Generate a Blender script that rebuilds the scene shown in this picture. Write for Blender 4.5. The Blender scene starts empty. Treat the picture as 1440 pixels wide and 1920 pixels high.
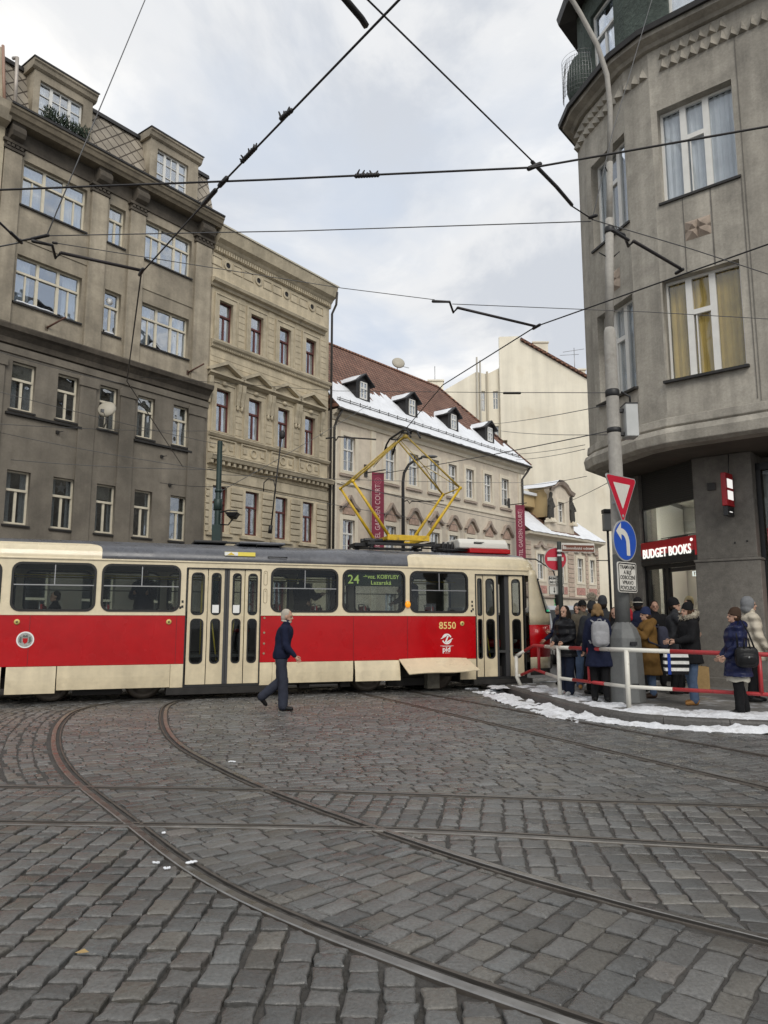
import bpy, math, random
import numpy as np
from mathutils import Vector, Matrix
PI = math.pi
RD = math.radians
scene = bpy.context.scene
COLL = scene.collection
rng = random.Random(7)

# ---------------------------------------------------------------- camera model (measured from the photograph, 1440x1920)
F = 1400.0; HOR = 1165.0; CH = 1.53
PITCH = math.atan((HOR - 960) / F); CP, SP = math.cos(PITCH), math.sin(PITCH)
def ray(px, py):
    cx = (px - 720) / F; cy = (960 - py) / F
    return cx, CP - cy * SP, SP + cy * CP
def gz(px, py, z=0.0):
    x, y, w = ray(px, py); t = (z - CH) / w
    return (x * t, y * t)
def atY(px, py, Y):
    x, y, z = ray(px, py); t = Y / y
    return Vector((x * t, Y, CH + z * t))
def atZ(px, py, Z):
    x, y, z = ray(px, py); t = (Z - CH) / z
    return Vector((x * t, y * t, Z))
def vpang(vx): return math.degrees(math.atan2(1, (vx - 720) * CP / F))
class Plane:
    def __init__(s, O, ang):
        s.O = O; s.ang = ang; a = RD(ang)
        s.d = (math.cos(a), math.sin(a)); s.n = (-s.d[1], s.d[0])
        s.M = Matrix.Translation((O[0], O[1], 0)) @ Matrix.Rotation(a, 4, 'Z')
    def uz(s, px, py, off=0.0):
        x, y, z = ray(px, py)
        ox, oy = s.O[0] + s.n[0] * off, s.O[1] + s.n[1] * off
        t = (ox * s.n[0] + oy * s.n[1]) / (x * s.n[0] + y * s.n[1])
        X, Y = x * t - ox, y * t - oy
        return X * s.d[0] + Y * s.d[1], CH + z * t
    def at(s, px):
        u = s.uz(px, 1165)[0]
        return (s.O[0] + s.d[0] * u, s.O[1] + s.d[1] * u), u
    def w(s, u, v=0.0, z=0.0): return s.M @ Vector((u, v, z))

# ---------------------------------------------------------------- scene graph
WM = {}
def tag(o, label=None, cat=None, group=None, kind=None):
    if label: o['label'] = label
    if cat: o['category'] = cat
    if group: o['group'] = group
    if kind: o['kind'] = kind
    return o
def link(o, parent=None, M=None):
    COLL.objects.link(o)
    if M is None: M = WM[parent] if parent is not None else Matrix.Identity(4)
    WM[o] = M.copy()
    if parent is not None:
        o.parent = parent; o.matrix_basis = WM[parent].inverted() @ M
    else: o.matrix_basis = M
    return o
def thing(name, label, cat, M=None, group=None):
    o = bpy.data.objects.new(name, None); o.empty_display_size = .2
    link(o, None, M); return tag(o, label, cat, group)
def T(x, y, z=0.0, rz=0.0): return Matrix.Translation((x, y, z)) @ Matrix.Rotation(rz, 4, 'Z')

# ---------------------------------------------------------------- mesh builder
class MB:
    def __init__(s): s.v = []; s.f = []; s.m = []; s.cur = 0; s.smooth = set(); s.sm = False
    def add(s, vs, fs, M=None):
        b = len(s.v)
        if M is not None: vs = [M @ Vector(q) for q in vs]
        s.v += [tuple(q) for q in vs]
        for f in fs:
            if s.sm: s.smooth.add(len(s.f))
            s.f.append(tuple(b + i for i in f)); s.m.append(s.cur)
        return s
    def box(s, x0, x1, y0, y1, z0, z1, M=None):
        v = [(x0,y0,z0),(x1,y0,z0),(x1,y1,z0),(x0,y1,z0),(x0,y0,z1),(x1,y0,z1),(x1,y1,z1),(x0,y1,z1)]
        return s.add(v, [(0,3,2,1),(4,5,6,7),(0,1,5,4),(1,2,6,5),(2,3,7,6),(3,0,4,7)], M)
    def prism(s, poly, y0, y1, M=None):      # poly in (x,z), counter-clockwise seen from -y
        n = len(poly)
        v = [(x, y0, z) for x, z in poly] + [(x, y1, z) for x, z in poly]
        f = [tuple(range(n)), tuple(range(2 * n - 1, n - 1, -1))]
        f += [(i, i + n, (i + 1) % n + n, (i + 1) % n) for i in range(n)]
        return s.add(v, f, M)
    def slab(s, poly, z0, z1, M=None):       # poly in (x,y) ccw
        n = len(poly)
        v = [(x, y, z0) for x, y in poly] + [(x, y, z1) for x, y in poly]
        f = [tuple(range(n - 1, -1, -1)), tuple(range(n, 2 * n))]
        f += [(i, (i + 1) % n, (i + 1) % n + n, i + n) for i in range(n)]
        return s.add(v, f, M)
    def xprof(s, prof, x0, x1, M=None):      # profile in (y,z) swept along x ; closed polygon
        n = len(prof)
        v = [(x0, y, z) for y, z in prof] + [(x1, y, z) for y, z in prof]
        f = [tuple(range(n)), tuple(range(2 * n - 1, n - 1, -1))]
        f += [(i, i + n, (i + 1) % n + n, (i + 1) % n) for i in range(n)]
        return s.add(v, f, M)
    def loft(s, rings, cap=True, closed=True, M=None):
        n = len(rings[0]); v = [q for r in rings for q in r]; f = []
        for k in range(len(rings) - 1):
            for i in range(n if closed else n - 1):
                j = (i + 1) % n
                f.append((k * n + i, k * n + j, (k + 1) * n + j, (k + 1) * n + i))
        if cap and closed:
            f.append(tuple(range(n - 1, -1, -1))); f.append(tuple((len(rings) - 1) * n + i for i in range(n)))
        return s.add(v, f, M)
    def tube(s, pts, r, n=8, cap=True, M=None):
        pts = [Vector(q) for q in pts]
        rs = r if isinstance(r, (list, tuple)) else [r] * len(pts)
        rings = []; ref = None
        for i, q in enumerate(pts):
            a = pts[max(i - 1, 0)]; b = pts[min(i + 1, len(pts) - 1)]
            d = (b - a).normalized()
            if ref is None:
                ref = Vector((0, 0, 1)) if abs(d.z) < .9 else Vector((1, 0, 0))
            x = d.cross(ref)
            if x.length < 1e-4: ref = Vector((1, 0, 0)) if abs(d.x) < .9 else Vector((0, 1, 0)); x = d.cross(ref)
            x.normalize(); y = d.cross(x).normalized(); ref = x.cross(d)
            rings.append([q + (x * math.cos(t) + y * math.sin(t)) * rs[i] for t in (2 * PI * k / n for k in range(n))])
        sv = s.sm; s.sm = True; s.loft(rings, cap, M=M); s.sm = sv
        return s
    def caps(s, a, b, ra, rb, n=10):         # tapered capsule
        a, b = Vector(a), Vector(b); d = b - a; L = d.length
        d = d.normalized() if L > 1e-6 else Vector((0, 0, 1))
        pts = []; rs = []
        for t in (-.98, -.8, -.45): pts.append(a + d * ra * t); rs.append(ra * math.sqrt(1 - t * t))
        pts += [a, b]; rs += [ra, rb]
        for t in (.45, .8, .98): pts.append(b + d * rb * t); rs.append(rb * math.sqrt(1 - t * t))
        return s.tube(pts, rs, n)
    def ell(s, c, rx, ry, rz, n=14, m=9, M=None, e=1.0):
        rings = []
        def sp(v): return math.copysign(abs(v) ** e, v)
        for k in range(1, m):
            t = PI * k / m - PI / 2
            rings.append([(c[0] + rx * sp(math.cos(t)) * sp(math.cos(a)), c[1] + ry * sp(math.cos(t)) * sp(math.sin(a)), c[2] + rz * sp(math.sin(t))) for a in (2 * PI * i / n for i in range(n))])
        b = len(s.v); sv = s.sm; s.sm = True
        s.loft(rings, True, M=M); s.sm = sv
        return s
    def lathe(s, prof, n=20, c=(0, 0), M=None, sm=True):
        rings = [[(c[0] + r * math.cos(a), c[1] + r * math.sin(a), z) for a in (2 * PI * i / n for i in range(n))] for r, z in prof]
        sv = s.sm; s.sm = sm; s.loft(rings, True, M=M); s.sm = sv
        return s
    def disc(s, c, r, y0, y1, n=24, M=None):  # disc in xz plane
        return s.prism([(c[0] + r * math.cos(2 * PI * i / n), c[1] + r * math.sin(2 * PI * i / n)) for i in range(n)], y0, y1, M)
    def mesh(s, name):
        me = bpy.data.meshes.new(name); me.from_pydata(s.v, [], s.f)
        if len(set(s.m)) > 1: me.polygons.foreach_set('material_index', s.m)
        if s.smooth:
            fl = [False] * len(s.f)
            for i in s.smooth: fl[i] = True
            me.polygons.foreach_set('use_smooth', fl)
        me.update(); return me
    def build(s, name, mat, parent=None, M=None, bevel=0, seg=2, smooth=False):
        me = s.mesh(name)
        for m in (mat if isinstance(mat, (list, tuple)) else [mat]): me.materials.append(m)
        if smooth:
            me.polygons.foreach_set('use_smooth', [True] * len(me.polygons))
        o = bpy.data.objects.new(name, me); link(o, parent, M)
        if bevel:
            b = o.modifiers.new('Bevel', 'BEVEL'); b.width = bevel; b.segments = seg; b.limit_method = 'ANGLE'; b.angle_limit = RD(40)
        return o

def eval_mesh(o):
    dg = bpy.context.evaluated_depsgraph_get()
    me = bpy.data.meshes.new_from_object(o.evaluated_get(dg), depsgraph=dg)
    return me
def from_data(data, mods=()):
    o = bpy.data.objects.new('tmp', data); COLL.objects.link(o)
    for typ, kw in mods:
        m = o.modifiers.new(typ, typ)
        for k, v in kw.items(): setattr(m, k, v)
    bpy.context.view_layer.update()
    me = eval_mesh(o)
    bpy.data.objects.remove(o, do_unlink=True)
    return me
ROTX = Matrix.Rotation(PI / 2, 4, 'X')
def plate(name, outline, holes, mat, parent=None, M=None, y0=0.0, th=.3, bevel=0):
    """a wall or panel in the x-z plane, with holes, from y0 to y0+th"""
    cu = bpy.data.curves.new('c', 'CURVE'); cu.dimensions = '2D'; cu.fill_mode = 'BOTH'; cu.extrude = th / 2
    for poly in [outline] + list(holes):
        sp = cu.splines.new('POLY'); sp.points.add(len(poly) - 1)
        for q, (x, z) in zip(sp.points, poly): q.co = (x, z, 0, 1)
        sp.use_cyclic_u = True
    me = from_data(cu); bpy.data.curves.remove(cu)
    me.transform(Matrix.Translation((0, y0 + th / 2, 0)) @ ROTX); me.name = name
    me.materials.clear()
    me.materials.append(mat)
    o = bpy.data.objects.new(name, me); link(o, parent, M)
    return o
def rect(x0, x1, z0, z1): return [(x0, z0), (x1, z0), (x1, z1), (x0, z1)]
def rrect(x0, x1, z0, z1, r, n=5):
    p = []
    for cx, cz, a in ((x1 - r, z0 + r, -90), (x1 - r, z1 - r, 0), (x0 + r, z1 - r, 90), (x0 + r, z0 + r, 180)):
        for k in range(n + 1):
            t = RD(a + 90 * k / n); p.append((cx + r * math.cos(t), cz + r * math.sin(t)))
    return p
def ring(mb, inner, outer, y0, y1, M=None):     # frame between two polygons of equal length
    n = len(inner)
    v = [(x, y0, z) for x, z in outer] + [(x, y0, z) for x, z in inner] + [(x, y1, z) for x, z in inner] + [(x, y1, z) for x, z in outer]
    f = []
    for i in range(n):
        j = (i + 1) % n
        for k in range(4):
            a, b = k * n, ((k + 1) % 4) * n
            f.append((a + i, a + j, b + j, b + i))
    return mb.add(v, f, M)
def text(name, body, size, mat, parent, M, ext=.004, align='CENTER', bold=0.0, sx=1.0, shear=0.0, space=1.0):
    cu = bpy.data.curves.new('t', 'FONT'); cu.body = body; cu.size = size; cu.extrude = ext
    cu.align_x = align; cu.align_y = 'CENTER'; cu.offset = bold * .45; cu.shear = shear; cu.space_character = space
    cu.resolution_u = 3
    me = from_data(cu); bpy.data.curves.remove(cu)
    me.transform(ROTX @ Matrix.Diagonal((sx, 1, 1, 1))); me.name = name
    me.materials.clear(); me.materials.append(mat)
    o = bpy.data.objects.new(name, me); link(o, parent, M)
    return o

# ---------------------------------------------------------------- materials
MATS = {}
def srgb(r, g, b): return tuple(((c / 255 + .055) / 1.055) ** 2.4 if c > 10 else c / 3295 for c in (r, g, b))
class NT:
    def __init__(s, m): s.t = m.node_tree; s.n = s.t.nodes; s.l = s.t.links
    def new(s, typ, **kw):
        n = s.n.new(typ)
        for k, v in kw.items():
            if k in n.inputs.keys(): n.inputs[k].default_value = v
            else: setattr(n, k, v)
        return n
    def link(s, a, b): s.l.new(a, b)
def pm(name, col, rough=.6, metal=0.0, noise=None, bump=None, streak=None, dirt=None, spec=.5, coat=0, emit=None, rvar=0, tint=False):
    """principled with procedural variation: noise=(scale,amount), bump=(scale,strength,dist), streak=(scale,amount), dirt=(colour,scale,threshold,width,amount)"""
    if name in MATS: return MATS[name]
    m = bpy.data.materials.new(name); m.use_nodes = True; nt = NT(m); MATS[name] = m
    b = nt.n['Principled BSDF']
    b.inputs['Base Color'].default_value = (*col, 1); b.inputs['Roughness'].default_value = rough
    b.inputs['Metallic'].default_value = metal; b.inputs['Specular IOR Level'].default_value = spec
    if coat: b.inputs['Coat Weight'].default_value = coat; b.inputs['Coat Roughness'].default_value = .08
    tc = nt.new('ShaderNodeTexCoord').outputs['Object']
    cur = None
    def mul(fac_out, lo, hi):
        nonlocal cur
        mr = nt.new('ShaderNodeMapRange'); mr.inputs[1].default_value = .3; mr.inputs[2].default_value = .7
        mr.inputs[3].default_value = lo; mr.inputs[4].default_value = hi; nt.link(fac_out, mr.inputs[0])
        vm = nt.new('ShaderNodeMix', data_type='RGBA', blend_type='MULTIPLY'); vm.inputs[0].default_value = 1
        if cur is None: vm.inputs[6].default_value = (*col, 1)
        else: nt.link(cur, vm.inputs[6])
        nt.link(mr.outputs[0], vm.inputs[7]); cur = vm.outputs[2]
    if tint:
        at = nt.new('ShaderNodeAttribute', attribute_name='tint')
        vm = nt.new('ShaderNodeMix', data_type='RGBA', blend_type='MULTIPLY'); vm.inputs[0].default_value = 1
        vm.inputs[6].default_value = (*col, 1); nt.link(at.outputs['Color'], vm.inputs[7]); cur = vm.outputs[2]
    if noise:
        for k, (sc, am) in enumerate(noise if isinstance(noise[0], tuple) else [noise]):
            n = nt.new('ShaderNodeTexNoise', Scale=sc, Detail=5.0, Roughness=.62); nt.link(tc, n.inputs['Vector'])
            mul(n.outputs['Fac'], 1 - am, 1 + am)
    if streak:
        mp = nt.new('ShaderNodeMapping'); mp.inputs['Scale'].default_value = (1, 1, .07); nt.link(tc, mp.inputs['Vector'])
        n = nt.new('ShaderNodeTexNoise', Scale=streak[0], Detail=4.0, Roughness=.6); nt.link(mp.outputs[0], n.inputs['Vector'])
        mul(n.outputs['Fac'], 1 - streak[1], 1 + streak[1] * .6)
    if dirt:
        dc, sc, th, wd, am = dirt
        n = nt.new('ShaderNodeTexNoise', Scale=sc, Detail=6.0, Roughness=.65); nt.link(tc, n.inputs['Vector'])
        mr = nt.new('ShaderNodeMapRange'); mr.inputs[1].default_value = th; mr.inputs[2].default_value = th + wd
        mr.inputs[3].default_value = 0; mr.inputs[4].default_value = am; nt.link(n.outputs['Fac'], mr.inputs[0])
        mx = nt.new('ShaderNodeMix', data_type='RGBA'); nt.link(mr.outputs[0], mx.inputs[0])
        if cur is None: mx.inputs[6].default_value = (*col, 1)
        else: nt.link(cur, mx.inputs[6])
        mx.inputs[7].default_value = (*dc, 1); cur = mx.outputs[2]
    if cur is not None: nt.link(cur, b.inputs['Base Color'])
    if rvar:
        n = nt.new('ShaderNodeTexNoise', Scale=rvar[0], Detail=3.0); nt.link(tc, n.inputs['Vector'])
        mr = nt.new('ShaderNodeMapRange'); mr.inputs[1].default_value = .35; mr.inputs[2].default_value = .65
        mr.inputs[3].default_value = rough - rvar[1]; mr.inputs[4].default_value = rough + rvar[1]
        nt.link(n.outputs['Fac'], mr.inputs[0]); nt.link(mr.outputs[0], b.inputs['Roughness'])
    if bump:
        n = nt.new('ShaderNodeTexNoise', Scale=bump[0], Detail=6.0, Roughness=.6); nt.link(tc, n.inputs['Vector'])
        bp = nt.new('ShaderNodeBump', Strength=bump[1], Distance=bump[2]); nt.link(n.outputs['Fac'], bp.inputs['Height'])
        nt.link(bp.outputs[0], b.inputs['Normal'])
    if emit:
        b.inputs['Emission Color'].default_value = (*emit[0], 1); b.inputs['Emission Strength'].default_value = emit[1]
    return m
def glass(name, tint, refl=.18, rough=.02, wob=0.0, graze=.55):
    """window glass: part transparent, part mirror, stronger mirror at grazing angles"""
    m = bpy.data.materials.new(name); m.use_nodes = True; nt = NT(m); nt.n.clear(); MATS[name] = m
    out = nt.new('ShaderNodeOutputMaterial'); mx = nt.new('ShaderNodeMixShader')
    tr = nt.new('ShaderNodeBsdfTransparent'); tr.inputs[0].default_value = (*tint, 1)
    gl = nt.new('ShaderNodeBsdfGlossy', Roughness=rough); gl.inputs[0].default_value = (.9, .93, .97, 1)
    lw = nt.new('ShaderNodeLayerWeight', Blend=.35)
    ma = nt.new('ShaderNodeMath', operation='MULTIPLY_ADD'); nt.link(lw.outputs['Facing'], ma.inputs[0])
    ma.inputs[1].default_value = graze; ma.inputs[2].default_value = refl - .1; ma.use_clamp = True
    if wob:
        tc = nt.new('ShaderNodeTexCoord'); n = nt.new('ShaderNodeTexNoise', Scale=1.6, Detail=1.0); nt.link(tc.outputs['Object'], n.inputs['Vector'])
        bp = nt.new('ShaderNodeBump', Strength=wob, Distance=.05); nt.link(n.outputs['Fac'], bp.inputs['Height']); nt.link(bp.outputs[0], gl.inputs['Normal'])
    nt.link(ma.outputs[0], mx.inputs[0]); nt.link(tr.outputs[0], mx.inputs[1]); nt.link(gl.outputs[0], mx.inputs[2]); nt.link(mx.outputs[0], out.inputs[0])
    return m
def emis(name, col, s):
    m = bpy.data.materials.new(name); m.use_nodes = True; nt = NT(m); nt.n.clear(); MATS[name] = m
    out = nt.new('ShaderNodeOutputMaterial'); e = nt.new('ShaderNodeEmission', Strength=s); e.inputs[0].default_value = (*col, 1)
    nt.link(e.outputs[0], out.inputs[0]); return m

G_HOUSE = glass('house_window_glass', (.80, .84, .88), .32, .02, .6)
G_DARK = glass('dark_window_glass', (.62, .65, .67), .24, .02, .6)
G_TRAM = glass('tram_window_glass', (.74, .77, .76), .115, .03, 0, .22)
G_PALE = glass('pale_window_glass', (.88, .9, .92), .135, .02, .2, .25)
G_SHOP = glass('shop_glass', (.85, .88, .88), .115, .01, 0, .25)
DARK = pm('dark_interior', (.02, .02, .022), .9)  # near-black: the shade of unlit rooms and openings put into the colour
BLACK = pm('black_metal', (.012, .012, .013), .5, noise=(8, .3))
RUBBER = pm('black_rubber', (.012, .012, .012), .6)
STEEL = pm('grey_steel', (.28, .28, .28), .4, .8, noise=(6, .2))
SNOW = pm('snow', (.74, .76, .79), .75, noise=((3, .07), (25, .06)), bump=(14, .5, .03))
GSNOW = pm('street_snow', (.68, .69, .71), .75, noise=((3, .1), (25, .1)), bump=(18, .7, .03), dirt=((.26, .24, .21), 3.2, .54, .2, .75))
WHITEP = pm('white_paint', (.72, .71, .68), .45, noise=(5, .08), dirt=((.25, .22, .18), 6, .62, .12, .5))
CURTAIN = pm('white_curtain', (.75, .75, .73), .9, noise=(2, .1))
# ================================================================= GROUND, RAILS, COBBLES
def catmull(P, step=.12):
    P = [Vector(q) for q in P]; Q = [P[0] * 2 - P[1]] + P + [P[-1] * 2 - P[-2]]; out = []
    for i in range(1, len(Q) - 2):
        a, b, c, d = Q[i - 1:i + 3]; n = max(2, int((c - b).length / step))
        for k in range(n):
            t = k / n
            out.append(.5 * (2 * b + (c - a) * t + (2 * a - 5 * b + 4 * c - d) * t * t + (3 * b - a - 3 * c + d) * t ** 3))
    out.append(P[-1]); return out
def smooth_line(L, it):
    for _ in range(it):
        L = [L[0]] + [(L[i - 1] + L[i] * 2 + L[i + 1]) / 4 for i in range(1, len(L) - 1)] + [L[-1]]
    return L
V2 = lambda q: Vector((q[0], q[1]))
curve_out = smooth_line(catmull([V2((-3.1, 17.1)), V2((-4.3, 16.3)), V2((-5.0, 15.0))] + [V2(gz(*q)) for q in ((150,1328),(113,1356),(104,1386),(109,1416),(131,1450),(158,1474),(247,1541),(400,1655),(700,1782),(1110,1922))] + [V2((1.7, 2.42)), V2((3.0, 1.6))]), 30)
curve_in = smooth_line(catmull([V2((-1.9, 17.4)), V2((-3.0, 16.6)), V2((-3.75, 15.6))] + [V2(gz(*q)) for q in ((318,1318),(306,1342),(313,1372),(342,1402),(402,1434),(490,1476),(697,1551),(1000,1650),(1440,1762))] + [V2((2.9, 3.05)), V2((4.2, 2.1))]), 30)
sA = [V2(gz(*q)) for q in ((0,1474),(500,1480),(1100,1500),(1440,1512))]
sB = [V2(gz(*q)) for q in ((20,1542),(700,1553),(1100,1573),(1440,1592))]
def extend(L, a, b): return [L[0] + (L[0] - L[1]).normalized() * a] + L + [L[-1] + (L[-1] - L[-2]).normalized() * b]
straight_far = smooth_line(catmull(extend(sA, 7, 7)), 30); straight_near = smooth_line(catmull(extend(sB, 7, 8)), 30)
t3a = [V2((-.9, 17.4))] + [V2(gz(*q)) for q in ((700,1305),(1000,1375),(1440,1478))] + [V2((4.7, 4.6))]
t3b = [V2((.4, 17.3))] + [V2(gz(*q)) for q in ((820,1305),(1300,1392))] + [V2((5.0, 7.6)), V2((6.1, 5.2))]
third_left = catmull(t3a); third_right = catmull(t3b)
TR = Plane(tuple(atY(450, 1165, 15.4)[:2]), vpang(4760))
TRAM_M = TR.M @ Matrix.Translation((0, 1.25, 0))
tram_near = [V2(TRAM_M @ Vector((x, -.72, 0))) for x in np.arange(-9, 10, .3)]
tram_far = [V2(TRAM_M @ Vector((x, .72, 0))) for x in np.arange(-9, 10, .3)]
M_HEAD = pm('worn_rail_steel', (.29, .28, .265), .36, .95, noise=(4, .25), rvar=(9, .1))
M_HEAD2 = pm('dull_worn_rail', (.20, .19, .175), .44, .9, noise=(3, .35), rvar=(9, .1))
M_GROOVE = pm('dark_rail_groove', (.03, .026, .022), .7)  # groove faces coloured darker than the rail head
M_LIP = pm('dull_rail_steel', (.12, .105, .09), .5, .6, noise=(5, .4))
def rail(L, inner, root, head=None):
    """grooved tram rail; inner=+1: groove to the left of the travel direction"""
    prof = [(-.062, -.04), (-.057, -.003), (-.052, .003), (-.006, .004), (0, .001), (.004, -.03), (.040, -.03), (.043, -.001), (.046, .002), (.060, .002), (.064, -.04)]
    mi = [2, 0, 0, 0, 1, 1, 1, 2, 2, 2]
    mb = MB(); rings = []
    for i, q in enumerate(L):
        d = (L[min(i + 1, len(L) - 1)] - L[max(i - 1, 0)]).normalized(); nrm = Vector((-d.y, d.x)) * inner
        rings.append([(q.x + nrm.x * a, q.y + nrm.y * a, z) for a, z in prof])
    n = len(prof); b = [q for r in rings for q in r]; mb.v = b
    for k in range(len(rings) - 1):
        for i in range(n - 1):
            f = (k * n + i, k * n + i + 1, (k + 1) * n + i + 1, (k + 1) * n + i)
            mb.f.append(f if inner < 0 else f[::-1]); mb.m.append(mi[i])
    return mb.build('rail', [head or M_HEAD, M_GROOVE, M_LIP], root, Matrix.Identity(4))
def track(label, a, ia, b, ib, head=None):
    r = thing('tram_track', label, 'tram track', T(a[len(a)//2].x, a[len(a)//2].y, 0))
    rail(a, ia, r, head); rail(b, ib, r, head)
track('curved grooved tram track sweeping from under the tram to the lower right', curve_out, 1, curve_in, -1)
track('straight tram track crossing the cobbles side to side over the curved track', straight_far, -1, straight_near, 1, M_HEAD2)
track('tram track running from beneath the tram front towards the snowy kerb side', third_left, 1, third_right, -1, M_LIP)
track('tram track directly under the wheels of the red and cream tram', tram_near, 1, tram_far, -1)

# base sheet
M_MORTAR = pm('dark_joint_grit', (.050, .046, .041), .8, noise=((3, .3), (40, .4)), bump=(60, .6, .01))
g = MB().add([(-260, -120, -.034), (260, -120, -.034), (260, 420, -.034), (-260, 420, -.034)], [(0, 1, 2, 3)])
def far_cobbles():
    m = bpy.data.materials.new('far_cobbles'); m.use_nodes = True; nt = NT(m); b = nt.n['Principled BSDF']
    tc = nt.new('ShaderNodeTexCoord'); br = nt.new('ShaderNodeTexBrick', Scale=1.0); br.inputs['Brick Width'].default_value = .2; br.inputs['Row Height'].default_value = .14
    br.inputs['Mortar Size'].default_value = .012; br.inputs['Color1'].default_value = (.055, .053, .05, 1); br.inputs['Color2'].default_value = (.085, .08, .075, 1); br.inputs['Mortar'].default_value = (.02, .02, .02, 1)
    nt.link(tc.outputs['Object'], br.inputs['Vector']); nt.link(br.outputs['Color'], b.inputs['Base Color']); b.inputs['Roughness'].default_value = .6
    bp = nt.new('ShaderNodeBump', Strength=.6, Distance=.01); nt.link(br.outputs['Fac'], bp.inputs['Height']); bp.invert = True; nt.link(bp.outputs[0], b.inputs['Normal'])
    return m
tag(g.build('ground', far_cobbles()), kind='structure')

RAILS = [np.array([(q.x, q.y) for q in L]) for L in (curve_out, curve_in, straight_far, straight_near, third_left, third_right, tram_near, tram_far)]
def near_rail(k, p):
    A = RAILS[k]; d = A - np.array((p[0], p[1])); i = int(np.argmin((d * d).sum(1))); i = min(max(i, 1), len(A) - 2)
    t = A[i + 1] - A[i - 1]; t = t / np.linalg.norm(t); n = np.array((-t[1], t[0])); o = A[i]
    return (p[0] - o[0]) * n[0] + (p[1] - o[1]) * n[1], o, n
def clip_poly(P, o, n, side, off):
    out = []
    h = [((q[0] - o[0]) * n[0] + (q[1] - o[1]) * n[1]) * side - off for q in P]
    for i in range(len(P)):
        j = (i + 1) % len(P)
        if h[i] >= 0: out.append(P[i])
        if (h[i] >= 0) != (h[j] >= 0):
            t = h[i] / (h[i] - h[j]); out.append((P[i][0] + (P[j][0] - P[i][0]) * t, P[i][1] + (P[j][1] - P[i][1]) * t))
    return out
crng = random.Random(3)
SV, SF, ST, SM = [], [], [], []
def stone(P, gap, dome=.006, zv=.003, clip=range(8), tone=1.0, sink=-.004):
    cx = sum(q[0] for q in P) / len(P); cy = sum(q[1] for q in P) / len(P)
    if cy < 1.4 or abs(cx) > min(cy * .62 + 3.4, 10.5): return
    for k in clip:
        s, o, n = near_rail(k, (cx, cy))
        if abs(s) < .34 and math.hypot(cx - o[0], cy - o[1]) < .5:
            sd = 1 if s > 0 else -1
            inner = {0: 1, 1: -1, 2: -1, 3: 1, 4: 1, 5: -1, 6: 1, 7: -1}[k]
            P = clip_poly(P, o, n, sd, .070 if sd == inner else .067)
            if len(P) < 3: return
    cx = sum(q[0] for q in P) / len(P); cy = sum(q[1] for q in P) / len(P)
    ar = abs(sum(P[i][0] * P[(i + 1) % len(P)][1] - P[(i + 1) % len(P)][0] * P[i][1] for i in range(len(P)))) / 2
    if ar < .0035: return
    # resample the outline: crisp corners, chipped edges
    Q = []
    n = len(P)
    for i in range(n):
        a, b = P[i], P[(i + 1) % n]
        for t in ((.05, .35, .65, .95) if n <= 4 else (.1, .5, .9)):
            Q.append((a[0] + (b[0] - a[0]) * t, a[1] + (b[1] - a[1]) * t))
    j = .0045
    R0 = []
    for x, y in Q:
        dx, dy = cx - x, cy - y; L = math.hypot(dx, dy) + 1e-6; g = gap / 2 + crng.uniform(-.3, .5) * gap * .5 + (crng.uniform(.003, .012) if crng.random() < .12 else 0)
        R0.append((x + dx / L * g + crng.uniform(-j, j), y + dy / L * g + crng.uniform(-j, j)))
    z0 = crng.uniform(-zv, zv) + sink; tx = crng.uniform(-.03, .03); ty = crng.uniform(-.03, .03)
    b = len(SV); m = len(R0)
    def zz(x, y, h): return z0 + h + (x - cx) * tx + (y - cy) * ty
    for x, y in R0: SV.append((x, y, -.045))
    for x, y in R0: SV.append((x, y, zz(x, y, -.005 + crng.uniform(-.003, .001))))
    for fr, h in ((.955, .0), (.82, dome * .5), (.45, dome * .9)):
        for x, y in R0:
            X, Y = cx + (x - cx) * fr, cy + (y - cy) * fr
            SV.append((X, Y, zz(X, Y, h + crng.uniform(-1, 1) * (.0022 if fr < .9 else .0012))))
    SV.append((cx, cy, zz(cx, cy, dome)))
    for k in range(4):
        for i in range(m):
            q = (i + 1) % m; SM.append(k > 1); SF.append((b + k * m + i, b + k * m + q, b + (k + 1) * m + q, b + (k + 1) * m + i))
    for i in range(m): SM.append(True); SF.append((b + 4 * m + i, b + 4 * m + (i + 1) % m, b + 5 * m))
    v = tone * crng.choice((.74, .86, .95, 1, 1.05, 1.14, 1.26)) * crng.uniform(.92, 1.08); w = crng.random()
    c = (1.0, 1.0, 1.0)
    if w < .18: c = (.97, 1.0, 1.02)
    elif w < .36: c = (1.04, 1.0, .93)
    elif w < .42: c = (1.05, .99, .95)
    ST.extend([(c[0] * v, c[1] * v, c[2] * v)] * (len(SV) - b))
def grid_field(o, ang, cw, lens, test, gap, ext=14, dome=.006, zv=.003, tone=1.0, wob=.01, sink=-.004):
    """straight courses: run along direction ang, course width cw"""
    a = RD(ang); d = (math.cos(a), math.sin(a)); n = (-d[1], d[0])
    k = -int(ext / cw)
    while k * cw < ext:
        v0 = k * cw; u = -ext + crng.uniform(0, lens[1])
        while u < ext:
            L = crng.uniform(*lens); w = lambda: crng.uniform(-wob, wob)
            pts = [(u, v0 + w()), (u + L, v0 + w()), (u + L, v0 + cw + w()), (u, v0 + cw + w())]
            P = [(o[0] + d[0] * x + n[0] * y, o[1] + d[1] * x + n[1] * y) for x, y in pts]
            c = (sum(q[0] for q in P) / 4, sum(q[1] for q in P) / 4)
            if test(c): stone(P, gap, dome, zv, tone=tone, sink=sink)
            u += L
        k += 1
def side(k, p): return near_rail(k, p)[0]
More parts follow.
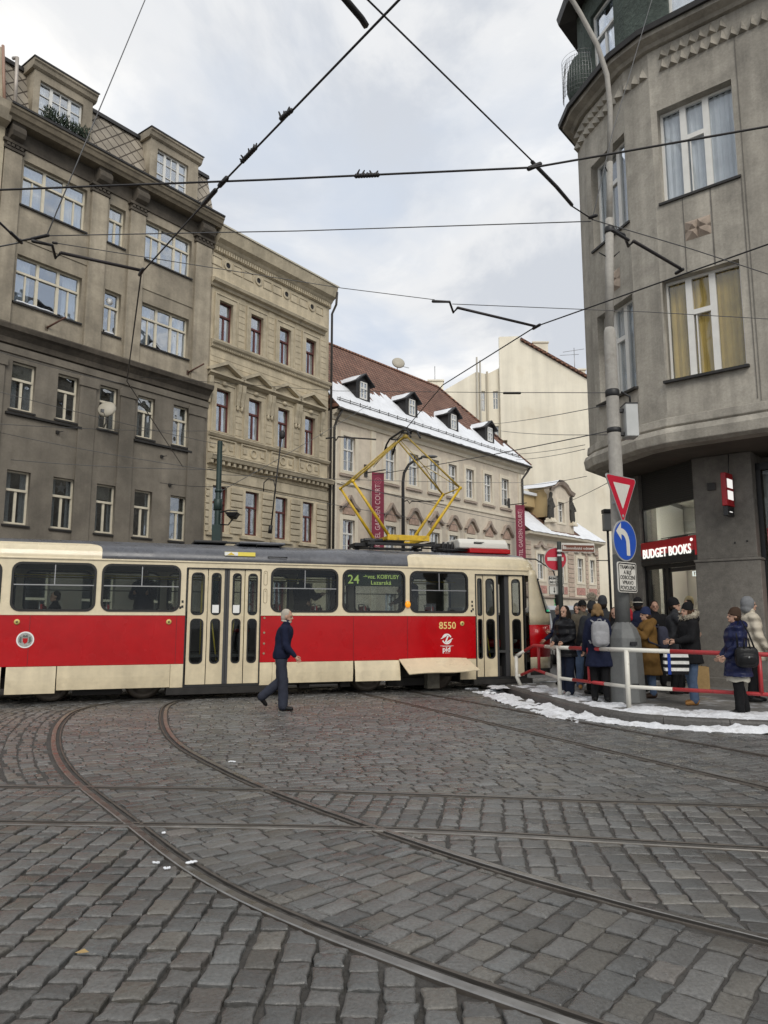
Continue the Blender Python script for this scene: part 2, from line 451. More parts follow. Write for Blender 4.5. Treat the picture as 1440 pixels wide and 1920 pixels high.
# rail travel directions: curve lines run towards the camera, so their left is towards +x (the picture's right)
def in_curve(p): return side(0, p) > 0 and side(1, p) < 0
def below_sB(p): return side(3, p) < 0
def beyond_sA(p): return side(2, p) > 0
def in_straight(p): return side(2, p) < 0 and side(3, p) > 0
KP = [(9.5, 10.2), (7.5, 10.45), (5.43, 10.9), (4.5, 11.2), (3.74, 11.75), (3.35, 12.6), (3.15, 13.5), (2.92, 15.0), (2.72, 16.4), (2.63, 17.2), (2.9, 17.62), (3.6, 17.9), (5, 18.4), (9, 19.8)]
KERB = smooth_line(catmull([V2(q) for q in KP], .1), 25)
KARR = np.array([(q.x, q.y) for q in KERB])
def on_road(p):
    if p[0] < 2.4 or p[1] < 9.8: return True
    d = KARR - np.array((p[0], p[1])); i = int(np.argmin((d * d).sum(1))); i = min(max(i, 1), len(KARR) - 2)
    t = KARR[i + 1] - KARR[i - 1]
    return (t[0] * (p[1] - KARR[i][1]) - t[1] * (p[0] - KARR[i][0])) > .04
jm = MB(); jrow = []; bedz = lambda x, y: -.026 if (side(0, (x, y)) < -.07 and below_sB((x, y))) else (-.012 if y < 14 else -.016)
for j in range(125):
    jrow.append([(-10.5 + i * .15, 1 + j * .15, bedz(-10.5 + i * .15, 1 + j * .15) + crng.uniform(-.004, .004)) for i in range(141)])
jm.sm = True; jm.loft(jrow, cap=False, closed=False)
tag(jm.build('road_bed', M_MORTAR), kind='structure')
# 1 foreground left of the curve: open joints, courses running away from the camera
grid_field((0, 4), 89, .160, (.13, .215), lambda p: side(0, p) < -.05 and below_sB(p), .022, ext=7, dome=.005, zv=.0045, tone=.98, wob=.009, sink=-.001)
# 2 inside the curved track: courses across the rails
def along(L, w0, w1, step, lens, test, gap, sgn=1, **kw):
    cum = [0.0]
    for i in range(1, len(L)): cum.append(cum[-1] + (L[i] - L[i - 1]).length)
    def pos(s, w):
        i = min(max(int(np.searchsorted(cum, s)), 1), len(L) - 1); t = (s - cum[i - 1]) / (cum[i] - cum[i - 1] + 1e-9)
        q = L[i - 1].lerp(L[i], t); d = (L[min(i + 1, len(L) - 1)] - L[max(i - 2, 0)]).normalized()
        return (q.x - d.y * w * sgn, q.y + d.x * w * sgn)
    s = 0.0
    while s < cum[-1] - step:
        st = step * crng.uniform(.9, 1.1); w = w0 - crng.uniform(0, lens[1])
        while w < w1:
            l = crng.uniform(*lens); a, b = max(w, w0), min(w + l, w1)
            if b - a > .06:
                jj = lambda: crng.uniform(-.01, .01)
                P = [pos(s + jj(), a), pos(s + jj(), b), pos(s + st + jj(), b), pos(s + st + jj(), a)]
                c = (sum(q[0] for q in P) / 4, sum(q[1] for q in P) / 4)
                if test(c): stone(P, gap, **kw)
            w += l
        s += st
along(curve_out, .02, 1.55, .15, (.17, .27), lambda p: in_curve(p) and on_road(p), .015)
# 3 between the straight rails, outside the curved track
along(straight_far, .02, 1.5, .165, (.14, .21), lambda p: in_straight(p) and not in_curve(p) and on_road(p), .019, sgn=-1)
# 4 triangle between the straight track and the right of the curve
grid_field((2, 4), 84, .17, (.14, .22), lambda p: below_sB(p) and side(1, p) > .03, .019, ext=7)
# 5 wide far field on the right, up to the third track
grid_field((0, 11), 14, .135, (.17, .27), lambda p: beyond_sA(p) and side(1, p) > .03 and side(4, p) < 0, .015, ext=12)
along(third_left, .02, 1.75, .135, (.16, .24), lambda p: beyond_sA(p) and side(4, p) > 0 and side(5, p) < 0 and p[1] < 17.2 and on_road(p), .015)
grid_field((4, 10), 20, .135, (.18, .26), lambda p: beyond_sA(p) and side(5, p) > .03 and on_road(p), .015, ext=10)
# 6 left of the curve, beyond the straight track: courses follow the rail
cl = smooth_line([q.copy() for q in curve_out], 10)
for k in range(14):
    w = .1 + k * .165; off = []
    for i, q in enumerate(cl):
        d = (cl[min(i + 1, len(cl) - 1)] - cl[max(i - 1, 0)]).normalized(); off.append(q + Vector((d.y, -d.x)) * w)
    s = 0
    along(off, 0, .165, .2, (.165, .1651), lambda p: beyond_sA(p) and side(0, p) < -.05, .02, sgn=-1)
grid_field((-4, 6.6), 3, .16, (.18, .26), lambda p: in_straight(p) and side(0, p) < -.05 and p[0] < -9, .02, ext=6)
me = bpy.data.meshes.new('road'); me.from_pydata(SV, [], SF)
me.polygons.foreach_set('use_smooth', SM)
at = me.attributes.new('tint', 'FLOAT_COLOR', 'POINT'); at.data.foreach_set('color', [c for t in ST for c in (*t, 1.0)])
M_COB = pm('granite_cobbles', (.106, .104, .099), .35, tint=True, noise=((.7, .14), (2.2, .16), (55, .24)), bump=(45, .7, .008), rvar=(2.2, .12), dirt=((.05, .047, .042), 1.3, .55, .2, .5), spec=.5)
me.materials.append(M_COB)
o = bpy.data.objects.new('road', me); link(o); tag(o, kind='structure')

# pavement, kerb, snow
M_PAVE = pm('wet_mosaic_pavement', (.16, .152, .14), .5, noise=((1.2, .3), (22, .35)), bump=(30, .5, .01), dirt=((.50, .51, .53), 1.9, .54, .10, .65), rvar=(2, .2))
M_KERB = pm('granite_kerb', (.085, .08, .074), .6, noise=((2, .25), (30, .3)), bump=(25, .4, .01))
kb = MB(); n = len(KERB)
poly = [(q.x, q.y) for q in KERB] + [(40, 30), (40, 10.2)]
def inset(L, w):
    out = []
    for i, q in enumerate(L):
        d = (L[min(i + 1, len(L) - 1)] - L[max(i - 1, 0)]).normalized(); out.append(q + Vector((d.y, -d.x)) * w)
    return out
K2 = inset(KERB, .22)
M_ = MB(); M_.slab([(q.x, q.y) for q in K2][::-1] + [(40, 9.8), (40, 30)], -.02, .115)
if True:
    pv = M_.build('pavement', M_PAVE); tag(pv, kind='structure')
# kerb stones: one strip with joints
prof = [(0, -.02), (.005, .085), (.025, .118), (.20, .122), (.216, .118), (.216, -.02)]
i = 0; seg = 9
while i < n - 1:
    e = min(i + seg, n - 1); rings = []
    for k in range(i, e + 1):
        d = (KERB[min(k + 1, n - 1)] - KERB[max(k - 1, 0)]).normalized(); nr = Vector((d.y, -d.x)); q = KERB[k]
        if k == i: q = q + d * .004
        if k == e: q = q - d * .004
        rings.append([(q.x + nr.x * a, q.y + nr.y * a, z + (.004 if (i // seg) % 2 else 0)) for a, z in prof])
    kb.loft([r[::-1] for r in rings]); i = e
ko = kb.build('kerb', M_KERB, bevel=.006); tag(ko, kind='structure')
# snow: lumpy strips on the pavement edge and in the gutter
from mathutils import noise as MN
def fbm(x, y, s=1.0): return MN.fractal(Vector((x * s, y * s, 3.3)), 1.0, 2.0, 5)
def snow_strip(name, i0, i1, w0, w1, zb, hmax, seed, rag=.35, cell=.035):
    mb = MB(); cols = int((w1 - w0) / cell); rows = []
    L = KERB[i0:i1]; fine = []
    for a, b in zip(L, L[1:]):
        fine += [a, a.lerp(b, .5)]
    for k, q in enumerate(fine):
        d = (fine[min(k + 1, len(fine) - 1)] - fine[max(k - 1, 0)]).normalized(); nr = Vector((d.y, -d.x)); r = []
        endf = min(1, k / 14, (len(fine) - 1 - k) / 14)
        for c in range(cols + 1):
            t = c / cols; w = w0 + (w1 - w0) * t; x, y = q.x + nr.x * w, q.y + nr.y * w
            edge = min(t, 1 - t) * 2; edge = min(1, edge * 2.2) * endf
            h = hmax * (edge * .74 - rag * .5 + fbm(x + seed, y, 2.3) * rag * 1.1 + fbm(x, y + seed, 9) * .33 + fbm(x, y + seed, 24) * .16)
            r.append((x, y, zb + max(h, -.02)))
        rows.append(r)
    mb.sm = True
    mb.loft(rows, cap=False, closed=False)
    mb.f = [f for f in mb.f if max(mb.v[i][2] for i in f) > zb - .005]; mb.m = [0] * len(mb.f); mb.smooth = set(range(len(mb.f)))
    return tag(mb.build(name, GSNOW), kind='stuff')
def kidx(p): d = KARR - np.array(p); return int(np.argmin((d * d).sum(1)))
i_right, i_nose, i_mid = kidx((9.3, 10.2)), kidx((2.63, 17.2)), kidx((3.3, 12.8))
snow_strip('snow', 2, i_mid, .12, 1.30, .118, .055, 1.0, rag=.55)
snow_strip('snow', i_mid - 12, i_nose + 6, .14, 1.0, .118, .045, 2.0, rag=.95)
snow_strip('snow', 2, i_mid + 4, -.40, -.01, .004, .085, 3.0, rag=.6)
snow_strip('snow', i_mid - 10, i_nose - 2, -.75, -.02, .002, .075, 4.0, rag=1.0)
snow_strip('snow', i_nose - 8, i_nose + 30, -.5, .6, .10, .03, 5.0, rag=1.0)
# a few scraps of snow beside the curved rail, and slush on the pavement
def scraps(name, pts, s):
    mb = MB()
    for x, y, r in pts:
        for _ in range(7):
            a = crng.uniform(0, 2 * PI); q = crng.uniform(0, r)
            mb.ell((x + q * math.cos(a), y + q * math.sin(a) * .6, .014), crng.uniform(.3, .8) * r * .6, crng.uniform(.3, .8) * r * .35, s * crng.uniform(.5, 1.2), 8, 5)
    return tag(mb.build(name, SNOW), kind='stuff')
scraps('snow', [(*gz(292, 1622), .025), (*gz(312, 1632), .025), (*gz(357, 1621), .045), (*gz(434, 1430), .05), (*gz(306, 1565), .03)], .008)
scraps('snow', [(2.0 + .1 * k, 16.6 + crng.uniform(-.6, .9), .14) for k in range(6)] + [(1.6, 19.5, .5), (.9, 19.8, .5), (2.3, 19.6, .4), (2.9, 19.9, .5), (.2, 19.4, .3), (-.4, 19.6, .3)], .03)
# ================================================================= TRAM
M_CREAM = pm('tram_cream_paint', (.70, .605, .42), .30, noise=((.6, .07), (7, .06)), streak=(3.0, .07), dirt=((.30, .24, .16), 2.4, .56, .25, .5), coat=.4, rvar=(3, .08))
M_RED = pm('tram_red_paint', (.42, .001, .004), .3, noise=((.5, .10), (4, .06)), dirt=((.33, .004, .006), 2.0, .60, .2, .4), coat=.22, spec=.3, bump=(1.3, .45, .03), rvar=(1.4, .08))
M_ROOFG = pm('tram_roof_grey', (.098, .102, .115), .30, noise=((1.0, .22), (12, .18)), bump=(3, .25, .01), rvar=(2, .12))
M_YEL = pm('pantograph_yellow', (.62, .40, .02), .42, noise=(9, .2), dirt=((.16, .12, .06), 8, .55, .12, .6))
M_SEAT = pm('red_seat_cover', (.30, .02, .02), .7)
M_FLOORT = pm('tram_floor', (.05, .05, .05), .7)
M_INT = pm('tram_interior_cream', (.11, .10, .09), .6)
M_GREY = pm('grey_rubber', (.045, .045, .047), .6)
M_ORANGE = pm('orange_lamp', (.75, .26, .01), .25, emit=((1, .35, .02), .5))
M_YLAB = pm('yellow_label', (.80, .66, .10), .5)
M_WHT = pm('white_transfer', (.78, .78, .76), .5)
M_BLK = pm('black_print', (.012, .012, .012), .6)
M_UND = pm('dirty_underframe', (.020, .018, .016), .8, noise=(5, .4))
M_WHEEL = pm('dusty_wheel_steel', (.115, .095, .075), .55, .3, noise=(7, .35))
M_CHROME = pm('window_bar_metal', (.34, .34, .34), .35, .8)
M_SKIRT = pm('grimy_cream_skirt', (.66, .565, .385), .38, noise=((.7, .1), (7, .08)), streak=(2.2, .16), dirt=((.30, .24, .16), 3.4, .54, .28, .45), coat=.15, rvar=(3, .1))
tram = thing('tram', 'red and cream tram with grey roof and raised yellow pantograph crossing the junction', 'tram', TRAM_M)
SY = -1.25
wins = [(-5.85, -4.45), (-4.24, -2.80), (-2.66, -1.22), (.64, 2.05), (2.19, 3.59), (3.74, 5.12)]
WZ0, WZ1, WR = 1.74, 2.62, .15
UF = 6.72            # start of the rounded nose
ZC, ZR, ZT = .70, 1.66, 2.72
doors = [(-1.08, .41), (5.33, 6.60)]
# --- side walls (cream upper band with window holes, red band, cream skirt)
def side_wall(nearside):
    y0 = SY if nearside else -SY - .05
    holes = [rrect(a, b, WZ0, WZ1, WR) for a, b in wins]
    segs = [(-6.7, -1.08), (.41, 5.33)] if nearside else [(-6.7, UF)]
    if not nearside:
        holes = [rrect(a, b, WZ0, WZ1, WR) for a, b in ((-5.8, -4.5), (-4.3, -2.95), (-2.8, -1.5), (-1.3, .0), (.2, 1.5), (1.7, 3.0), (3.2, 4.4), (4.6, 5.8))]
    mw = []
    for a, b in segs:
        hs = [h for h in holes if h[0][0] > a and h[0][0] < b]
        plate('upper_wall', rect(a, b, ZR, ZT), hs, M_CREAM, tram, y0=y0, th=.05)
        plate('red_band', rect(a, b, ZC, ZR - .002), [], M_RED, tram, y0=y0 + .002, th=.046)
    if nearside:
        plate('upper_wall', rect(-1.08, .41, 2.60, ZT), [], M_CREAM, tram, y0=y0, th=.05)
        plate('upper_wall', rect(5.33, UF, 2.60, ZT), [], M_CREAM, tram, y0=y0, th=.05)
    else:
        plate('skirt', rect(-6.7, UF, .24, ZC - .004), [], M_CREAM, tram, y0=y0, th=.05)
side_wall(True); side_wall(False)
# skirt panels, near side (the two flaps over the front bogie hang open as in the photograph)
def skirt(a, b, z0=.24, tilt=0.0, label=None):
    mb = MB(); n = 6; rings = []
    for i in range(n + 1):
        t = i / n; z = ZC - .006 - (ZC - .006 - z0) * t; y = SY - tilt * t + .05 * max(0, t - .45) ** 1.5
        rings.append([(a, y, z), (b, y, z), (b, y + .018, z), (a, y + .018, z)])
    mb.loft(rings)
    return mb.build('skirt_panel', M_SKIRT, tram, bevel=.004)
skirt(-6.7, -4.33, .22); f = skirt(-4.25, -3.40, .20, .05); skirt(-3.385, -1.34, .25); skirt(-1.335, -1.09, .24)
skirt(.415, .68, .24); skirt(.685, 2.42, .27); skirt(4.93, 5.325, .24)
skirt(2.45, 3.47, .27, .10)['label'] = 'cream bogie flap hanging slightly outward'
mb = MB()   # lifted, bent flap
rows = []
for i in range(7):
    t = i / 6; y = SY - .02 - .46 * t; r = []
    for j in range(9):
        s = j / 8; u = 3.45 + (5.06 - 3.45) * s + .13 * t * (1 if s > .5 else 1.4) * (s - .2)
        z = .70 - .24 * t + .02 * math.sin(s * PI) * (1 - t) + .012 * math.sin(s * 7) * t - .05 * t * (1 - s)
        r.append((u + .1 * t * (1 - s), y, z))
    rows.append(r)
mb.loft(rows, cap=False, closed=False); o = mb.build('skirt_panel', M_CREAM, tram); s = o.modifiers.new('Solid', 'SOLIDIFY'); s.thickness = .02
o['label'] = 'cream bogie flap lifted out nearly level'
# --- trim strip (gutter) and belt mouldings
mb = MB().box(-6.7, UF, SY - .025, SY + .01, 2.705, 2.735).box(-6.7, UF, -SY - .01, -SY + .025, 2.705, 2.735)
mb.build('gutter', M_CREAM, tram, bevel=.006)
mb = MB()
for a, b in ((-6.7, -1.09), (.415, 5.325)): mb.box(a, b, SY - .008, SY, ZR - .012, ZR + .006)
mb.build('belt_moulding', M_CREAM, tram)
# --- roof
RS = [(-1.25, 2.725), (-1.245, 2.80), (-1.215, 2.89), (-1.15, 2.97), (-1.03, 3.035), (-.85, 3.09), (-.6, 3.14), (-.3, 3.17), (0, 3.185)]
RS = RS + [(-y, z) for y, z in RS[-2::-1]]
def nose_w(u, uN, u0=UF): 
    t = min(1, max(0, (u - u0) / (uN - u0))); return max(0.0, 1 - t ** 2.6) ** (1 / 2.2)
def roof_ring(u):
    if u > 0: w = nose_w(u, 7.22, 6.45); 
    else: w = nose_w(-u, 7.22, 6.45)
    h = .25 + .75 * w if w < 1 else 1
    return [(u, y * (.12 + .88 * w), 2.725 + (z - 2.725) * (h if w > .02 else .15)) for y, z in RS]
us = [-7.22, -7.2, -7.12, -7.0, -6.8, -6.6, -6.45, -5, -3, -1, 1, 3, 5, 6.1, 6.45, 6.6, 6.8, 6.92, 7.05, 7.14, 7.2, 7.22]
mb = MB(); mb.sm = True; mb.loft([roof_ring(u)[::-1] for u in us]); mb.build('roof', M_ROOFG, tram)
# cream panels that wrap the roof edge at both ends
def roof_cream(u0, u1, round_at):
    mb = MB(); mb.sm = True; rows = []
    import bisect
    prof = RS[:5]; fine = []
    for (ya, za), (yb, zb) in zip(prof, prof[1:]):
        for k in range(3): fine.append((ya + (yb - ya) * k / 3, za + (zb - za) * k / 3))
    fine.append(prof[-1])
    arc = [0]
    for a, b in zip(fine, fine[1:]): arc.append(arc[-1] + math.hypot(b[0] - a[0], b[1] - a[1]))
    Ltot = arc[-1]
    for k, (y, z) in enumerate(fine):
        s = arc[k]; r = .24; over = max(0, s - (Ltot - r)); inset = r - math.sqrt(max(0, r * r - over * over))
        a, b = u0, u1
        if round_at == 'lo': a = u0 + inset
        else: b = u1 - inset
        row = []
        for i in range(25):
            u = a + (b - a) * i / 24
            w = nose_w(u, 7.22, 6.45) if u > 0 else nose_w(-u, 7.22, 6.45)
            h = .25 + .75 * w if w < 1 else 1
            row.append((u, (y - .004) * (.12 + .88 * w) - (.004 if w < 1 else 0), 2.725 + (z - 2.725) * h + .004))
        rows.append(row)
    mb.loft(rows, cap=False, closed=False); return mb.build('roof_edge_panel', M_CREAM, tram)
roof_cream(3.68, 7.19, 'lo'); roof_cream(-7.19, -2.70, 'hi')
# --- nose and tail shells
def nose_shell(sgn):
    uN = lambda z: 7.50 + .05 * min(1, (z - .4)) if z < 1.72 else 7.55 - (z - 1.72) * .48
    zs = [.30, .45, .70, .705, 1.2, 1.45, 1.66, 1.72, 1.74, 2.0, 2.3, 2.52, 2.60, 2.725]
    n = 24; cream = MB(); red = MB(); gl = MB(); bump = MB()
    rows = []
    for z in zs:
        r = []
        for i in range(n + 1):
            a = -PI / 2 + PI * i / n
            x = UF + (uN(z) - UF) * max(0, math.cos(a)) ** .42; y = 1.25 * math.copysign(abs(math.sin(a)) ** .75, math.sin(a))
            r.append((sgn * x, y, z))
        rows.append(r)
    for k in range(len(zs) - 1):
        z0 = zs[k]
        for i in range(n):
            q = [rows[k][i], rows[k][i + 1], rows[k + 1][i + 1], rows[k + 1][i]]
            if sgn < 0: q = q[::-1]
            wind = 1.74 <= z0 < 2.52 and 2 <= i < n - 2
            tgt = gl if wind else (red if .705 <= z0 < 1.45 else cream)
            if z0 in (.30, .45): tgt = cream if z0 == .45 else bump
            tgt.sm = True; tgt.add(q, [(0, 1, 2, 3)])
    for m, name, mat in ((cream, 'nose_shell', M_CREAM), (red, 'red_nose_band', M_RED), (bump, 'bumper', M_UND), (gl, 'windscreen', G_TRAM)):
        me = m.build(name, mat, tram)
        import bmesh
        bm = bmesh.new(); bm.from_mesh(me.data); bmesh.ops.remove_doubles(bm, verts=bm.verts, dist=1e-4); bm.to_mesh(me.data); bm.free()
        if name != 'windscreen':
            s = me.modifiers.new('Solid', 'SOLIDIFY'); s.thickness = .03; s.offset = -1
    # windscreen rubber
    fr = MB(); path = [rows[8][i] for i in range(2, n - 1)]
    top = [rows[11][i] for i in range(2, n - 1)]
    mid = [rows[9][n - 2], rows[10][n - 2]]; mid2 = [rows[10][2], rows[9][2]]
    fr.tube(path + mid + top[::-1] + mid2 + [path[0]], .022, 6); fr.build('windscreen_seal', RUBBER, tram)
nose_shell(1); nose_shell(-1)
# cream dip below the windscreen corner
# --- windows
for i, (a, b) in enumerate(wins):
    mb = MB(); ring(mb, rrect(a + .018, b - .018, WZ0 + .018, WZ1 - .018, WR - .015), rrect(a - .025, b + .025, WZ0 - .025, WZ1 + .025, WR + .02), SY - .012, SY + .04)
    w = mb.build('window', RUBBER, tram)
    MB().prism(rrect(a + .005, b - .005, WZ0 + .005, WZ1 - .005, WR - .005), SY + .018, SY + .024).build('pane', G_TRAM, w)
    if i != 4:
        mb = MB().box(a + .01, b - .01, SY + .002, SY + .017, 2.205, 2.225); m = (a + b) / 2
        mb.box(m - .009, m + .009, SY + .002, SY + .017, 2.225, WZ1 - .01); mb.build('window_bar', M_CHROME, w)
for a, b in ((-5.8, -4.5), (-4.3, -2.95), (-2.8, -1.5), (-1.3, .0), (.2, 1.5), (1.7, 3.0), (3.2, 4.4), (4.6, 5.8)):
    mb = MB(); ring(mb, rrect(a + .018, b - .018, WZ0 + .018, WZ1 - .018, WR - .015), rrect(a - .025, b + .025, WZ0 - .025, WZ1 + .025, WR + .02), -SY - .055, -SY + .012)
    mb.box(a, b, -SY - .05, -SY - .03, 2.2, 2.22)
    w = mb.build('window', RUBBER, tram); MB().prism(rrect(a + .005, b - .005, WZ0 + .005, WZ1 - .005, WR - .005), -SY - .024, -SY - .018).build('pane', G_TRAM, w)
# --- destination display behind the fifth window
o = MB().box(2.25, 3.53, SY + .05, SY + .09, 2.29, 2.585).build('destination_display', pm('display_black', (.012, .02, .012), .5), tram)
LED = emis('display_led', (.62, .80, .22), .6)
text('lettering', '24', .27, LED, o, TRAM_M @ Matrix.Translation((2.43, SY + .045, 2.425)), .002, bold=.004)
text('lettering', '\u2192voz. KOBYLISY', .125, LED, o, TRAM_M @ Matrix.Translation((3.06, SY + .045, 2.495)), .002, bold=.003, sx=.92)
text('lettering', 'Lazarsk\u00e1', .125, LED, o, TRAM_M @ Matrix.Translation((3.06, SY + .045, 2.365)), .002, bold=.003, space=1.1)
# --- folding doors
def leaf(a, b, y=SY + .03, z0=.29, z1=2.59, M=None, wx=(.07, .07)):
    ho = [rrect(a + wx[0], b - wx[1], 1.665, 2.50, min(.085, (b - a - wx[0] - wx[1]) * .42)), rrect(a + wx[0], b - wx[1], .70, 1.575, min(.085, (b - a - wx[0] - wx[1]) * .42))]
    o = plate('door_leaf', rect(a, b, z0, z1), ho, M_SKIRT, tram, M=M, y0=y, th=.035)
    for h in ho:
        xs = [q[0] for q in h]; zs = [q[1] for q in h]; x0, x1, za, zb = min(xs), max(xs), min(zs), max(zs); r = min(.085, (x1 - x0) * .42)
        mb = MB(); ring(mb, rrect(x0 + .014, x1 - .014, za + .014, zb - .014, max(.02, r - .012)), rrect(x0 - .012, x1 + .012, za - .012, zb + .012, r + .01), y - .006, y + .03); mb.build('pane_seal', RUBBER, o, M=WM[o])
        MB().prism(rrect(x0 + .003, x1 - .003, za + .003, zb - .003, r), y + .014, y + .02).build('pane', G_TRAM, o, M=WM[o])
    return o
uu = lambda px: TR.uz(px, 1165)[0]
for a, b in ((351, 387.5), (389, 419), (429, 457), (458.5, 487.5)): leaf(uu(a), uu(b))
MB().box(uu(419), uu(423.5), SY + .025, SY + .07, .29, 2.59).box(uu(424.2), uu(429), SY + .025, SY + .07, .29, 2.59).build('door_rubber', M_GREY, tram)
lf = leaf(uu(895), uu(907), wx=(.035, .03)); leaf(uu(908.5), uu(932.5), wx=(.065, .06))
leaf(uu(957), uu(982))
MB().box(uu(932.7), uu(936), SY + .02, SY + .08, .29, 2.59).box(uu(949), uu(956.5), SY + .05, SY + .30, .29, 2.59).build('door_rubber', M_GREY, tram)
for a, b in doors:
    mb = MB().box(a - .012, a + .012, SY - .004, SY + .09, .26, 2.60).box(b - .012, b + .012, SY - .004, SY + .09, .26, 2.60).box(a, b, SY - .004, SY + .09, 2.585, 2.607).box(a, b, SY - .004, SY + .3, .24, .285); mb.build('door_frame', RUBBER, tram)
for a in (uu(403), uu(442)):
    MB().box(a - .06, a + .07, SY + .018, SY + .026, 1.70, 1.86).build('notice', M_WHT, tram)
# step boards and the sill of the front door
MB().box(5.25, 6.75, SY - .02, SY + .5, .12, .235).build('step_board', M_UND, tram, bevel=.01); MB().box(-1.4, .6, SY - .01, SY + .5, .10, .235).build('step_board', M_UND, tram, bevel=.01)
# --- interior
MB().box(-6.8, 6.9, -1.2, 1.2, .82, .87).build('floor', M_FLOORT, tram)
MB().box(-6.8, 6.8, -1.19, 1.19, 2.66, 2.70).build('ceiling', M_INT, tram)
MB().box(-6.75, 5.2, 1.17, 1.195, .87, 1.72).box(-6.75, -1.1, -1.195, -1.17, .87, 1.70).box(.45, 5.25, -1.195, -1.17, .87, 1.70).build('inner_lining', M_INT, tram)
def seat(u, v, face=1):
    mb = MB(); mb.box(u - .2, u + .2, v - .2, v + .2, 1.28, 1.36); mb.box(u - .2 * face - .03, u - .2 * face + .03, v - .2, v + .2, 1.34, 1.86)
    o = mb.build('seat', M_SEAT, tram, bevel=.03)
    m2 = MB(); m2.tube([(u - .21 * face, v - .19, 1.5), (u - .23 * face, v - .19, 1.9), (u - .23 * face, v + .19, 1.9), (u - .21 * face, v + .19, 1.5)], .015, 6); m2.box(u - .05, u + .05, v - .05, v + .05, .87, 1.28)
    m2.build('seat_frame', M_CHROME, o, M=WM[tram])
for u in (-5.6, -4.75, -3.55, -2.35): seat(u, -.85); seat(u - .1, .85)
for u in (1.05, 1.85, 2.95, 4.55): seat(u, -.85)
for u in (-1.0, .3, 1.3, 2.4, 3.6): seat(u, .85)
mb = MB()
for u, v in ((-.75, -.95), (.12, -.95), (-.3, -.5), (5.5, -.9), (6.3, -.7)): mb.tube([(u, v, .87), (u, v, 2.66)], .017, 6)
for v in (-.45, .45): mb.tube([(-6.2, v, 2.45), (5.2, v, 2.45)], .016, 6)
mb.tube([(uu(397), -1.12, 1.62), (uu(409), -1.12, .75)], .017, 6).tube([(uu(441), -1.12, 1.62), (uu(432), -1.12, .75)], .017, 6).tube([(uu(913), -1.14, 1.5), (uu(922), -1.14, .72)], .017, 6)
mb.tube([(uu(944), -.9, 1.45), (uu(943), -.9, .5)], .017, 6)
mb.build('hand_pole', pm('yellow_hand_pole', (.55, .42, .05), .4), tram)
MB().box(5.05, 5.1, -1.15, -.3, .87, 1.85).box(5.1, 5.14, .1, 1.15, .87, 2.66).build('cab_partition', pm('cab_panel', (.25, .25, .24), .6), tram, bevel=.01)
MB().box(6.2, 6.95, -.85, .9, 1.1, 1.68).build('driver_desk', M_UND, tram, bevel=.05)
# --- running gear
def lathe_y(mb, prof, c, n=28):   # axis along y ; prof = (r,y)
    rings = [[(c[0] + r * math.cos(a), y, c[1] + r * math.sin(a)) for a in (2 * PI * i / n for i in range(n))] for r, y in prof]
    sv = mb.sm; mb.sm = True; mb.loft(rings); mb.sm = sv
def bogie(u):
    mb = MB().box(u - 1.25, u + 1.25, -.95, -.86, .30, .46).box(u - 1.25, u + 1.25, .86, .95, .30, .46).box(u - .25, u + .25, -.9, .9, .25, .55)
    mb.box(u - .45, u + .45, -1.0, -.82, .12, .30)
    o = mb.build('bogie', M_UND, tram, bevel=.02)
    for du in (-.85, .85):
        for s in (-1, 1):
            w = MB(); lathe_y(w, [(.05, s * .80), (.11, s * .82), (.13, s * .79), (.24, s * .77), (.26, s * .80), (.345, s * .80), (.35, s * .79), (.352, s * .70), (.38, s * .69), (.38, s * .67), (.1, s * .66)], (u + du, .365))
            w.build('wheel', M_WHEEL, o, M=WM[tram])
bogie(-2.66); bogie(3.74)
mb = MB().box(-6.5, 6.5, -.8, .8, .46, .80).box(-1.3, 2.2, -.9, .9, .20, .5).box(-6.4, -4.1, -.9, .9, .28, .5).box(5.0, 6.4, -1.0, 1.0, .16, .5)
for u in (-4.6, -3.9, -.2, 1.4, 2.3, 5.2): mb.box(u - .1, u + .12, -1.05, -.8, .14, .42)
mb.box(-6.6, 6.6, -.06, .06, .5, .9)
mb.build('underframe', M_UND, tram, bevel=.015)
MB().box(4.16, 4.45, -1.18, -.95, .06, .52).build('sand_pipe_box', pm('weathered_grey_box', (.13, .12, .095), .7, noise=(6, .3)), tram, bevel=.01)
mb = MB().box(7.35, 7.9, -.09, .09, .36, .52).tube([(7.85, 0, .44), (8.0, 0, .44)], .11, 10); mb.build('coupler', M_UND, tram, bevel=.02)
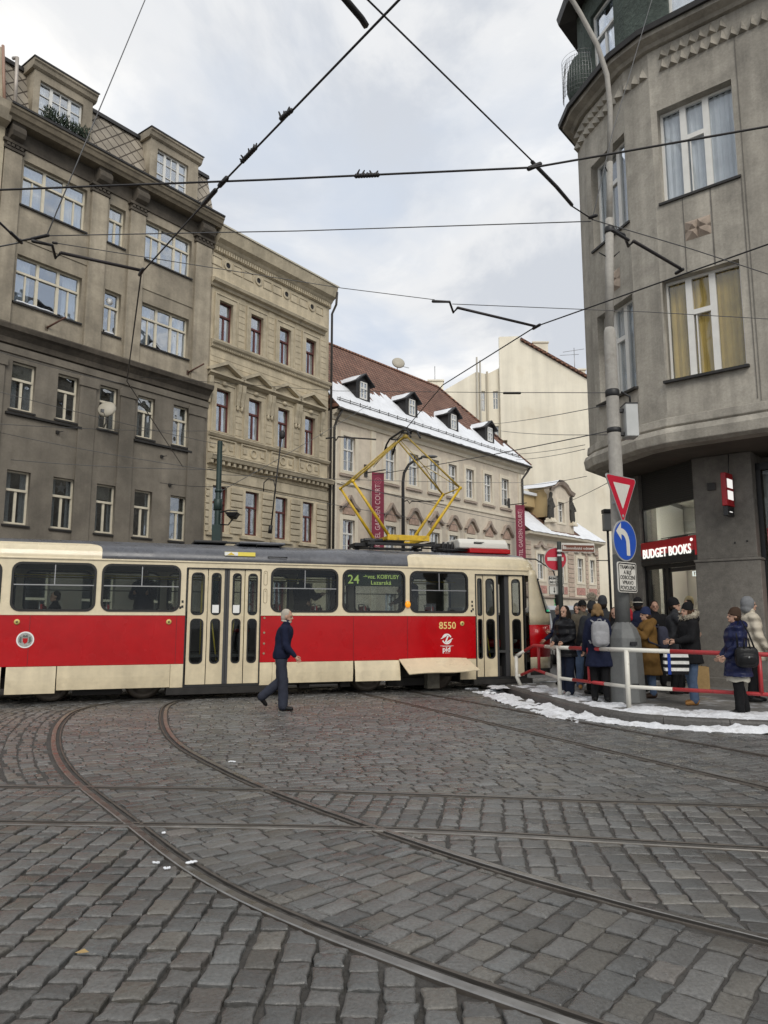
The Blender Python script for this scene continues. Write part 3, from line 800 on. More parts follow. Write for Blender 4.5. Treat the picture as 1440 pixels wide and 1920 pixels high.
# --- transfers and lamps on the side
text('lettering', '8550', .215, pm('cream_yellow_number', (.80, .60, .22), .5), tram, TRAM_M @ Matrix.Translation((4.62, SY - .003, 1.43)), .002, bold=.005, sx=.98)
def transfers():
    c = (4.60, 1.14); r = .115
    mb = MB(); n = 28
    def arcring(r0, r1, a0, a1):
        P = [(c[0] + r1 * math.cos(RD(a)), c[1] + r1 * math.sin(RD(a))) for a in np.linspace(a0, a1, 16)] + [(c[0] + r0 * math.cos(RD(a)), c[1] + r0 * math.sin(RD(a))) for a in np.linspace(a1, a0, 16)]
        mb.prism(P, SY - .006, SY + .001)
    arcring(.088, .118, 20, 165); arcring(.088, .118, 200, 345)
    mb.prism([(c[0] - .155, c[1] + .005), (c[0] - .12, c[1] + .005), (c[0] + .02, c[1] + .075), (c[0] - .02, c[1] + .09)], SY - .006, SY + .001)
    mb.prism([(c[0] + .155, c[1] + .01), (c[0] + .12, c[1] + .01), (c[0] - .03, c[1] - .075), (c[0] + .01, c[1] - .09)], SY - .006, SY + .001)
    mb.prism([(c[0] - .05, c[1] - .07), (c[0] - .015, c[1] - .07), (c[0] + .05, c[1] + .07), (c[0] + .015, c[1] + .07)], SY - .006, SY + .001)
    mb.box(c[0] - .16, c[0] + .16, SY - .005, SY + .001, .985, .992).box(c[0] - .11, c[0] + .11, SY - .005, SY + .001, .968, .974).box(c[0] - .05, c[0] + .06, SY - .005, SY + .001, .83, .836)
    mb.build('logo', M_WHT, tram)
    text('lettering', 'pid', .16, M_WHT, tram, TRAM_M @ Matrix.Translation((4.59, SY - .003, .91)), .002, bold=.006)
    # round crest towards the rear
    c2 = (-3.96, 1.19); mb = MB(); mb.disc(c2, .152, SY - .006, SY + .001, 30); o = mb.build('crest', M_WHT, tram)
    mb = MB(); mb.cur = 0; mb.disc(c2, .128, SY - .009, SY - .006, 26)
    mb.cur = 1; mb.prism([(c2[0] - .045, c2[1] + .03), (c2[0] - .04, c2[1] - .04), (c2[0], c2[1] - .075), (c2[0] + .04, c2[1] - .04), (c2[0] + .045, c2[1] + .03)], SY - .012, SY - .009)
    mb.cur = 2
    for s in (-1, 1):
        mb.prism([(c2[0] + s * .06, c2[1] - .07), (c2[0] + s * .105, c2[1] - .03), (c2[0] + s * .09, c2[1] + .06), (c2[0] + s * .062, c2[1] + .05)][::s], SY - .012, SY - .009)
    mb.prism([(c2[0] - .05, c2[1] + .045), (c2[0] + .05, c2[1] + .045), (c2[0] + .03, c2[1] + .1), (c2[0], c2[1] + .075), (c2[0] - .03, c2[1] + .1)], SY - .012, SY - .009)
    mb.build('crest_shield', [pm('crest_grey', (.34, .34, .32), .6, noise=(60, .5)), M_RED, pm('crest_dark', (.10, .11, .10), .6)], o)
transfers()
for u, z in ((-4.12, 1.52), (-1.40, 1.52), (4.98, 1.48)):
    mb = MB(); lathe_y(mb, [(.05, SY + .005), (.052, SY - .012), (.03, SY - .022)], (u, z), 18); o = mb.build('reflector', pm('yellow_reflector', (.62, .50, .16), .4), tram)
    mb = MB(); lathe_y(mb, [(.024, SY - .018), (.022, SY - .027)], (u, z), 12); mb.build('reflector_core', pm('bronze', (.16, .13, .05), .5), o)
mb = MB(); mb.ell((3.665, SY - .02, 1.90), .065, .045, .075); mb.build('indicator_lamp', M_ORANGE, tram)
mb = MB()
for z in (2.42, 2.05):
    ring(mb, rrect(.475, .535, z - .14, z + .14, .028), rrect(.465, .545, z - .15, z + .15, .035), SY - .006, SY + .001); mb.disc((.505, z + .1), .012, SY - .007, SY, 10)
for z in (1.60, 1.30, 1.08, .88): mb.disc((.50, z), .022, SY - .007, SY, 10)
mb.build('cover_plate', pm('cover_plate_tan', (.30, .24, .15), .5), tram)  # outline rings and dots in a darker tan
mb = MB()
for u, z in ((-1.15, 1.92), (-1.15, 1.82), (-1.19, 1.80), (5.24, 1.97), (5.24, 1.88), (5.26, 1.80), (5.22, 1.76)): mb.box(u - .02, u + .02, SY - .005, SY + .001, z - .025, z + .025)
mb.build('sticker', M_BLK, tram)
o = MB().box(-.35, .28, -1.232, -1.22, 2.865, 2.945).build('warning_label', M_YLAB, tram, M=TRAM_M @ Matrix.Translation((0, -.02, 0)))
MB().box(-.35, -.08, -1.236, -1.231, 2.87, 2.94).build('white_panel', M_WHT, o, M=TRAM_M @ Matrix.Translation((0, -.02, 0)))
mb = MB(); mb.prism([(-.30, 2.88), (-.14, 2.88), (-.22, 2.935)], -1.242, -1.235); mb.build('warning_sign', pm('warning_orange', (.7, .5, .05), .5), o, M=TRAM_M @ Matrix.Translation((0, -.02, 0)))
# --- roof equipment
mb = MB()
MB().tube([(.35, -.9, 3.07), (.37, -.9, 3.15), (.85, -.9, 3.15), (.87, -.9, 3.07)], .014, 6).build('roof_rail', BLACK, tram); MB().tube([(.55, -1.23, 2.86), (.55, -1.275, 2.86), (.95, -1.275, 2.86), (.95, -1.23, 2.86)], .012, 6).build('roof_rail', BLACK, tram)
mb.tube([(1.0, .5, 3.15), (1.0, .5, 3.3), (-.4, .5, 3.32), (-.4, .5, 3.15)], .03, 6)
mb.build('roof_rail', BLACK, tram)
mb = MB().box(.0, 1.0, -.85, .85, 3.16, 3.215); mb.build('roof_hatch', M_ROOFG, tram, bevel=.03)
mb = MB().box(-.9, -.2, -.5, .5, 3.19, 3.25); mb.build('roof_hatch', BLACK, tram, bevel=.02)
pan = MB()
pan.box(2.95, 4.75, -.62, -.52, 3.27, 3.33).box(2.95, 4.75, .52, .62, 3.27, 3.33).box(3.0, 3.12, -.62, .62, 3.33, 3.38).box(4.5, 4.62, -.62, .62, 3.33, 3.38)
for u in (3.05, 4.6):
    for v in (-.57, .57): pan.lathe([(.06, 3.16), (.075, 3.2), (.05, 3.22), (.075, 3.25), (.05, 3.27)], 10, (u, v))
pan.tube([(3.0, .1, 3.42), (4.0, .1, 3.44)], .06, 8).tube([(3.0, -.15, 3.42), (4.0, -.15, 3.42)], .045, 8).box(2.75, 3.1, -.25, .25, 3.26, 3.34)
P = pan.build('pantograph', BLACK, tram, bevel=.006)
uL, uR, kL, kR, uc = 3.52, 4.45, 2.62, 5.35, 4.0; vN, vF = -.48, .55
fr = MB().box(uL - .06, uR + .06, vN - .05, vN + .02, 3.40, 3.53).box(uL - .06, uR + .06, vF - .02, vF + .05, 3.40, 3.50).box(uL - .06, uL + .02, vN, vF, 3.42, 3.50).box(uR - .02, uR + .06, vN, vF, 3.42, 3.50)
fr.build('base_frame', M_YEL, P, M=TRAM_M, bevel=.01)
for v in (vN, vF):
    for a, k in ((uL, kL), (uR, kR)): low = MB(); low.tube([(a, v, 3.48), (k, v, 4.74)], [.042, .03], 8); low.ell((k, v, 4.74), .045, .045, .045); low.build('lower_arm', M_YEL, P, M=TRAM_M)
for k in (kL, kR): MB().tube([(k, vN, 4.74), (k, vF, 4.74)], .016, 6).build('knee_bar', M_YEL, P, M=TRAM_M)
M_UPA = pm('worn_pantograph_yellow', (.42, .29, .05), .5, noise=(9, .3))
za = 6.0
for s, k in ((-1, kL), (1, kR)):
    for v in (vN, vF): MB().tube([(k, v, 4.74), (uc + s * .05, v * .55 - .02, za - .05)], [.026, .019], 6).build('upper_arm', M_UPA, P, M=TRAM_M)
    up = MB(); up.tube([(k, vN, 4.74), (uc + s * .6, .05, 5.36), (k, vF, 4.74)], .010, 5).tube([(uc + s * .6, .05, 5.36), (uc, .05, za - .06)], .010, 5); up.build('brace', M_UPA, P, M=TRAM_M)
up = MB(); up.tube([(uc, vN * .6, za - .05), (uc, vF * .6, za - .05)], .024, 6); up.ell((uc, vN * .6, za - .04), .06, .06, .06)
up.build('apex_joint', M_UPA, P, M=TRAM_M)
hd = MB()
for du in (-.12, .12): hd.tube([(uc + du, -.95, za - .22), (uc + du, -.75, za - .02), (uc + du, -.5, za + .07), (uc + du, .5, za + .07), (uc + du, .75, za - .02), (uc + du, .95, za - .22)], .026, 6)
hd.tube([(uc - .14, -.35, za + .03), (uc + .14, -.35, za + .03)], .02, 6).tube([(uc - .14, .35, za + .03), (uc + .14, .35, za + .03)], .02, 6)
hd.build('collector_head', BLACK, P, M=TRAM_M)
mb = MB().box(4.95, 5.25, -.3, .3, 3.2, 3.38)
for k in range(4): mb.tube([(4.92 + .12 * k, -.34, 3.24), (4.95 + .12 * k, -.34, 3.42)], .03, 6)
mb.tube([(4.3, -.5, 3.24), (5.9, -.5, 3.2)], .02, 6).tube([(4.9, .1, 3.2), (4.95, .1, 3.42), (5.4, .1, 3.42), (5.42, .1, 3.2)], .015, 6)
mb.build('roof_resistor', BLACK, tram, bevel=.02)
mb = MB(); mb.xprof([(-.62, 3.26), (.62, 3.26), (.62, 3.40), (.5, 3.50), (-.5, 3.50), (-.62, 3.40)][::-1], 5.25, 6.55); o = mb.build('air_conditioner', pm('off_white_plastic', (.70, .68, .62), .5), tram, bevel=.04, seg=3)
MB().box(5.5, 6.6, -.64, .64, 3.15, 3.262).build('air_conditioner_base', M_RED, o, M=TRAM_M, bevel=.02)
mb = MB()
for k in range(5): mb.box(5.62, 5.90 - .02 * k, -.628, -.618, 3.42 - .012 * k, 3.426 - .012 * k)
mb.build('vent_slots', BLACK, o, M=TRAM_M)
# mirror
mb = MB().tube([(6.6, -.95, 3.02), (7.0, -1.12, 3.0), (7.3, -1.40, 2.72), (7.38, -1.45, 2.35), (7.38, -1.45, 2.1)], .018, 6); m = mb.build('mirror_arm', BLACK, tram)
mb = MB(); mb.ell((7.38, -1.45, 2.12), .06, .10, .27, e=.7); mb.build('mirror', BLACK, m, M=TRAM_M)
mb = MB(); mb.ell((7.20, -1.13, 1.25), .09, .07, .09); mb.build('turn_signal', M_ORANGE, tram)
mb = MB(); mb.ell((7.46, -.80, 1.05), .08, .11, .10); mb.build('headlight', WHITEP, tram)
mb = MB(); mb.ell((7.47, .80, 1.05), .08, .11, .1); mb.build('headlight', WHITEP, tram)
MB().box(7.50, 7.56, -.75, -.35, 1.74, 1.81).build('green_marker', emis('green_lamp', (.05, .9, .4), .8), tram)

mb = MB()
for u in (-5.1, -3.9, -1.25, 1.0, 2.42, 3.66): mb.box(u - .004, u + .004, SY - .0035, SY + .001, ZC + .01, ZR - .02)
mb.build('panel_seam', pm('seam_dark_red', (.16, .004, .006), .5), tram)
mb = MB()
for u in np.arange(-6.5, 5.3, .16):
    if not (-1.2 < u < .5): mb.disc((u, ZC + .022), .006, SY - .005, SY, 6)
mb.build('rivet_row', M_RED, tram)
# ================================================================= BUILDINGS
M_B1U = pm('grey_beige_render', (.325, .283, .215), .85, noise=((.28, .24), (1.4, .24), (14, .09)), streak=(1.6, .30), bump=(40, .25, .01), dirt=((.13, .11, .085), .8, .56, .2, .5))
M_B1L = pm('soot_brown_render', (.172, .152, .122), .85, noise=((.3, .2), (1.7, .2), (16, .08)), streak=(1.2, .25), bump=(40, .25, .01), dirt=((.09, .078, .062), .8, .55, .2, .5))
M_B1D = pm('sooty_cornice', (.085, .072, .056), .9, noise=((.8, .35), (9, .2)), streak=(1.3, .3), dirt=((.2, .17, .12), 2, .6, .2, .4))
M_CRM = pm('cream_window_paint', (.62, .57, .45), .5, noise=(5, .1))
M_WIN_W = pm('white_window_paint', (.70, .69, .65), .5, noise=(5, .06))
M_BRN = pm('oxblood_window_paint', (.10, .022, .018), .5, noise=(5, .2))
M_SILL = pm('dark_sheet_metal', (.03, .028, .026), .5, .3, noise=(4, .3))
M_B2 = pm('sand_render', (.51, .44, .315), .85, noise=((.35, .16), (2.4, .16), (18, .08)), streak=(2.0, .22), bump=(50, .2, .008), dirt=((.26, .21, .13), 1.1, .58, .2, .5))
M_B2T = pm('sand_mouldings', (.46, .40, .29), .85, noise=((.6, .16), (6, .12)), streak=(1.6, .2), dirt=((.2, .16, .1), 1.8, .55, .2, .55))
M_B3 = pm('pale_buff_render', (.60, .525, .42), .85, noise=((.25, .12), (3, .09)), streak=(2.0, .14), bump=(50, .15, .006), dirt=((.36, .29, .21), .9, .60, .2, .4))
M_B3T = pm('cream_band_render', (.70, .63, .50), .85, noise=((.5, .07), (5, .05)), streak=(1.5, .1))
M_PINK = pm('dusty_pink_moulding', (.35, .285, .235), .85, noise=((1, .15), (8, .12)))
M_FIRE = pm('cream_firewall', (.80, .745, .61), .9, noise=((.12, .08), (.9, .06)), streak=(.9, .16), dirt=((.55, .48, .36), .45, .52, .2, .55))
M_PIPE = pm('drainpipe', (.05, .045, .04), .5, .3)

def window(root, M, u0, u1, z0, z1, style, mat, y=.15, gl=None, curtain=0.0, sill=None, blind=0.0, label=None, sillmat=None, snow=False, lit=None):
    mb = MB(); f = .055; W = u1 - u0; H = z1 - z0; d = y + .07
    mb.box(u0, u0 + f, y, d, z0, z1).box(u1 - f, u1, y, d, z0, z1).box(u0 + f, u1 - f, y, d, z1 - f, z1).box(u0 + f, u1 - f, y, d, z0, z0 + f * 1.2)
    def v(u, za, zb, w=.05, p=0): mb.box(u - w / 2, u + w / 2, y + .003 - p, d - .003, za, zb)
    def h(z, ua, ub, w=.06, p=.02): mb.box(ua, ub, y - p, d - .005, z - w / 2, z + w / 2)
    a, b = u0 + f, u1 - f
    if style == 'T':
        zt = z0 + H * .64; h(zt, a, b, .075, .03); v((a + b) / 2, z0 + f, zt - .03, .075)
    elif style == 'W':
        zt = z0 + H * .66; h(zt, a, b, .07, .03)
        for t in (.335, .665): v(a + (b - a) * t, z0 + f, z1 - f, .09, .01)
        for t in (.155, .845): v(a + (b - a) * t, z0 + f, zt - .03, .05)
    elif style == 'D':
        for t in (.27, .73): v(a + (b - a) * t, z0 + f, z1 - f, .10, .01)
        v((a + b) / 2, z0 + f, z1 - f, .03); h(z0 + H * .40, a, b, .025, 0); h(z0 + H * .72, a, b, .025, 0)
    elif style == 'R':
        for t in (.30, .63): v(a + (b - a) * t, z0 + f, z1 - f, .13, .015)
        h(z0 + H * .64, a + (b - a) * .30 + .06, a + (b - a) * .63 - .06, .11, .015)
        for t in (.385,): v(a + (b - a) * t, z0 + f, z0 + H * .64, .02)
    elif style == 'X':
        zt = z0 + H * .62; h(zt, a, b, .08, .02); v((a + b) / 2, z0 + f, z1 - f, .085)
        h(z0 + H * .3, a, b, .02, -.01)
    o = mb.build('window', mat, root, M)
    if label: o['label'] = label
    MB().box(u0 + .02, u1 - .02, y + .035, y + .042, z0 + .02, z1 - .02).build('pane', gl or G_HOUSE, o, M)
    if sill:
        m2 = MB().xprof([(-sill, z0 - .03), (y, z0 + .005), (y, z0 - .05), (-sill, z0 - .085)][::-1], u0 - .06, u1 + .06); m2.build('sill', sillmat or M_SILL, o, M)
        if snow: 
            m3 = MB()
            m3.tube([(u0 + .05 + (W * .55) * q / 6, -sill * .5, z0 + .005 + .012 * (q % 2)) for q in range(7)], .028, 6)
            m3.build('sill_snow', SNOW, o, M)
    if blind: MB().box(u0 + f, u1 - f, y + .075, y + .085, z1 - H * blind, z1 - f).build('roller_blind', pm('cream_blind', (.55, .50, .40), .8, noise=(2, .1)), o, M)
    if curtain:
        m3 = MB(); 
        def drape(a, b):
            n = max(6, int((b - a) / .04)); r0 = []; r1 = []
            for i in range(n + 1):
                u = a + (b - a) * i / n; yy = y + .10 + .02 * math.sin(i * 1.9) ; r0.append((u, yy, z0 + .03)); r1.append((u, yy, z1 - .05))
            m3.loft([r0, r1], cap=False, closed=False)
        if curtain >= 1: drape(u0, u1)
        else: drape(u0, u0 + W * curtain); drape(u1 - W * curtain, u1)
        m3.build('curtain', lit or CURTAIN, o, M)
    return o
def cornice(name, root, M, prof, u0, u1, mat): return MB().xprof(prof, u0, u1).build(name, mat, root, M)
def shell(root, M, u0, u1, depth, z1, mat, front=.62):
    """back, sides and a dark sheet standing in for unlit rooms behind a facade"""
    MB().box(u0, u1, depth - .3, depth, -.03, z1).build('back_wall', mat, root, M)
    MB().box(u0, u0 + .25, .302, depth - .302, -.03, z1).build('side_wall', mat, root, M)
    MB().box(u1 - .25, u1, .302, depth - .302, -.03, z1).build('side_wall', mat, root, M)
    mb = MB().box(u0 + .27, u1 - .27, front + .5, front + .55, 0, z1 - .1); mb.build('dark_backing', DARK, root, M)

# ---------------------------------------------------------------- B1: brown-grey apartment house on the left
B1 = Plane(tuple(atY(390, 1165, 28.66)[:2]), vpang(1820)); M = B1.M
b1 = thing('apartment_building', 'tall grey brown apartment house with mansard dormers behind the rear of the tram', 'building', M)
UL, UR = -8.78, -.36
BIG = [(-8.08, -5.87), (-3.5, -1.42)]; NAR = (-5.0, -4.36)
R2 = [(-7.97, -7.22), (-6.48, -5.76), (-4.97, -4.28), (-3.48, -2.76), (-1.95, -1.25)]
R1 = [(-7.90, -7.16), (-6.42, -5.67), (-4.89, -4.17), (-3.43, -2.71), (-1.92, -1.17)]
hol = []
for a, b in BIG: hol += [rect(a, b, 14.8, 16.32), rect(a, b, 11.52, 13.1)]
for z0, z1 in ((14.82, 16.25), (11.48, 13.05)): hol.append(rect(*NAR, z0, z1))
plate('upper_wall', rect(UL, UR, 10.7, 17.38), hol, M_B1U, b1, M, 0, .3)
hol = [rect(a, b, 8.06, 9.58) for a, b in R2] + [rect(a, b, 4.48, 6.14) for a, b in R1] + [rect(a, b, .8, 3.1) for a, b in ((-8, -6.3), (-5.2, -4), (-3.2, -1.5))]
plate('lower_wall', rect(UL, UR, -.03, 10.42), hol, M_B1L, b1, M, .0, .3)
shell(b1, M, UL, UR, 9, 17.38, M_B1L)
cu = [.45, .0, .3, .5, .0, .3, .6]
for k, (a, b) in enumerate(BIG):
    window(b1, M, a, b, 14.8, 16.32, 'W', M_CRM, curtain=.33, sill=.07); window(b1, M, a, b, 11.52, 13.1, 'W', M_CRM, curtain=.25, sill=.07, snow=(k == 0))
window(b1, M, *NAR, 14.82, 16.25, 'T', M_CRM, curtain=.4, sill=.06); w = window(b1, M, *NAR, 11.48, 13.05, 'T', M_CRM, sill=.06, snow=True)
mb = MB(); c = (-4.7, 12.72)
for k in range(6):
    a = k * PI / 6; dx, dz = math.cos(a) * .13, math.sin(a) * .13; mb.tube([(c[0] - dx, .17, c[1] - dz), (c[0] + dx, .17, c[1] + dz)], .018, 4)
mb.build('paper_snowflake', M_WHT, w, M)
for k, (a, b) in enumerate(R2): window(b1, M, a, b, 8.06, 9.58, 'T', M_CRM, y=.13, gl=G_DARK, curtain=(.35, 0, .25, .3, .2)[k], sill=.05, blind=(.33, 0, 0, .45, .36)[k])
for k, (a, b) in enumerate(R1):
    w = window(b1, M, a, b, 4.48, 6.14, 'T', M_CRM, y=.13, gl=G_DARK, curtain=(.3, .25, .25, .2, .45)[k], sill=.05, blind=(0, 0, .3, 0, .36)[k])
    if k == 1:
        P = [((a + b) / 2 + (.2 if i % 2 == 0 else .085) * math.sin(i * PI / 5), 5.83 + (.2 if i % 2 == 0 else .085) * math.cos(i * PI / 5)) for i in range(10)]
        MB().prism(P[::-1], .18, .2).build('paper_star', pm('grey_paper_star', (.42, .4, .38), .8), w, M)
for a, b in ((-8, -6.3), (-5.2, -4), (-3.2, -1.5)): window(b1, M, a, b, .8, 3.1, 'X', M_CRM, gl=G_DARK)
PIL = [(-8.76, -8.2), (-5.74, -5.12), (-4.22, -3.6), (-1.28, -.52)]
for a, b in PIL:
    MB().box(a, b, -.13, 0, 10.72, 16.35).build('pilaster', M_B1U, b1, M, bevel=.02)
    mb = MB().box(a - .05, b + .05, -.17, -.002, 16.352, 16.44).box(a - .02, b + .02, -.15, -.002, 16.44, 16.56).box(a - .09, b + .09, -.22, -.002, 16.56, 16.66)
    for i in range(4):
        u = a + (b - a) * (i + .5) / 4; mb.box(u - .05, u + .05, -.2, -.15, 16.46, 16.55)
    mb.build('capital', M_B1D, b1, M)
    mb = MB()                                               # scroll console under the cornice
    pr = [(-.0, 16.665), (-.22, 16.67), (-.37, 16.75), (-.44, 16.88), (-.43, 17.03), (-.34, 17.13), (-.39, 17.195), (0, 17.195)]
    mb.xprof(pr[::-1], a + .06, b - .06); mb.build('console', M_B1D, b1, M, bevel=.02)
    MB().box(a + .02, b - .02, -.07, 0, 4.0, 9.7).box(a - .05, b + .05, -.11, -.072, 9.35, 9.62).build('lower_pilaster', M_B1L, b1, M, bevel=.01)
cornice('frieze', b1, M, [(-.05, 16.66), (-.05, 17.195), (0, 17.195), (0, 16.66)], UL, UR, M_B1D)
cornice('main_cornice', b1, M, [(-.02, 17.2), (-.44, 17.2), (-.50, 17.29), (-.56, 17.33), (-.61, 17.46), (-.65, 17.5), (-.65, 17.6), (-.15, 17.72), (.3, 17.72), (.3, 17.4), (-.02, 17.4)][::-1], UL - .1, UR + .0, pm('grimy_cornice', (.20, .168, .12), .85, noise=((.8, .3), (9, .15)), streak=(1.5, .3)))
mb = MB(); mb.box(UL - .1, UR, -.69, -.64, 17.58, 17.65); mb.build('gutter', M_SILL, b1, M)
cornice('string_course', b1, M, [(0, 10.05), (-.10, 10.08), (-.12, 10.25), (-.25, 10.40), (-.34, 10.46), (-.38, 10.60), (-.36, 10.64), (0, 10.72)][::-1], UL - .05, UR - .02, M_B1D)
cornice('band', b1, M, [(0, 9.78), (-.05, 9.80), (-.05, 10.03), (0, 10.03)][::-1], UL, UR, M_B1L)
for a, b in ((-8.2, -5.74), (-3.6, -1.28)):
    for z0, z1 in ((13.6, 14.45), (10.75, 11.30)): MB().box(a, b, -.03, -.002, z0, z1).build('spandrel', M_B1U, b1, M, bevel=.01)
for a, b in ((-8.1, -5.6), (-3.6, -1.1)): MB().xprof([(0, 7.94), (-.09, 7.93), (-.09, 7.86), (0, 7.84)][::-1], a, b).build('sill_band', M_SILL, b1, M)
for u in (-6.9, -1.3):                                      # flag poles
    mb = MB().tube([(u - .1, 0, 10.95), (u + .25, -.55, 11.3)], .03, 6).box(u - .16, u - .04, -.03, 0, 10.85, 11.05); mb.build('flag_holder', pm('rusty_iron', (.10, .045, .03), .7), b1, M)
mb = MB()
for u, z in ((-6.4, 7.6), (-2.4, 7.5), (-2.0, 6.5)): mb.box(u - .05, u + .05, -.06, 0, z - .05, z + .05).tube([(u, -.03, z), (u + .1, -.2, z + .02)], .015, 5)
mb.build('wall_anchor', M_SILL, b1, M)
# mansard with diamond slates
def diamond_mat():
    m = bpy.data.materials.new('diamond_slates'); m.use_nodes = True; nt = NT(m); b = nt.n['Principled BSDF']; b.inputs['Roughness'].default_value = .8
    tc = nt.new('ShaderNodeTexCoord'); mp = nt.new('ShaderNodeMapping'); mp.inputs['Rotation'].default_value = (0, RD(45), 0); nt.link(tc.outputs['Object'], mp.inputs[0])
    sx = nt.new('ShaderNodeSeparateXYZ'); nt.link(mp.outputs[0], sx.inputs[0]); cx = nt.new('ShaderNodeCombineXYZ'); nt.link(sx.outputs[0], cx.inputs[0]); nt.link(sx.outputs[2], cx.inputs[1])
    br = nt.new('ShaderNodeTexBrick', Scale=1.0, offset=0.0); br.inputs['Brick Width'].default_value = .36; br.inputs['Row Height'].default_value = .36; br.inputs['Mortar Size'].default_value = .022
    br.inputs['Color1'].default_value = (.36, .32, .26, 1); br.inputs['Color2'].default_value = (.28, .245, .195, 1); br.inputs['Mortar'].default_value = (.075, .06, .045, 1)
    nt.link(cx.outputs[0], br.inputs['Vector']); n = nt.new('ShaderNodeTexNoise', Scale=1.2, Detail=4.0); nt.link(tc.outputs['Object'], n.inputs['Vector'])
    mr = nt.new('ShaderNodeMapRange'); mr.inputs[1].default_value = .3; mr.inputs[2].default_value = .7; mr.inputs[3].default_value = .7; mr.inputs[4].default_value = 1.25; nt.link(n.outputs['Fac'], mr.inputs[0])
    mx = nt.new('ShaderNodeMix', data_type='RGBA', blend_type='MULTIPLY'); mx.inputs[0].default_value = 1; nt.link(br.outputs['Color'], mx.inputs[6]); nt.link(mr.outputs[0], mx.inputs[7]); nt.link(mx.outputs[2], b.inputs['Base Color'])
    bp = nt.new('ShaderNodeBump', Strength=.8, Distance=.03); bp.invert = True; nt.link(br.outputs['Fac'], bp.inputs['Height']); nt.link(bp.outputs[0], b.inputs['Normal'])
    return m
mb = MB().xprof([(.0, 17.73), (.55, 19.72), (8.7, 19.72), (8.9, 17.73)][::-1], UL, UR); rf = mb.build('mansard_roof', diamond_mat(), b1, M)
MB().xprof([(.45, 19.70), (.48, 19.86), (.75, 19.93), (8.7, 19.93), (8.7, 19.722), (.6, 19.722)][::-1], UL, UR + .03).build('roof_edge', M_SILL, rf, M)
for a, b, wa, wb, wz in ((-8.1, -5.8, -7.78, -6.25, 17.98), (-3.62, -1.2, -3.2, -1.78, 17.98)):
    hole = [rect(wa, wb, 17.8, 19.34)]
    d = plate('dormer', rect(a + .1, b - .1, 17.72, 19.62), hole, M_B1U, b1, M, -.06, .25)
    MB().box(a + .1, a + .3, .192, 2.2, 17.73, 19.6).box(b - .3, b - .1, .192, 2.2, 17.73, 19.6).box(a + .32, b - .32, .75, .8, 17.73, 19.6).build('cheek', M_B1U, d, M)
    MB().xprof([(-.08, 19.622), (-.16, 19.68), (-.2, 19.8), (-.25, 19.84), (-.25, 19.93), (2.2, 19.98), (2.2, 19.622)][::-1], a, b).build('dormer_cornice', M_B1U, d, M, bevel=.01)
    MB().xprof([(-.27, 19.90), (-.27, 19.96), (2.2, 20.03), (2.2, 19.985), (-.25, 19.935)][::-1], a - .03, b + .03).build('dormer_cap', M_SILL, d, M)
    window(d, M, wa, wb, 17.8, 19.34, 'D', M_WIN_W, y=.05, curtain=.2)
MB().tube([(-8.6, -.2, 17.7), (-8.6, -.1, 19.6), (-8.5, .4, 19.9)], .06, 8).build('downpipe', pm('galvanised_pipe', (.40, .36, .32), .5, .3, noise=(3, .2)), b1, M)
# balcony planting in front of the first dormer
bp_ = thing('balcony_plant', 'dark green plants in a box under the left dormer window', 'plant', M @ Matrix.Translation((-7.0, -.42, 17.66)))
MB().box(-.75, .75, -.1, .12, .0, .14).build('planter', M_SILL, bp_)
mb = MB()
for k in range(1100):
    x = crng.uniform(-.78, .78); h = .14 + crng.random() ** 1.5 * .40; y = crng.uniform(-.18, .16); a = crng.uniform(0, 6.3); t = crng.uniform(-.8, .8); s = crng.uniform(.04, .08)
    Mx = Matrix.Translation((x, y, h)) @ Matrix.Rotation(a, 4, 'Z') @ Matrix.Rotation(t, 4, 'X')
    mb.add([(-s * .4, 0, 0), (s * .4, 0, 0), (0, 0, s * 1.8)], [(0, 1, 2)], Mx)
mb.build('foliage', pm('dark_leaves', (.022, .038, .020), .7, noise=(8, .5)), bp_)
# satellite dish
sd = thing('satellite_dish', 'round cream satellite dish on an arm beside the middle window of the brown house', 'satellite dish', M @ Matrix.Translation((-5.02, -.02, 8.05)))
mb = MB(); Mx = Matrix.Translation((-.02, -.55, .55)) @ Matrix.Rotation(RD(-50), 4, 'Z') @ Matrix.Rotation(RD(-18), 4, 'X') @ ROTX
mb.lathe([(.03, .08), (.15, .06), (.26, .02), (.31, -.03), (.305, -.035), (.25, .0), (.03, .06)], 24, M=Mx); mb.build('dish', pm('dish_cream', (.40, .37, .30), .5), sd)
mb = MB().tube([(.25, .0, .05), (.05, -.45, .1), (0, -.5, .5)], .025, 6).tube([(0, -.5, .3), (-.3, -.8, .35)], .012, 5).box(-.36, -.27, -.84, -.75, .32, .42); mb.build('bracket', STEEL, sd)
# neighbour at the frame's left edge
nb = thing('corner_house', 'narrow strip of a beige corner house at the far left edge beside the brown house', 'building', M @ Matrix.Translation((-8.8, 0, 0)))
Mn = WM[nb]
plate('wall', rect(-6, -.0, -.03, 17.2), [rect(-2.6, -1.6, z, z + 1.7) for z in (4.4, 8, 11.4, 14.7)] + [rect(-4.8, -3.8, z, z + 1.7) for z in (4.4, 8, 11.4, 14.7)], M_B2T, nb, Mn, -.12, .3)
for z in (4.4, 8, 11.4, 14.7):
    for u in (-2.6, -4.8): window(nb, Mn, u, u + 1, z, z + 1.7, 'T', M_CRM, y=.02)
MB().box(-6, -5.75, .19, 8, -.03, 17.2).box(-5.7, -.05, .9, .95, 0, 17).build('side_wall', M_B2T, nb, Mn)
cornice('cornice', nb, Mn, [(-.12, 17.0), (-.4, 17.1), (-.55, 17.4), (-.6, 17.62), (.3, 17.7), (.3, 17.0)][::-1], -6, .02, M_B1U)
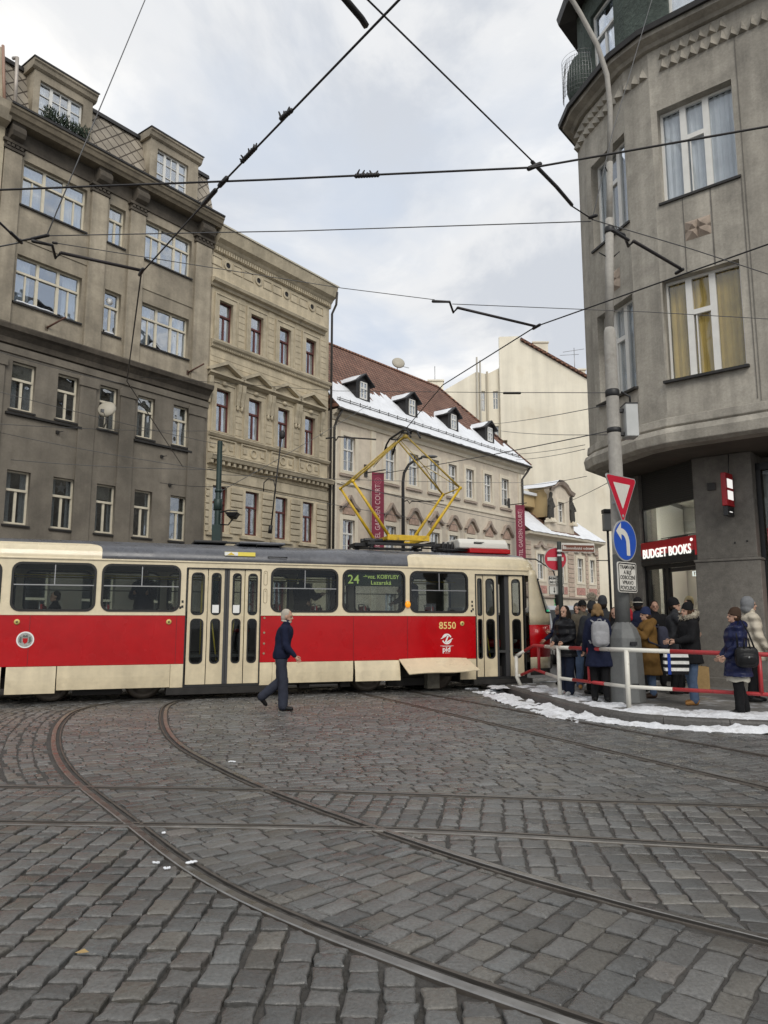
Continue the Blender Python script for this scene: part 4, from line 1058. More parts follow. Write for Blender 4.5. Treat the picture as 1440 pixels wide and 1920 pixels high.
MB().xprof([(.1, 17.7), (.6, 20.2), (8, 20.2), (8, 17.7)][::-1], -6, .0).build('roof', M_B2T, nb, Mn)
MB().tube([(-.12, -.2, 17.7), (-.12, .25, 20.0)], .05, 8).build('downpipe', pm('copper_pipe', (.30, .18, .13), .5), nb, Mn)

# ---------------------------------------------------------------- B2: sand coloured neo-renaissance house
B2 = Plane(B1.O, vpang(1790)); M = B2.M
b2 = thing('townhouse', 'sand coloured townhouse with triangular window pediments and oxblood window frames', 'building', M)
C2 = [(.02, .74), (1.73, 2.45), (3.43, 4.14), (5.12, 5.81)]
hol = [rect(a, b, 12.74, 14.41) for a, b in C2] + [rect(a, b, 8.98, 10.72) for a, b in C2] + [rect(a, b, 5.0, 6.8) for a, b in C2] + [rect(a, b, .6, 3.2) for a, b in C2]
plate('wall', rect(-.35, 6.72, -.03, 16.35), hol, M_B2, b2, M, .0, .3); shell(b2, M, -.35, 6.72, 9, 16.35, M_B2)
for k, (a, b) in enumerate(C2):
    window(b2, M, a, b, 12.74, 14.41, 'T', M_BRN, y=.12, curtain=.28, gl=G_HOUSE); window(b2, M, a, b, 8.98, 10.72, 'T', M_BRN, y=.12, curtain=(.3, .4, .45, .22)[k], blind=(0, 0, .2, 0)[k])
    window(b2, M, a, b, 5.0, 6.8, 'T', M_BRN, y=.12, gl=G_DARK, curtain=.25 if k < 3 else 0); window(b2, M, a, b, .6, 3.2, 'X', M_BRN, gl=G_DARK)
    c = (a + b) / 2
    for z0, z1 in ((12.74, 14.41), (8.98, 10.72)):         # surrounds
        mb = MB(); ring(mb, rect(a, b, z0, z1), rect(a - .19, b + .19, z0 - .02, z1 + .2), -.05, .0); ring(mb, rect(a - .19, b + .19, z0 - .02, z1 + .2), rect(a - .25, b + .25, z0 - .06, z1 + .26), -.08, .0)
        mb.build('window_surround', M_B2T, b2, M)
    MB().xprof([(0, 14.86), (-.10, 14.88), (-.14, 14.98), (-.28, 15.03), (-.32, 15.14), (-.3, 15.17), (0, 15.22)][::-1], c - .86, c + .86).build('window_hood', M_B2T, b2, M)
    # triangular pediment
    y0, y1 = -.26, -.002
    mb = MB().xprof([(0, 11.12), (-.1, 11.13), (-.2, 11.2), (-.27, 11.22), (-.27, 11.30), (0, 11.31)][::-1], c - .88, c + .88)
    for sgn in (-1, 1):
        P = [(c + sgn * .88, 11.31), (c, 11.74), (c, 11.88), (c + sgn * .96, 11.41), (c + sgn * .96, 11.31)]
        mb.prism(P if sgn < 0 else P[::-1], y0 - .01, -.003)
    mb.prism([(c - .8, 11.312), (c + .8, 11.312), (c, 11.72)], -.06, -.004)
    o = mb.build('pediment', M_B2T, b2, M)
    mb = MB()
    for sgn in (-1, 1):
        u = c + sgn * .74; mb.xprof([(0, 10.2), (-.08, 10.22), (-.1, 10.5), (-.18, 10.8), (-.2, 11.1), (0, 11.1)][::-1], u - .09, u + .09); mb.ell((u, -.06, 10.12), .07, .06, .12, 8, 6)
    mb.ell((c, -.08, 10.95), .14, .08, .1, 8, 6); mb.build('console', M_B2T, o, M)
    # attic roundel
    mb = MB(); n = 20; rg = lambda r: [(c + .02 + r * math.cos(2 * PI * i / n), 16.02 + r * math.sin(2 * PI * i / n)) for i in range(n)]
    ring(mb, rg(.12), rg(.21), -.05, .0); o = mb.build('roundel', M_B2T, b2, M); MB().disc((c + .02, 16.02), .12, -.012, -.004, 20).build('vent_hole', DARK, o, M)
    for ua, ub in ((c - .82, c - .26), (c + .30, c + .82)):
        mb = MB(); ring(mb, rect(ua + .04, ub - .04, 15.86, 16.18), rect(ua, ub, 15.82, 16.22), -.03, 0); mb.build('attic_panel', M_B2T, b2, M)
    # balustrade relief
    mb = MB(); ring(mb, rect(a - .3, b + .3, 8.15, 8.65), rect(a - .36, b + .36, 8.09, 8.71), -.06, 0); rg2 = lambda r: [(c + r * math.cos(2 * PI * i / 16), 8.4 + r * math.sin(2 * PI * i / 16)) for i in range(16)]
    ring(mb, rg2(.13), rg2(.19), -.05, 0); mb.box(a - .22, a - .02, -.04, 0, 8.3, 8.5).box(b + .02, b + .22, -.04, 0, 8.3, 8.5).build('relief_panel', M_B2T, b2, M)
    MB().box(a - .3, b + .3, -.1, 0, 4.82, 4.93).build('window_ledge', M_B2T, b2, M)
# rusticated blocks on the first floor, quoins and ashlar joints above
edges = [-.36] + [q for a, b in C2 for q in (a - .16, b + .16)] + [6.70]
for i in range(0, len(edges), 2):
    a, b = edges[i], edges[i + 1]; mb = MB()
    for k in range(7): 
        z = 4.95 + k * .27
        if b - a > .12: mb.box(a + .03, b - .03, -.06, 0, z + .02, z + .25)
    if mb.v: mb.build('rusticated_blocks', M_B2T, b2, M, bevel=.02)
for z0, n in ((8.98, 8), (12.72, 8)):
    for i in range(0, len(edges), 2):
        a, b = edges[i] , edges[i + 1]; mb = MB()
        for k in range(n):
            z = z0 + k * .27
            if b - a > .35: mb.box(a + .16, b - .16, -.018, 0, z + .012, z + .258)
        if mb.v: mb.build('ashlar_courses', M_B2, b2, M, bevel=.006)
mb = MB()
for z in (11.98, 12.2): mb.box(-.34, 6.71, -.014, 0, z - .2, z - .015)
mb.build('ashlar_courses', M_B2, b2, M)
cornice('sill_course', b2, M, [(0, 12.33), (-.06, 12.35), (-.07, 12.44), (-.16, 12.52), (-.19, 12.6), (-.18, 12.64), (0, 12.68)][::-1], -.34, 6.78, M_B2T)
def dentils(z0, z1, y0, y1, w, gap, a=-.33, b=6.72):
    m = MB(); u = a
    while u + w < b: m.box(u, u + w, y0, y1, z0, z1); u += w + gap
    m.build('dentils', M_B2T, b2, M)
dentils(12.37, 12.46, -.1, -.04, .05, .05)
cornice('balcony_course', b2, M, [(0, 8.72), (-.1, 8.74), (-.16, 8.84), (-.15, 8.88), (0, 8.9)][::-1], -.34, 6.76, M_B2T)
cornice('main_string_course', b2, M, [(0, 7.60), (-.1, 7.62), (-.1, 7.76), (-.30, 7.78), (-.34, 7.88), (-.38, 7.94), (-.36, 7.98), (0, 8.04)][::-1], -.34, 6.85, M_B2T)
dentils(7.62, 7.77, -.26, -.1, .12, .17)
cornice('lower_band', b2, M, [(0, 7.0), (-.06, 7.02), (-.06, 7.42), (-.1, 7.45), (0, 7.5)][::-1], -.34, 6.74, M_B2T)
cornice('main_cornice', b2, M, [(0, 16.36), (-.06, 16.38), (-.08, 16.58), (-.14, 16.64), (-.2, 16.72), (-.38, 16.84), (-.42, 17.0), (-.48, 17.22), (-.5, 17.34), (1, 17.74), (1, 16.36)][::-1], -.35, 6.80, M_B2T)
dentils(16.40, 16.56, -.14, -.065, .07, .06, a=-.33)
MB().xprof([(-.54, 17.31), (-.54, 17.38), (.2, 17.58), (.2, 17.55), (-.50, 17.36)][::-1], -.34, 6.84).build('gutter', pm('pale_gutter', (.5, .46, .36), .5), b2, M)
MB().xprof([(.3, 17.57), (4.5, 18.2), (9, 17.57)][::-1], -.35, 6.72).build('roof', pm('old_roof_tiles', (.16, .07, .05), .8, noise=(3, .3)), b2, M)
MB().tube([(6.78, -.45, 17.1), (6.80, -.38, 16.5), (6.80, -.12, 16.1), (6.82, -.1, 0)], .055, 8).build('downpipe', M_PIPE, b2, M)
# person in the open window
M_B2W = M

# ---------------------------------------------------------------- B3: hotel
uE, _ = B2.uz(616, 1165); E2 = (B2.O[0] + B2.d[0] * uE, B2.O[1] + B2.d[1] * uE)
B3 = Plane(E2, vpang(1930)); M = B3.M; LH = 17.5
b3 = thing('hotel', 'buff baroque hotel with snowy dormered red roof behind the pantograph', 'building', M)
UP = [(.86, 1.70), (3.97, 4.79), (5.87, 6.69), (7.72, 8.54), (9.45, 10.25), (11.2, 12.0), (13.14, 13.97), (15.08, 15.93)]
LO = UP
hol = [rect(a, b, 8.64, 10.35) for a, b in UP] + [rect(a, b, 4.55, 6.30) for a, b in LO] + [rect(a, b, .5, 2.9) for a, b in LO]
plate('wall', rect(.02, LH, -.03, 11.4), hol, M_B3, b3, M, 0, .3); shell(b3, M, .02, LH, 11, 11.4, M_B3)
pedk = ['p', 'p', 'r', 'p', 'r', 'r', 'p', 'r']
for k, (a, b) in enumerate(UP):
    c = (a + b) / 2
    window(b3, M, a, b, 8.64, 10.35, 'X', M_WIN_W, y=.10, gl=G_DARK, curtain=(.15, .3, .1, .4, .2, 0, .35, .15)[k], blind=(0, .4, 0, 0, .35, 0, 0, .5)[k]); window(b3, M, a, b, 4.55, 6.30, 'X', M_WIN_W, y=.10, gl=G_DARK, curtain=(.15, .3, .1, .4, .2, 0, .35, .15)[k], blind=(0, .4, 0, 0, .35, 0, 0, .5)[k]); window(b3, M, a, b, .5, 2.9, 'X', M_WIN_W, gl=G_DARK)
    for z0, z1 in ((8.64, 10.35), (4.55, 6.3)): mb = MB(); ring(mb, rect(a, b, z0, z1), rect(a - .21, b + .21, z0 - .14, z1 + .21), -.035, 0); mb.build('window_surround', M_B3T, b3, M)
    MB().box(a - .26, b + .26, -.1, -.0, 8.36, 8.455).build('window_ledge', M_PINK, b3, M)
    # curved or pointed pediment
    W = .66; pts = []
    for i in range(25):
        t = -1 + 2 * i / 24; q = abs(t)
        if pedk[k] == 'r': z = .62 * math.sqrt(max(0, 1 - (q / .62) ** 2)) if q < .55 else .28 - .32 * (q - .55) / .45 + .02
        else: z = .66 - .85 * q if q < .45 else .28 - .24 * (q - .45) / .55
        pts.append((c + t * W, 6.82 + z))
    out = pts; inn = [(x, z - .13 if abs(x - c) > .35 else z - .17) for x, z in pts]
    mb = MB()
    for i in range(24):
        (x0, z0), (x1, z1) = out[i], out[i + 1]; (a0, b0), (a1, b1_) = inn[i], inn[i + 1]
        mb.add([(x0, -.2, z0), (x1, -.2, z1), (a1, -.16, b1_), (a0, -.16, b0), (x0, 0, z0 + .02), (x1, 0, z1 + .02), (a0, 0, b0), (a1, 0, b1_)], [(0, 3, 2, 1), (0, 1, 5, 4), (3, 6, 7, 2)])
    mb.build('pediment', M_PINK, b3, M)
    MB().prism([(c - .42, 6.55), (c + .42, 6.55), (c + .36, 6.8), (c, 7.1), (c - .36, 6.8)], -.06, 0).build('pediment_panel', pm('brick_pink_panel', (.40, .28, .215), .8, noise=(6, .3)), b3, M)
for u in (.05, 2.85, 17.1): MB().box(u, u + .36, -.05, 0, .0, 10.94).build('corner_strip', M_B3T, b3, M, bevel=.01)
MB().box(.02, LH, -.06, 0, 7.95, 8.1).build('string_course', M_B3T, b3, M)
cornice('cornice', b3, M, [(0, 10.95), (-.08, 10.98), (-.12, 11.12), (-.30, 11.25), (-.38, 11.40), (.3, 11.402), (.3, 11.401)][::-1][:5], .0, LH + .1, M_B3T) if False else cornice('cornice', b3, M, [(0, 10.95), (0, 11.402), (-.42, 11.402), (-.34, 11.25), (-.14, 11.14), (-.08, 10.98)], .0, LH + .3, M_B3T)
MB().tube([(.0, -.52, 11.42), (LH + .5, -.52, 11.42)], .07, 8).build('gutter', M_PIPE, b3, M)
MB().tube([(.28, -.5, 11.4), (.2, -.25, 11.0), (.16, -.1, 10.6), (.14, -.1, 0)], .06, 8).build('downpipe', M_PIPE, b3, M)
MB().tube([(LH + .4, -.5, 11.45), (LH + .3, -.3, 11.1), (LH - .05, -.12, 10.6), (LH - .05, -.1, 0)], .07, 8).build('downpipe', M_PIPE, b3, M)
def tile_mat():
    m = bpy.data.materials.new('red_roof_tiles'); m.use_nodes = True; nt = NT(m); b = nt.n['Principled BSDF']; b.inputs['Roughness'].default_value = .85
    tc = nt.new('ShaderNodeTexCoord'); sx = nt.new('ShaderNodeSeparateXYZ'); nt.link(tc.outputs['Object'], sx.inputs[0]); cx = nt.new('ShaderNodeCombineXYZ'); nt.link(sx.outputs[0], cx.inputs[0]); nt.link(sx.outputs[2], cx.inputs[1])
    br = nt.new('ShaderNodeTexBrick', Scale=1.0); br.inputs['Brick Width'].default_value = .26; br.inputs['Row Height'].default_value = .23; br.inputs['Mortar Size'].default_value = .035; br.inputs['Mortar Smooth'].default_value = .3
    br.inputs['Color1'].default_value = (.185, .085, .055, 1); br.inputs['Color2'].default_value = (.26, .135, .09, 1); br.inputs['Mortar'].default_value = (.055, .028, .02, 1); nt.link(cx.outputs[0], br.inputs['Vector'])
    n = nt.new('ShaderNodeTexNoise', Scale=.9, Detail=6.0, Roughness=.7); nt.link(tc.outputs['Object'], n.inputs['Vector'])
    mr = nt.new('ShaderNodeMapRange'); mr.inputs[1].default_value = .3; mr.inputs[2].default_value = .7; mr.inputs[3].default_value = .65; mr.inputs[4].default_value = 1.3; nt.link(n.outputs['Fac'], mr.inputs[0])
    mx = nt.new('ShaderNodeMix', data_type='RGBA', blend_type='MULTIPLY'); mx.inputs[0].default_value = 1; nt.link(br.outputs['Color'], mx.inputs[6]); nt.link(mr.outputs[0], mx.inputs[7]); nt.link(mx.outputs[2], b.inputs['Base Color'])
    bp = nt.new('ShaderNodeBump', Strength=.9, Distance=.04); bp.invert = True; nt.link(br.outputs['Fac'], bp.inputs['Height']); nt.link(bp.outputs[0], b.inputs['Normal'])
    return m
M_TILE = tile_mat()
ZE, ZRg, YR = 11.5, 17.3, 5.0
ra, rb_ = 0.0, 15.3
mb = MB().add([(ra, -.5, ZE), (LH + .45, -.5, ZE), (rb_, YR, ZRg), (ra, YR, ZRg), (ra, 10.5, ZE), (LH + .45, 10.5, ZE)], [(0, 1, 2, 3), (1, 5, 2), (5, 4, 3, 2), (0, 3, 4), (0, 4, 5, 1)])
rf = mb.build('roof', M_TILE, b3, M)
MB().tube([(ra, YR, ZRg + .03), (rb_, YR, ZRg + .03), (LH + .45, -.5, ZE + .03)], .09, 6).build('ridge_tiles', M_TILE, rf, M)
sl = (ZRg - ZE) / (YR + .5)
def snow_roof(parent, u0, u1, y0, y1f, hip, zoff=.045):
    rows = []; NU, NV = 220, 22; mb = MB(); mb.sm = True
    for j in range(NV + 1):
        r = []
        for i in range(NU + 1):
            u = u0 + (u1 - u0) * i / NU; top = y1f + .75 * fbm(u, 1.7, .9) + .3 * fbm(u, 4.1, 4.5); y = y0 + (top - y0) * j / NV
            if hip: u = min(u, hip(y))
            r.append((u, y, ZE + (y + .5) * sl + zoff + .03 * fbm(u, y, 2.2) - (.06 if j == NV else 0)))
        rows.append(r)
    mb.loft(rows, cap=False, closed=False); return mb.build('snow_cover', SNOW, parent, M)
snow_roof(rf, .05, LH + .4, -.56, 1.45, lambda y: LH + .40 - (y + .5) * (LH + .45 - rb_) / (YR + .5))
mb = MB()
for z_, y_ in ((.10, -.12), (.18, -.12)): mb.tube([(.3, y_, ZE + (y_ + .5) * sl + z_), (LH - .2, y_, ZE + (y_ + .5) * sl + z_)], .018, 5)
for k in range(24): u = .5 + k * .72; mb.tube([(u, -.1, ZE + .4), (u, -.12, ZE + .65)], .02, 5)
mb.build('snow_guard', M_PIPE, rf, M)
M_DORM = pm('black_sheet_dormer', (.02, .018, .018), .5, .2, noise=(3, .3))
for u in (2.35, 6.32, 10.26, 14.2):
    w = 1.05; yf = .55; zb = ZE + (yf + .5) * sl - .05; zt = zb + 1.05; zp = zt + .38; yb = yf + 1.9
    d = MB().prism([(u, zb), (u + w, zb), (u + w, zt), (u + w / 2, zp), (u, zt)], yf, yb).build('dormer', M_DORM, b3, M)
    for s in (-1, 1):
        x0, x1 = u + w / 2, u + w / 2 + s * (w / 2 + .18); z0, z1 = zp + .05, zt - .10
        v = [(x0, yf - .2, z0), (x1, yf - .2, z1), (x1, yb, z1), (x0, yb, z0)]; v2 = [(a, b, c - .07) for a, b, c in v]
        MB().add(v + v2, [(0, 1, 2, 3), (7, 6, 5, 4), (0, 4, 5, 1), (1, 5, 6, 2), (2, 6, 7, 3), (3, 7, 4, 0)]).build('dormer_roof', M_DORM, d, M)
        if s < 0:
            mb = MB(); mb.sm = True; rows = []
            for i in range(7):
                t = .06 + .86 * i / 6; rows.append([(x0 + (x1 - x0) * t, yf + .02 + (yb - yf - .05) * j / 8, z0 + (z1 - z0) * t + .05 + .025 * fbm(u + i, j, .8) - (.06 if i in (0, 6) or j in (0, 8) else 0)) for j in range(9)])
            mb.loft(rows, cap=False, closed=False); mb.build('dormer_snow', SNOW, d, M)
    window(d, M, u + .27, u + w - .27, zb + .14, zt - .02, 'X', M_WIN_W, y=yf - .05)
sd = thing('satellite_dish', 'pale round satellite dish on the ridge of the red hotel roof', 'satellite dish', M @ Matrix.Translation((11.2, 5.05, 17.3)))
mb = MB(); mb.lathe([(.03, .10), (.2, .07), (.36, .02), (.42, -.04), (.41, -.05), (.35, .0), (.03, .07)], 24, M=Matrix.Translation((0, 0, .65)) @ Matrix.Rotation(RD(-38), 4, 'Z') @ Matrix.Rotation(RD(-20), 4, 'X') @ ROTX); mb.build('dish', pm('dish_cream', (.40, .37, .30), .5), sd)
MB().tube([(0, .1, 0), (0, .1, .65)], .03, 6).tube([(0, .1, .5), (1.2, .1, .62)], .02, 5).build('mast', STEEL, sd)
M_MAROON = pm('maroon_banner', (.20, .018, .045), .7, noise=(1.5, .1))
for u, zb, lab in ((2.45, 5.0, 'tall maroon hotel banner hanging near the left end of the hotel'), (15.85, 5.3, 'tall maroon hotel banner hanging at the right corner of the hotel')):
    r = thing('hotel_banner', lab, 'banner', M @ Matrix.Translation((u, -.1, 8.66)), 'hotel banners on the facade')
    Mb = WM[r]; hb = 8.66 - zb
    Mf = Mb @ Matrix.Translation((0, -.72, 0)) @ Matrix.Rotation(RD(-38), 4, 'Z')
    MB().box(-.30, .30, -.015, .015, -hb, 0).build('cloth', M_MAROON, r, Mf)
    text('lettering', 'HOTEL GARDEN COURT', .36, pm('banner_cream', (.62, .42, .42), .6), r, Mf @ Matrix.Translation((0, -.02, -hb * .60)) @ Matrix.Rotation(RD(-90), 4, 'Y'), .002, sx=.80)
    mb = MB(); rg = lambda r_: [(r_ * math.cos(2 * PI * i / 18), -.42 + r_ * math.sin(2 * PI * i / 18)) for i in range(18)]; ring(mb, rg(.14), rg(.17), -.022, -.014); ring(mb, rg(.05), rg(.08), -.022, -.014); mb.build('emblem', pm('banner_rose', (.42, .12, .16), .6), r, Mf)
    MB().tube([(0, .1, .08), (0, -1.2, .08)], .03, 6).tube([(0, .05, .08), (0, .02, .45)], .025, 6).box(-.1, .1, .03, .09, -.1, .5).build('bracket', M_PIPE, r, Mb)

# ---------------------------------------------------------------- B4: low baroque house with gable
uE, _ = B3.uz(986, 1165); E3 = (B3.O[0] + B3.d[0] * uE, B3.O[1] + B3.d[1] * uE)
B4 = Plane(E3, vpang(2050)); M = B4.M; L4 = 10.0
b4 = thing('baroque_house', 'low pale pink baroque house with statues and a snow capped central gable', 'building', M)
W4 = [(1.55, 2.4), (4.3, 5.1), (6.8, 7.6), (8.6, 9.3)]
hol = [rect(a, b, 4.25, 5.92) for a, b in W4] + [rect(a, b, .4, 2.4) for a, b in W4]
plate('wall', rect(.05, L4, -.03, 7.2), hol, M_B3, b4, M, 0, .3); shell(b4, M, .05, L4, 9, 7.2, M_B3)
for a, b in W4:
    window(b4, M, a, b, 4.25, 5.92, 'X', M_WIN_W, y=.1, gl=G_DARK); window(b4, M, a, b, .4, 2.4, 'X', M_WIN_W, gl=G_DARK); c = (a + b) / 2
    mb = MB(); ring(mb, rect(a, b, 4.25, 5.92), rect(a - .2, b + .2, 4.1, 6.12), -.04, 0); mb.build('window_surround', M_B3T, b4, M)
    mb = MB()
    for s in (-1, 1): 
        P = [(c, 6.75), (c, 6.55), (c + s * .3, 6.3), (c + s * .8, 6.3), (c + s * .8, 6.42), (c + s * .35, 6.48)]; mb.prism(P if s > 0 else P[::-1], -.14, 0)
    mb.build('pediment', M_PINK, b4, M)
    MB().box(a - .2, b + .2, -.03, 0, 3.35, 3.85).build('relief_panel', pm('pink_panel', (.42, .22, .18), .8, noise=(9, .4)), b4, M)
for a, b in ((.1, .8), (2.9, 3.7), (5.5, 6.3), (8.0, 8.3), (9.6, 9.95)):
    mb = MB()
    for k in range(11): mb.box(a, b, -.05, 0, 3.22 + k * .32, 3.48 + k * .32)
    mb.build('rusticated_blocks', pm('pinkish_blocks', (.46, .36, .285), .85, noise=(2, .2)), b4, M, bevel=.02)
cornice('cornice', b4, M, [(0, 6.9), (0, 7.25), (-.5, 7.25), (-.45, 7.1), (-.15, 7.02)], .0, L4 + .3, M_B3T)
MB().xprof([(0, 3.0), (0, 3.2), (-.14, 3.18), (-.14, 3.08)], .0, L4).build('string_course', M_PINK, b4, M)
mb = MB().add([(0, -.5, 7.26), (L4 + .3, -.5, 7.26), (L4 - 2.2, 4.2, 11.2), (0, 4.2, 11.2), (0, 9, 7.26), (L4 + .3, 9, 7.26)], [(0, 1, 2, 3), (1, 5, 2), (5, 4, 3, 2), (0, 3, 4), (0, 4, 5, 1)])
rf4 = mb.build('roof', M_TILE, b4, M)
def roof_sheet(u0, u1, y0, y1, parent, z0=7.26, y_0=-.5, s_=(11.2 - 7.26) / 4.7, rag=.3, slope=0.0):
    mb = MB(); mb.sm = True; rows = []
    for j in range(13):
        r = []
        for i in range(41):
            u = u0 + (u1 - u0) * i / 40; tp = y1 + rag * fbm(u, 2.2, 1.1); y = y0 + (tp - y0) * j / 12; uu_ = u - (slope * (y - y0) if i == 40 or u > u1 - slope * 4 else 0)
            r.append((min(u, u1 - slope * (y - y0)), y, z0 + (y - y_0) * s_ + .05 + .03 * fbm(u, y, 2) - (.06 if j in (0, 12) and j else 0)))
        rows.append(r)
    mb.loft(rows, cap=False, closed=False); mb.build('snow_cover', SNOW, parent, M)
roof_sheet(.05, 3.0, -.55, 1.5, rf4); roof_sheet(3.0, 6.9, -.55, -.28, rf4, rag=.05); roof_sheet(6.9, 10.2, -.55, 1.9, rf4, slope=.5)
# gable
GP = [(2.95, 7.27), (6.35, 7.27), (6.25, 8.1), (5.75, 8.55), (5.75, 10.1), (6.1, 10.25), (6.1, 10.4), (5.6, 10.55), (5.15, 10.9), (4.6, 11.05), (4.1, 10.95), (3.6, 10.6), (3.15, 10.5), (3.15, 10.3), (3.5, 10.1), (3.5, 8.55), (3.05, 8.1)]
gb = plate('gable', GP, [rect(4.2, 5.0, 8.25, 9.65)], M_B3, b4, M, -.12, .4)
window(gb, M, 4.2, 5.0, 8.25, 9.65, 'X', M_WIN_W, y=.02, gl=G_DARK)
MB().box(3.5, 5.75, .285, 3.6, 8.6, 10.5).build('gable_side', pm('ochre_side', (.5, .38, .2), .85), gb, M)
mb = MB(); ring(mb, rect(4.2, 5.0, 8.25, 9.65), rect(4.0, 5.2, 8.1, 9.85), -.16, -.121); mb.build('window_surround', M_B3T, gb, M)
T_ = [(3.02, 10.28), (3.55, 10.42), (4.05, 10.74), (4.6, 10.86), (5.2, 10.7), (5.65, 10.36), (6.22, 10.22)]
mb = MB()
for (x0, z0), (x1, z1) in zip(T_, T_[1:]): mb.add([(x0, -.42, z0 + .2), (x1, -.42, z1 + .2), (x1, -.3, z1), (x0, -.3, z0), (x0, .3, z0 + .25), (x1, .3, z1 + .25), (x0, -.12, z0 - .05), (x1, -.12, z1 - .05)], [(0, 3, 2, 1), (0, 1, 5, 4), (3, 6, 7, 2)])
mb.build('gable_moulding', M_PINK, gb, M)
mb = MB(); mb.sm = True; rows = []
for j in range(5): rows.append([(x, -.36 + j * .8, z + .30 + .10 * fbm(x * 3, j, 1)) for x, z in [(3.2, 10.3), (3.6, 10.5), (4.1, 10.78), (4.6, 10.88), (5.1, 10.75), (5.5, 10.5)]])
mb.loft(rows, cap=False, closed=False); mb.build('snow_cap', SNOW, gb, M)
MB().box(.1, 3.4, 1.2, 3.6, 9.3, 10.05).build('rear_dormer', pm('ochre_side', (.5, .38, .2), .85), b4, M)
MB().xprof([(1.0, 10.06), (1.0, 10.25), (3.6, 11.1), (3.6, 10.06)][::-1], .0, 3.4).build('rear_dormer_snow', SNOW, b4, M)
M_STAT = pm('blackened_stone', (.045, .042, .036), .85, noise=(5, .4))
def statue(u, label, lean):
    r = thing('statue', label, 'statue', M @ Matrix.Translation((u, -.1, 8.12)), 'statues on the gable shoulders')
    MB().box(-.32, .32, -.3, .3, .0, .16).box(-.26, .26, -.24, .24, .16, .3).build('plinth', M_B3T, r, bevel=.02)
    mb = MB(); mb.caps((0, 0, .4), (.03 * lean, 0, 1.1), .24, .22, 10).caps((.03 * lean, 0, 1.05), (.05 * lean, 0, 1.55), .2, .2, 10).caps((.06 * lean, 0, 1.75), (.08 * lean, -.03, 1.98), .12, .13, 10)
    mb.caps((.2, 0, 1.55), (.3, -.12, 1.2), .08, .07).caps((.3, -.12, 1.2), (.15, -.25, 1.05), .07, .05).caps((-.2, 0, 1.55), (-.3, -.05, 1.15), .08, .06).caps((-.1, -.05, .9), (-.12, -.08, .3), .16, .18)
    me = mb.mesh('f'); me2 = from_data(me, [('REMESH', dict(mode='VOXEL', voxel_size=.035)), ('SMOOTH', dict(iterations=4))]); me2.materials.clear(); me2.materials.append(M_STAT); me2.polygons.foreach_set('use_smooth', [True] * len(me2.polygons))
    o = bpy.data.objects.new('figure', me2); link(o, r)
statue(3.25, 'dark stone statue on the left shoulder of the baroque gable', 1); statue(6.1, 'slender dark stone statue on the right shoulder of the baroque gable', -1)
text('lettering', 'SMP', .62, emis('green_sign', (.10, .55, .22), .5), b4, M @ Matrix.Translation((4.0, -.06, 2.75)), .02, bold=.012)

# ---------------------------------------------------------------- tall cream firewall house behind
Mw = T(0, 62, 0); fw = thing('apartment_building', 'tall cream apartment block with a bare gable wall rising behind the hotel', 'building', Mw)
MAIN = [(10.0, -.03), (24, -.03), (24, 18.8), (18.4, 21.7), (17.28, 22.3), (11.85, 25.6), (11.8, 26.05), (10.0, 26.0)]
fh = [rect(9.55, 10.0, 0, 0)]
plate('gable_wall', MAIN, [rect(10.05, 10.5, 14.9, 16.8)], M_FIRE, fw, Mw, 0, .4)
MB().box(10.0, 10.3, .402, 10, -.03, 23.4).box(23.7, 24, .402, 10, -.03, 18.5).box(10.35, 23.6, .9, 1.0, 0, 18).build('side_wall', M_FIRE, fw, Mw)
WING = [(4.6, -.03), (9.98, -.03), (9.98, 23.35), (9.0, 22.85), (8.6, 22.9), (8.05, 23.05), (5.28, 21.4), (4.6, 20.9)]
plate('wing_wall', WING, [rect(9.45, 9.9, 19.7, 21.3), rect(9.45, 9.9, 16.4, 18.2), rect(8.42, 8.75, 19.5, 21.3), rect(8.42, 8.75, 16.2, 18)], M_FIRE, fw, Mw, .6, .4)
MB().box(4.6, 9.9, 1.6, 1.7, 0, 20).build('dark_backing', DARK, fw, Mw)
for z0, z1 in ((19.7, 21.3), (16.4, 18.2)): window(fw, Mw, 9.45, 9.9, z0, z1, 'X', M_WIN_W, y=.75, gl=G_DARK); window(fw, Mw, 8.42, 8.75, z0 - .2, z1 - .1, 'X', M_WIN_W, y=.75, gl=G_DARK)
mb = MB().box(8.02, 8.14, .35, .59, 9, 24.3).box(8.3, 8.42, .35, .59, 9, 24.0); mb.build('flue', pm('flue_grey', (.5, .47, .4), .7), fw, Mw)
MB().tube([(8.95, .45, 9), (8.95, .45, 23)], .09, 8).build('downpipe', pm('beige_pipe', (.42, .37, .28), .6), fw, Mw)
mb = MB()
P0, P1 = Vector((11.85, 0, 25.65)), Vector((18.6, 0, 21.6))
mb.add([(P0.x, -.25, P0.z), (P1.x, -.25, P1.z), (P1.x, 10, P1.z), (P0.x, 10, P0.z), (P0.x, -.25, P0.z + .22), (P1.x, -.25, P1.z + .22), (P1.x, 10, P1.z + .22), (P0.x, 10, P0.z + .22)], [(0, 1, 5, 4), (4, 5, 6, 7), (3, 2, 1, 0), (1, 2, 6, 5)])
mb.build('roof_edge', M_TILE, fw, Mw)
for x0, x1, z0, z1 in ((13.2, 14.5, 24.2, 25.9), (16.6, 17.7, 22.3, 23.4), (3.9, 5.2, 20.5, 22.4)):
    c = MB().box(x0, x1, 1.2, 2.2, z0, z1).box(x0 - .08, x1 + .08, 1.1, 2.3, z1, z1 + .12).build('chimney', M_FIRE, fw, Mw)
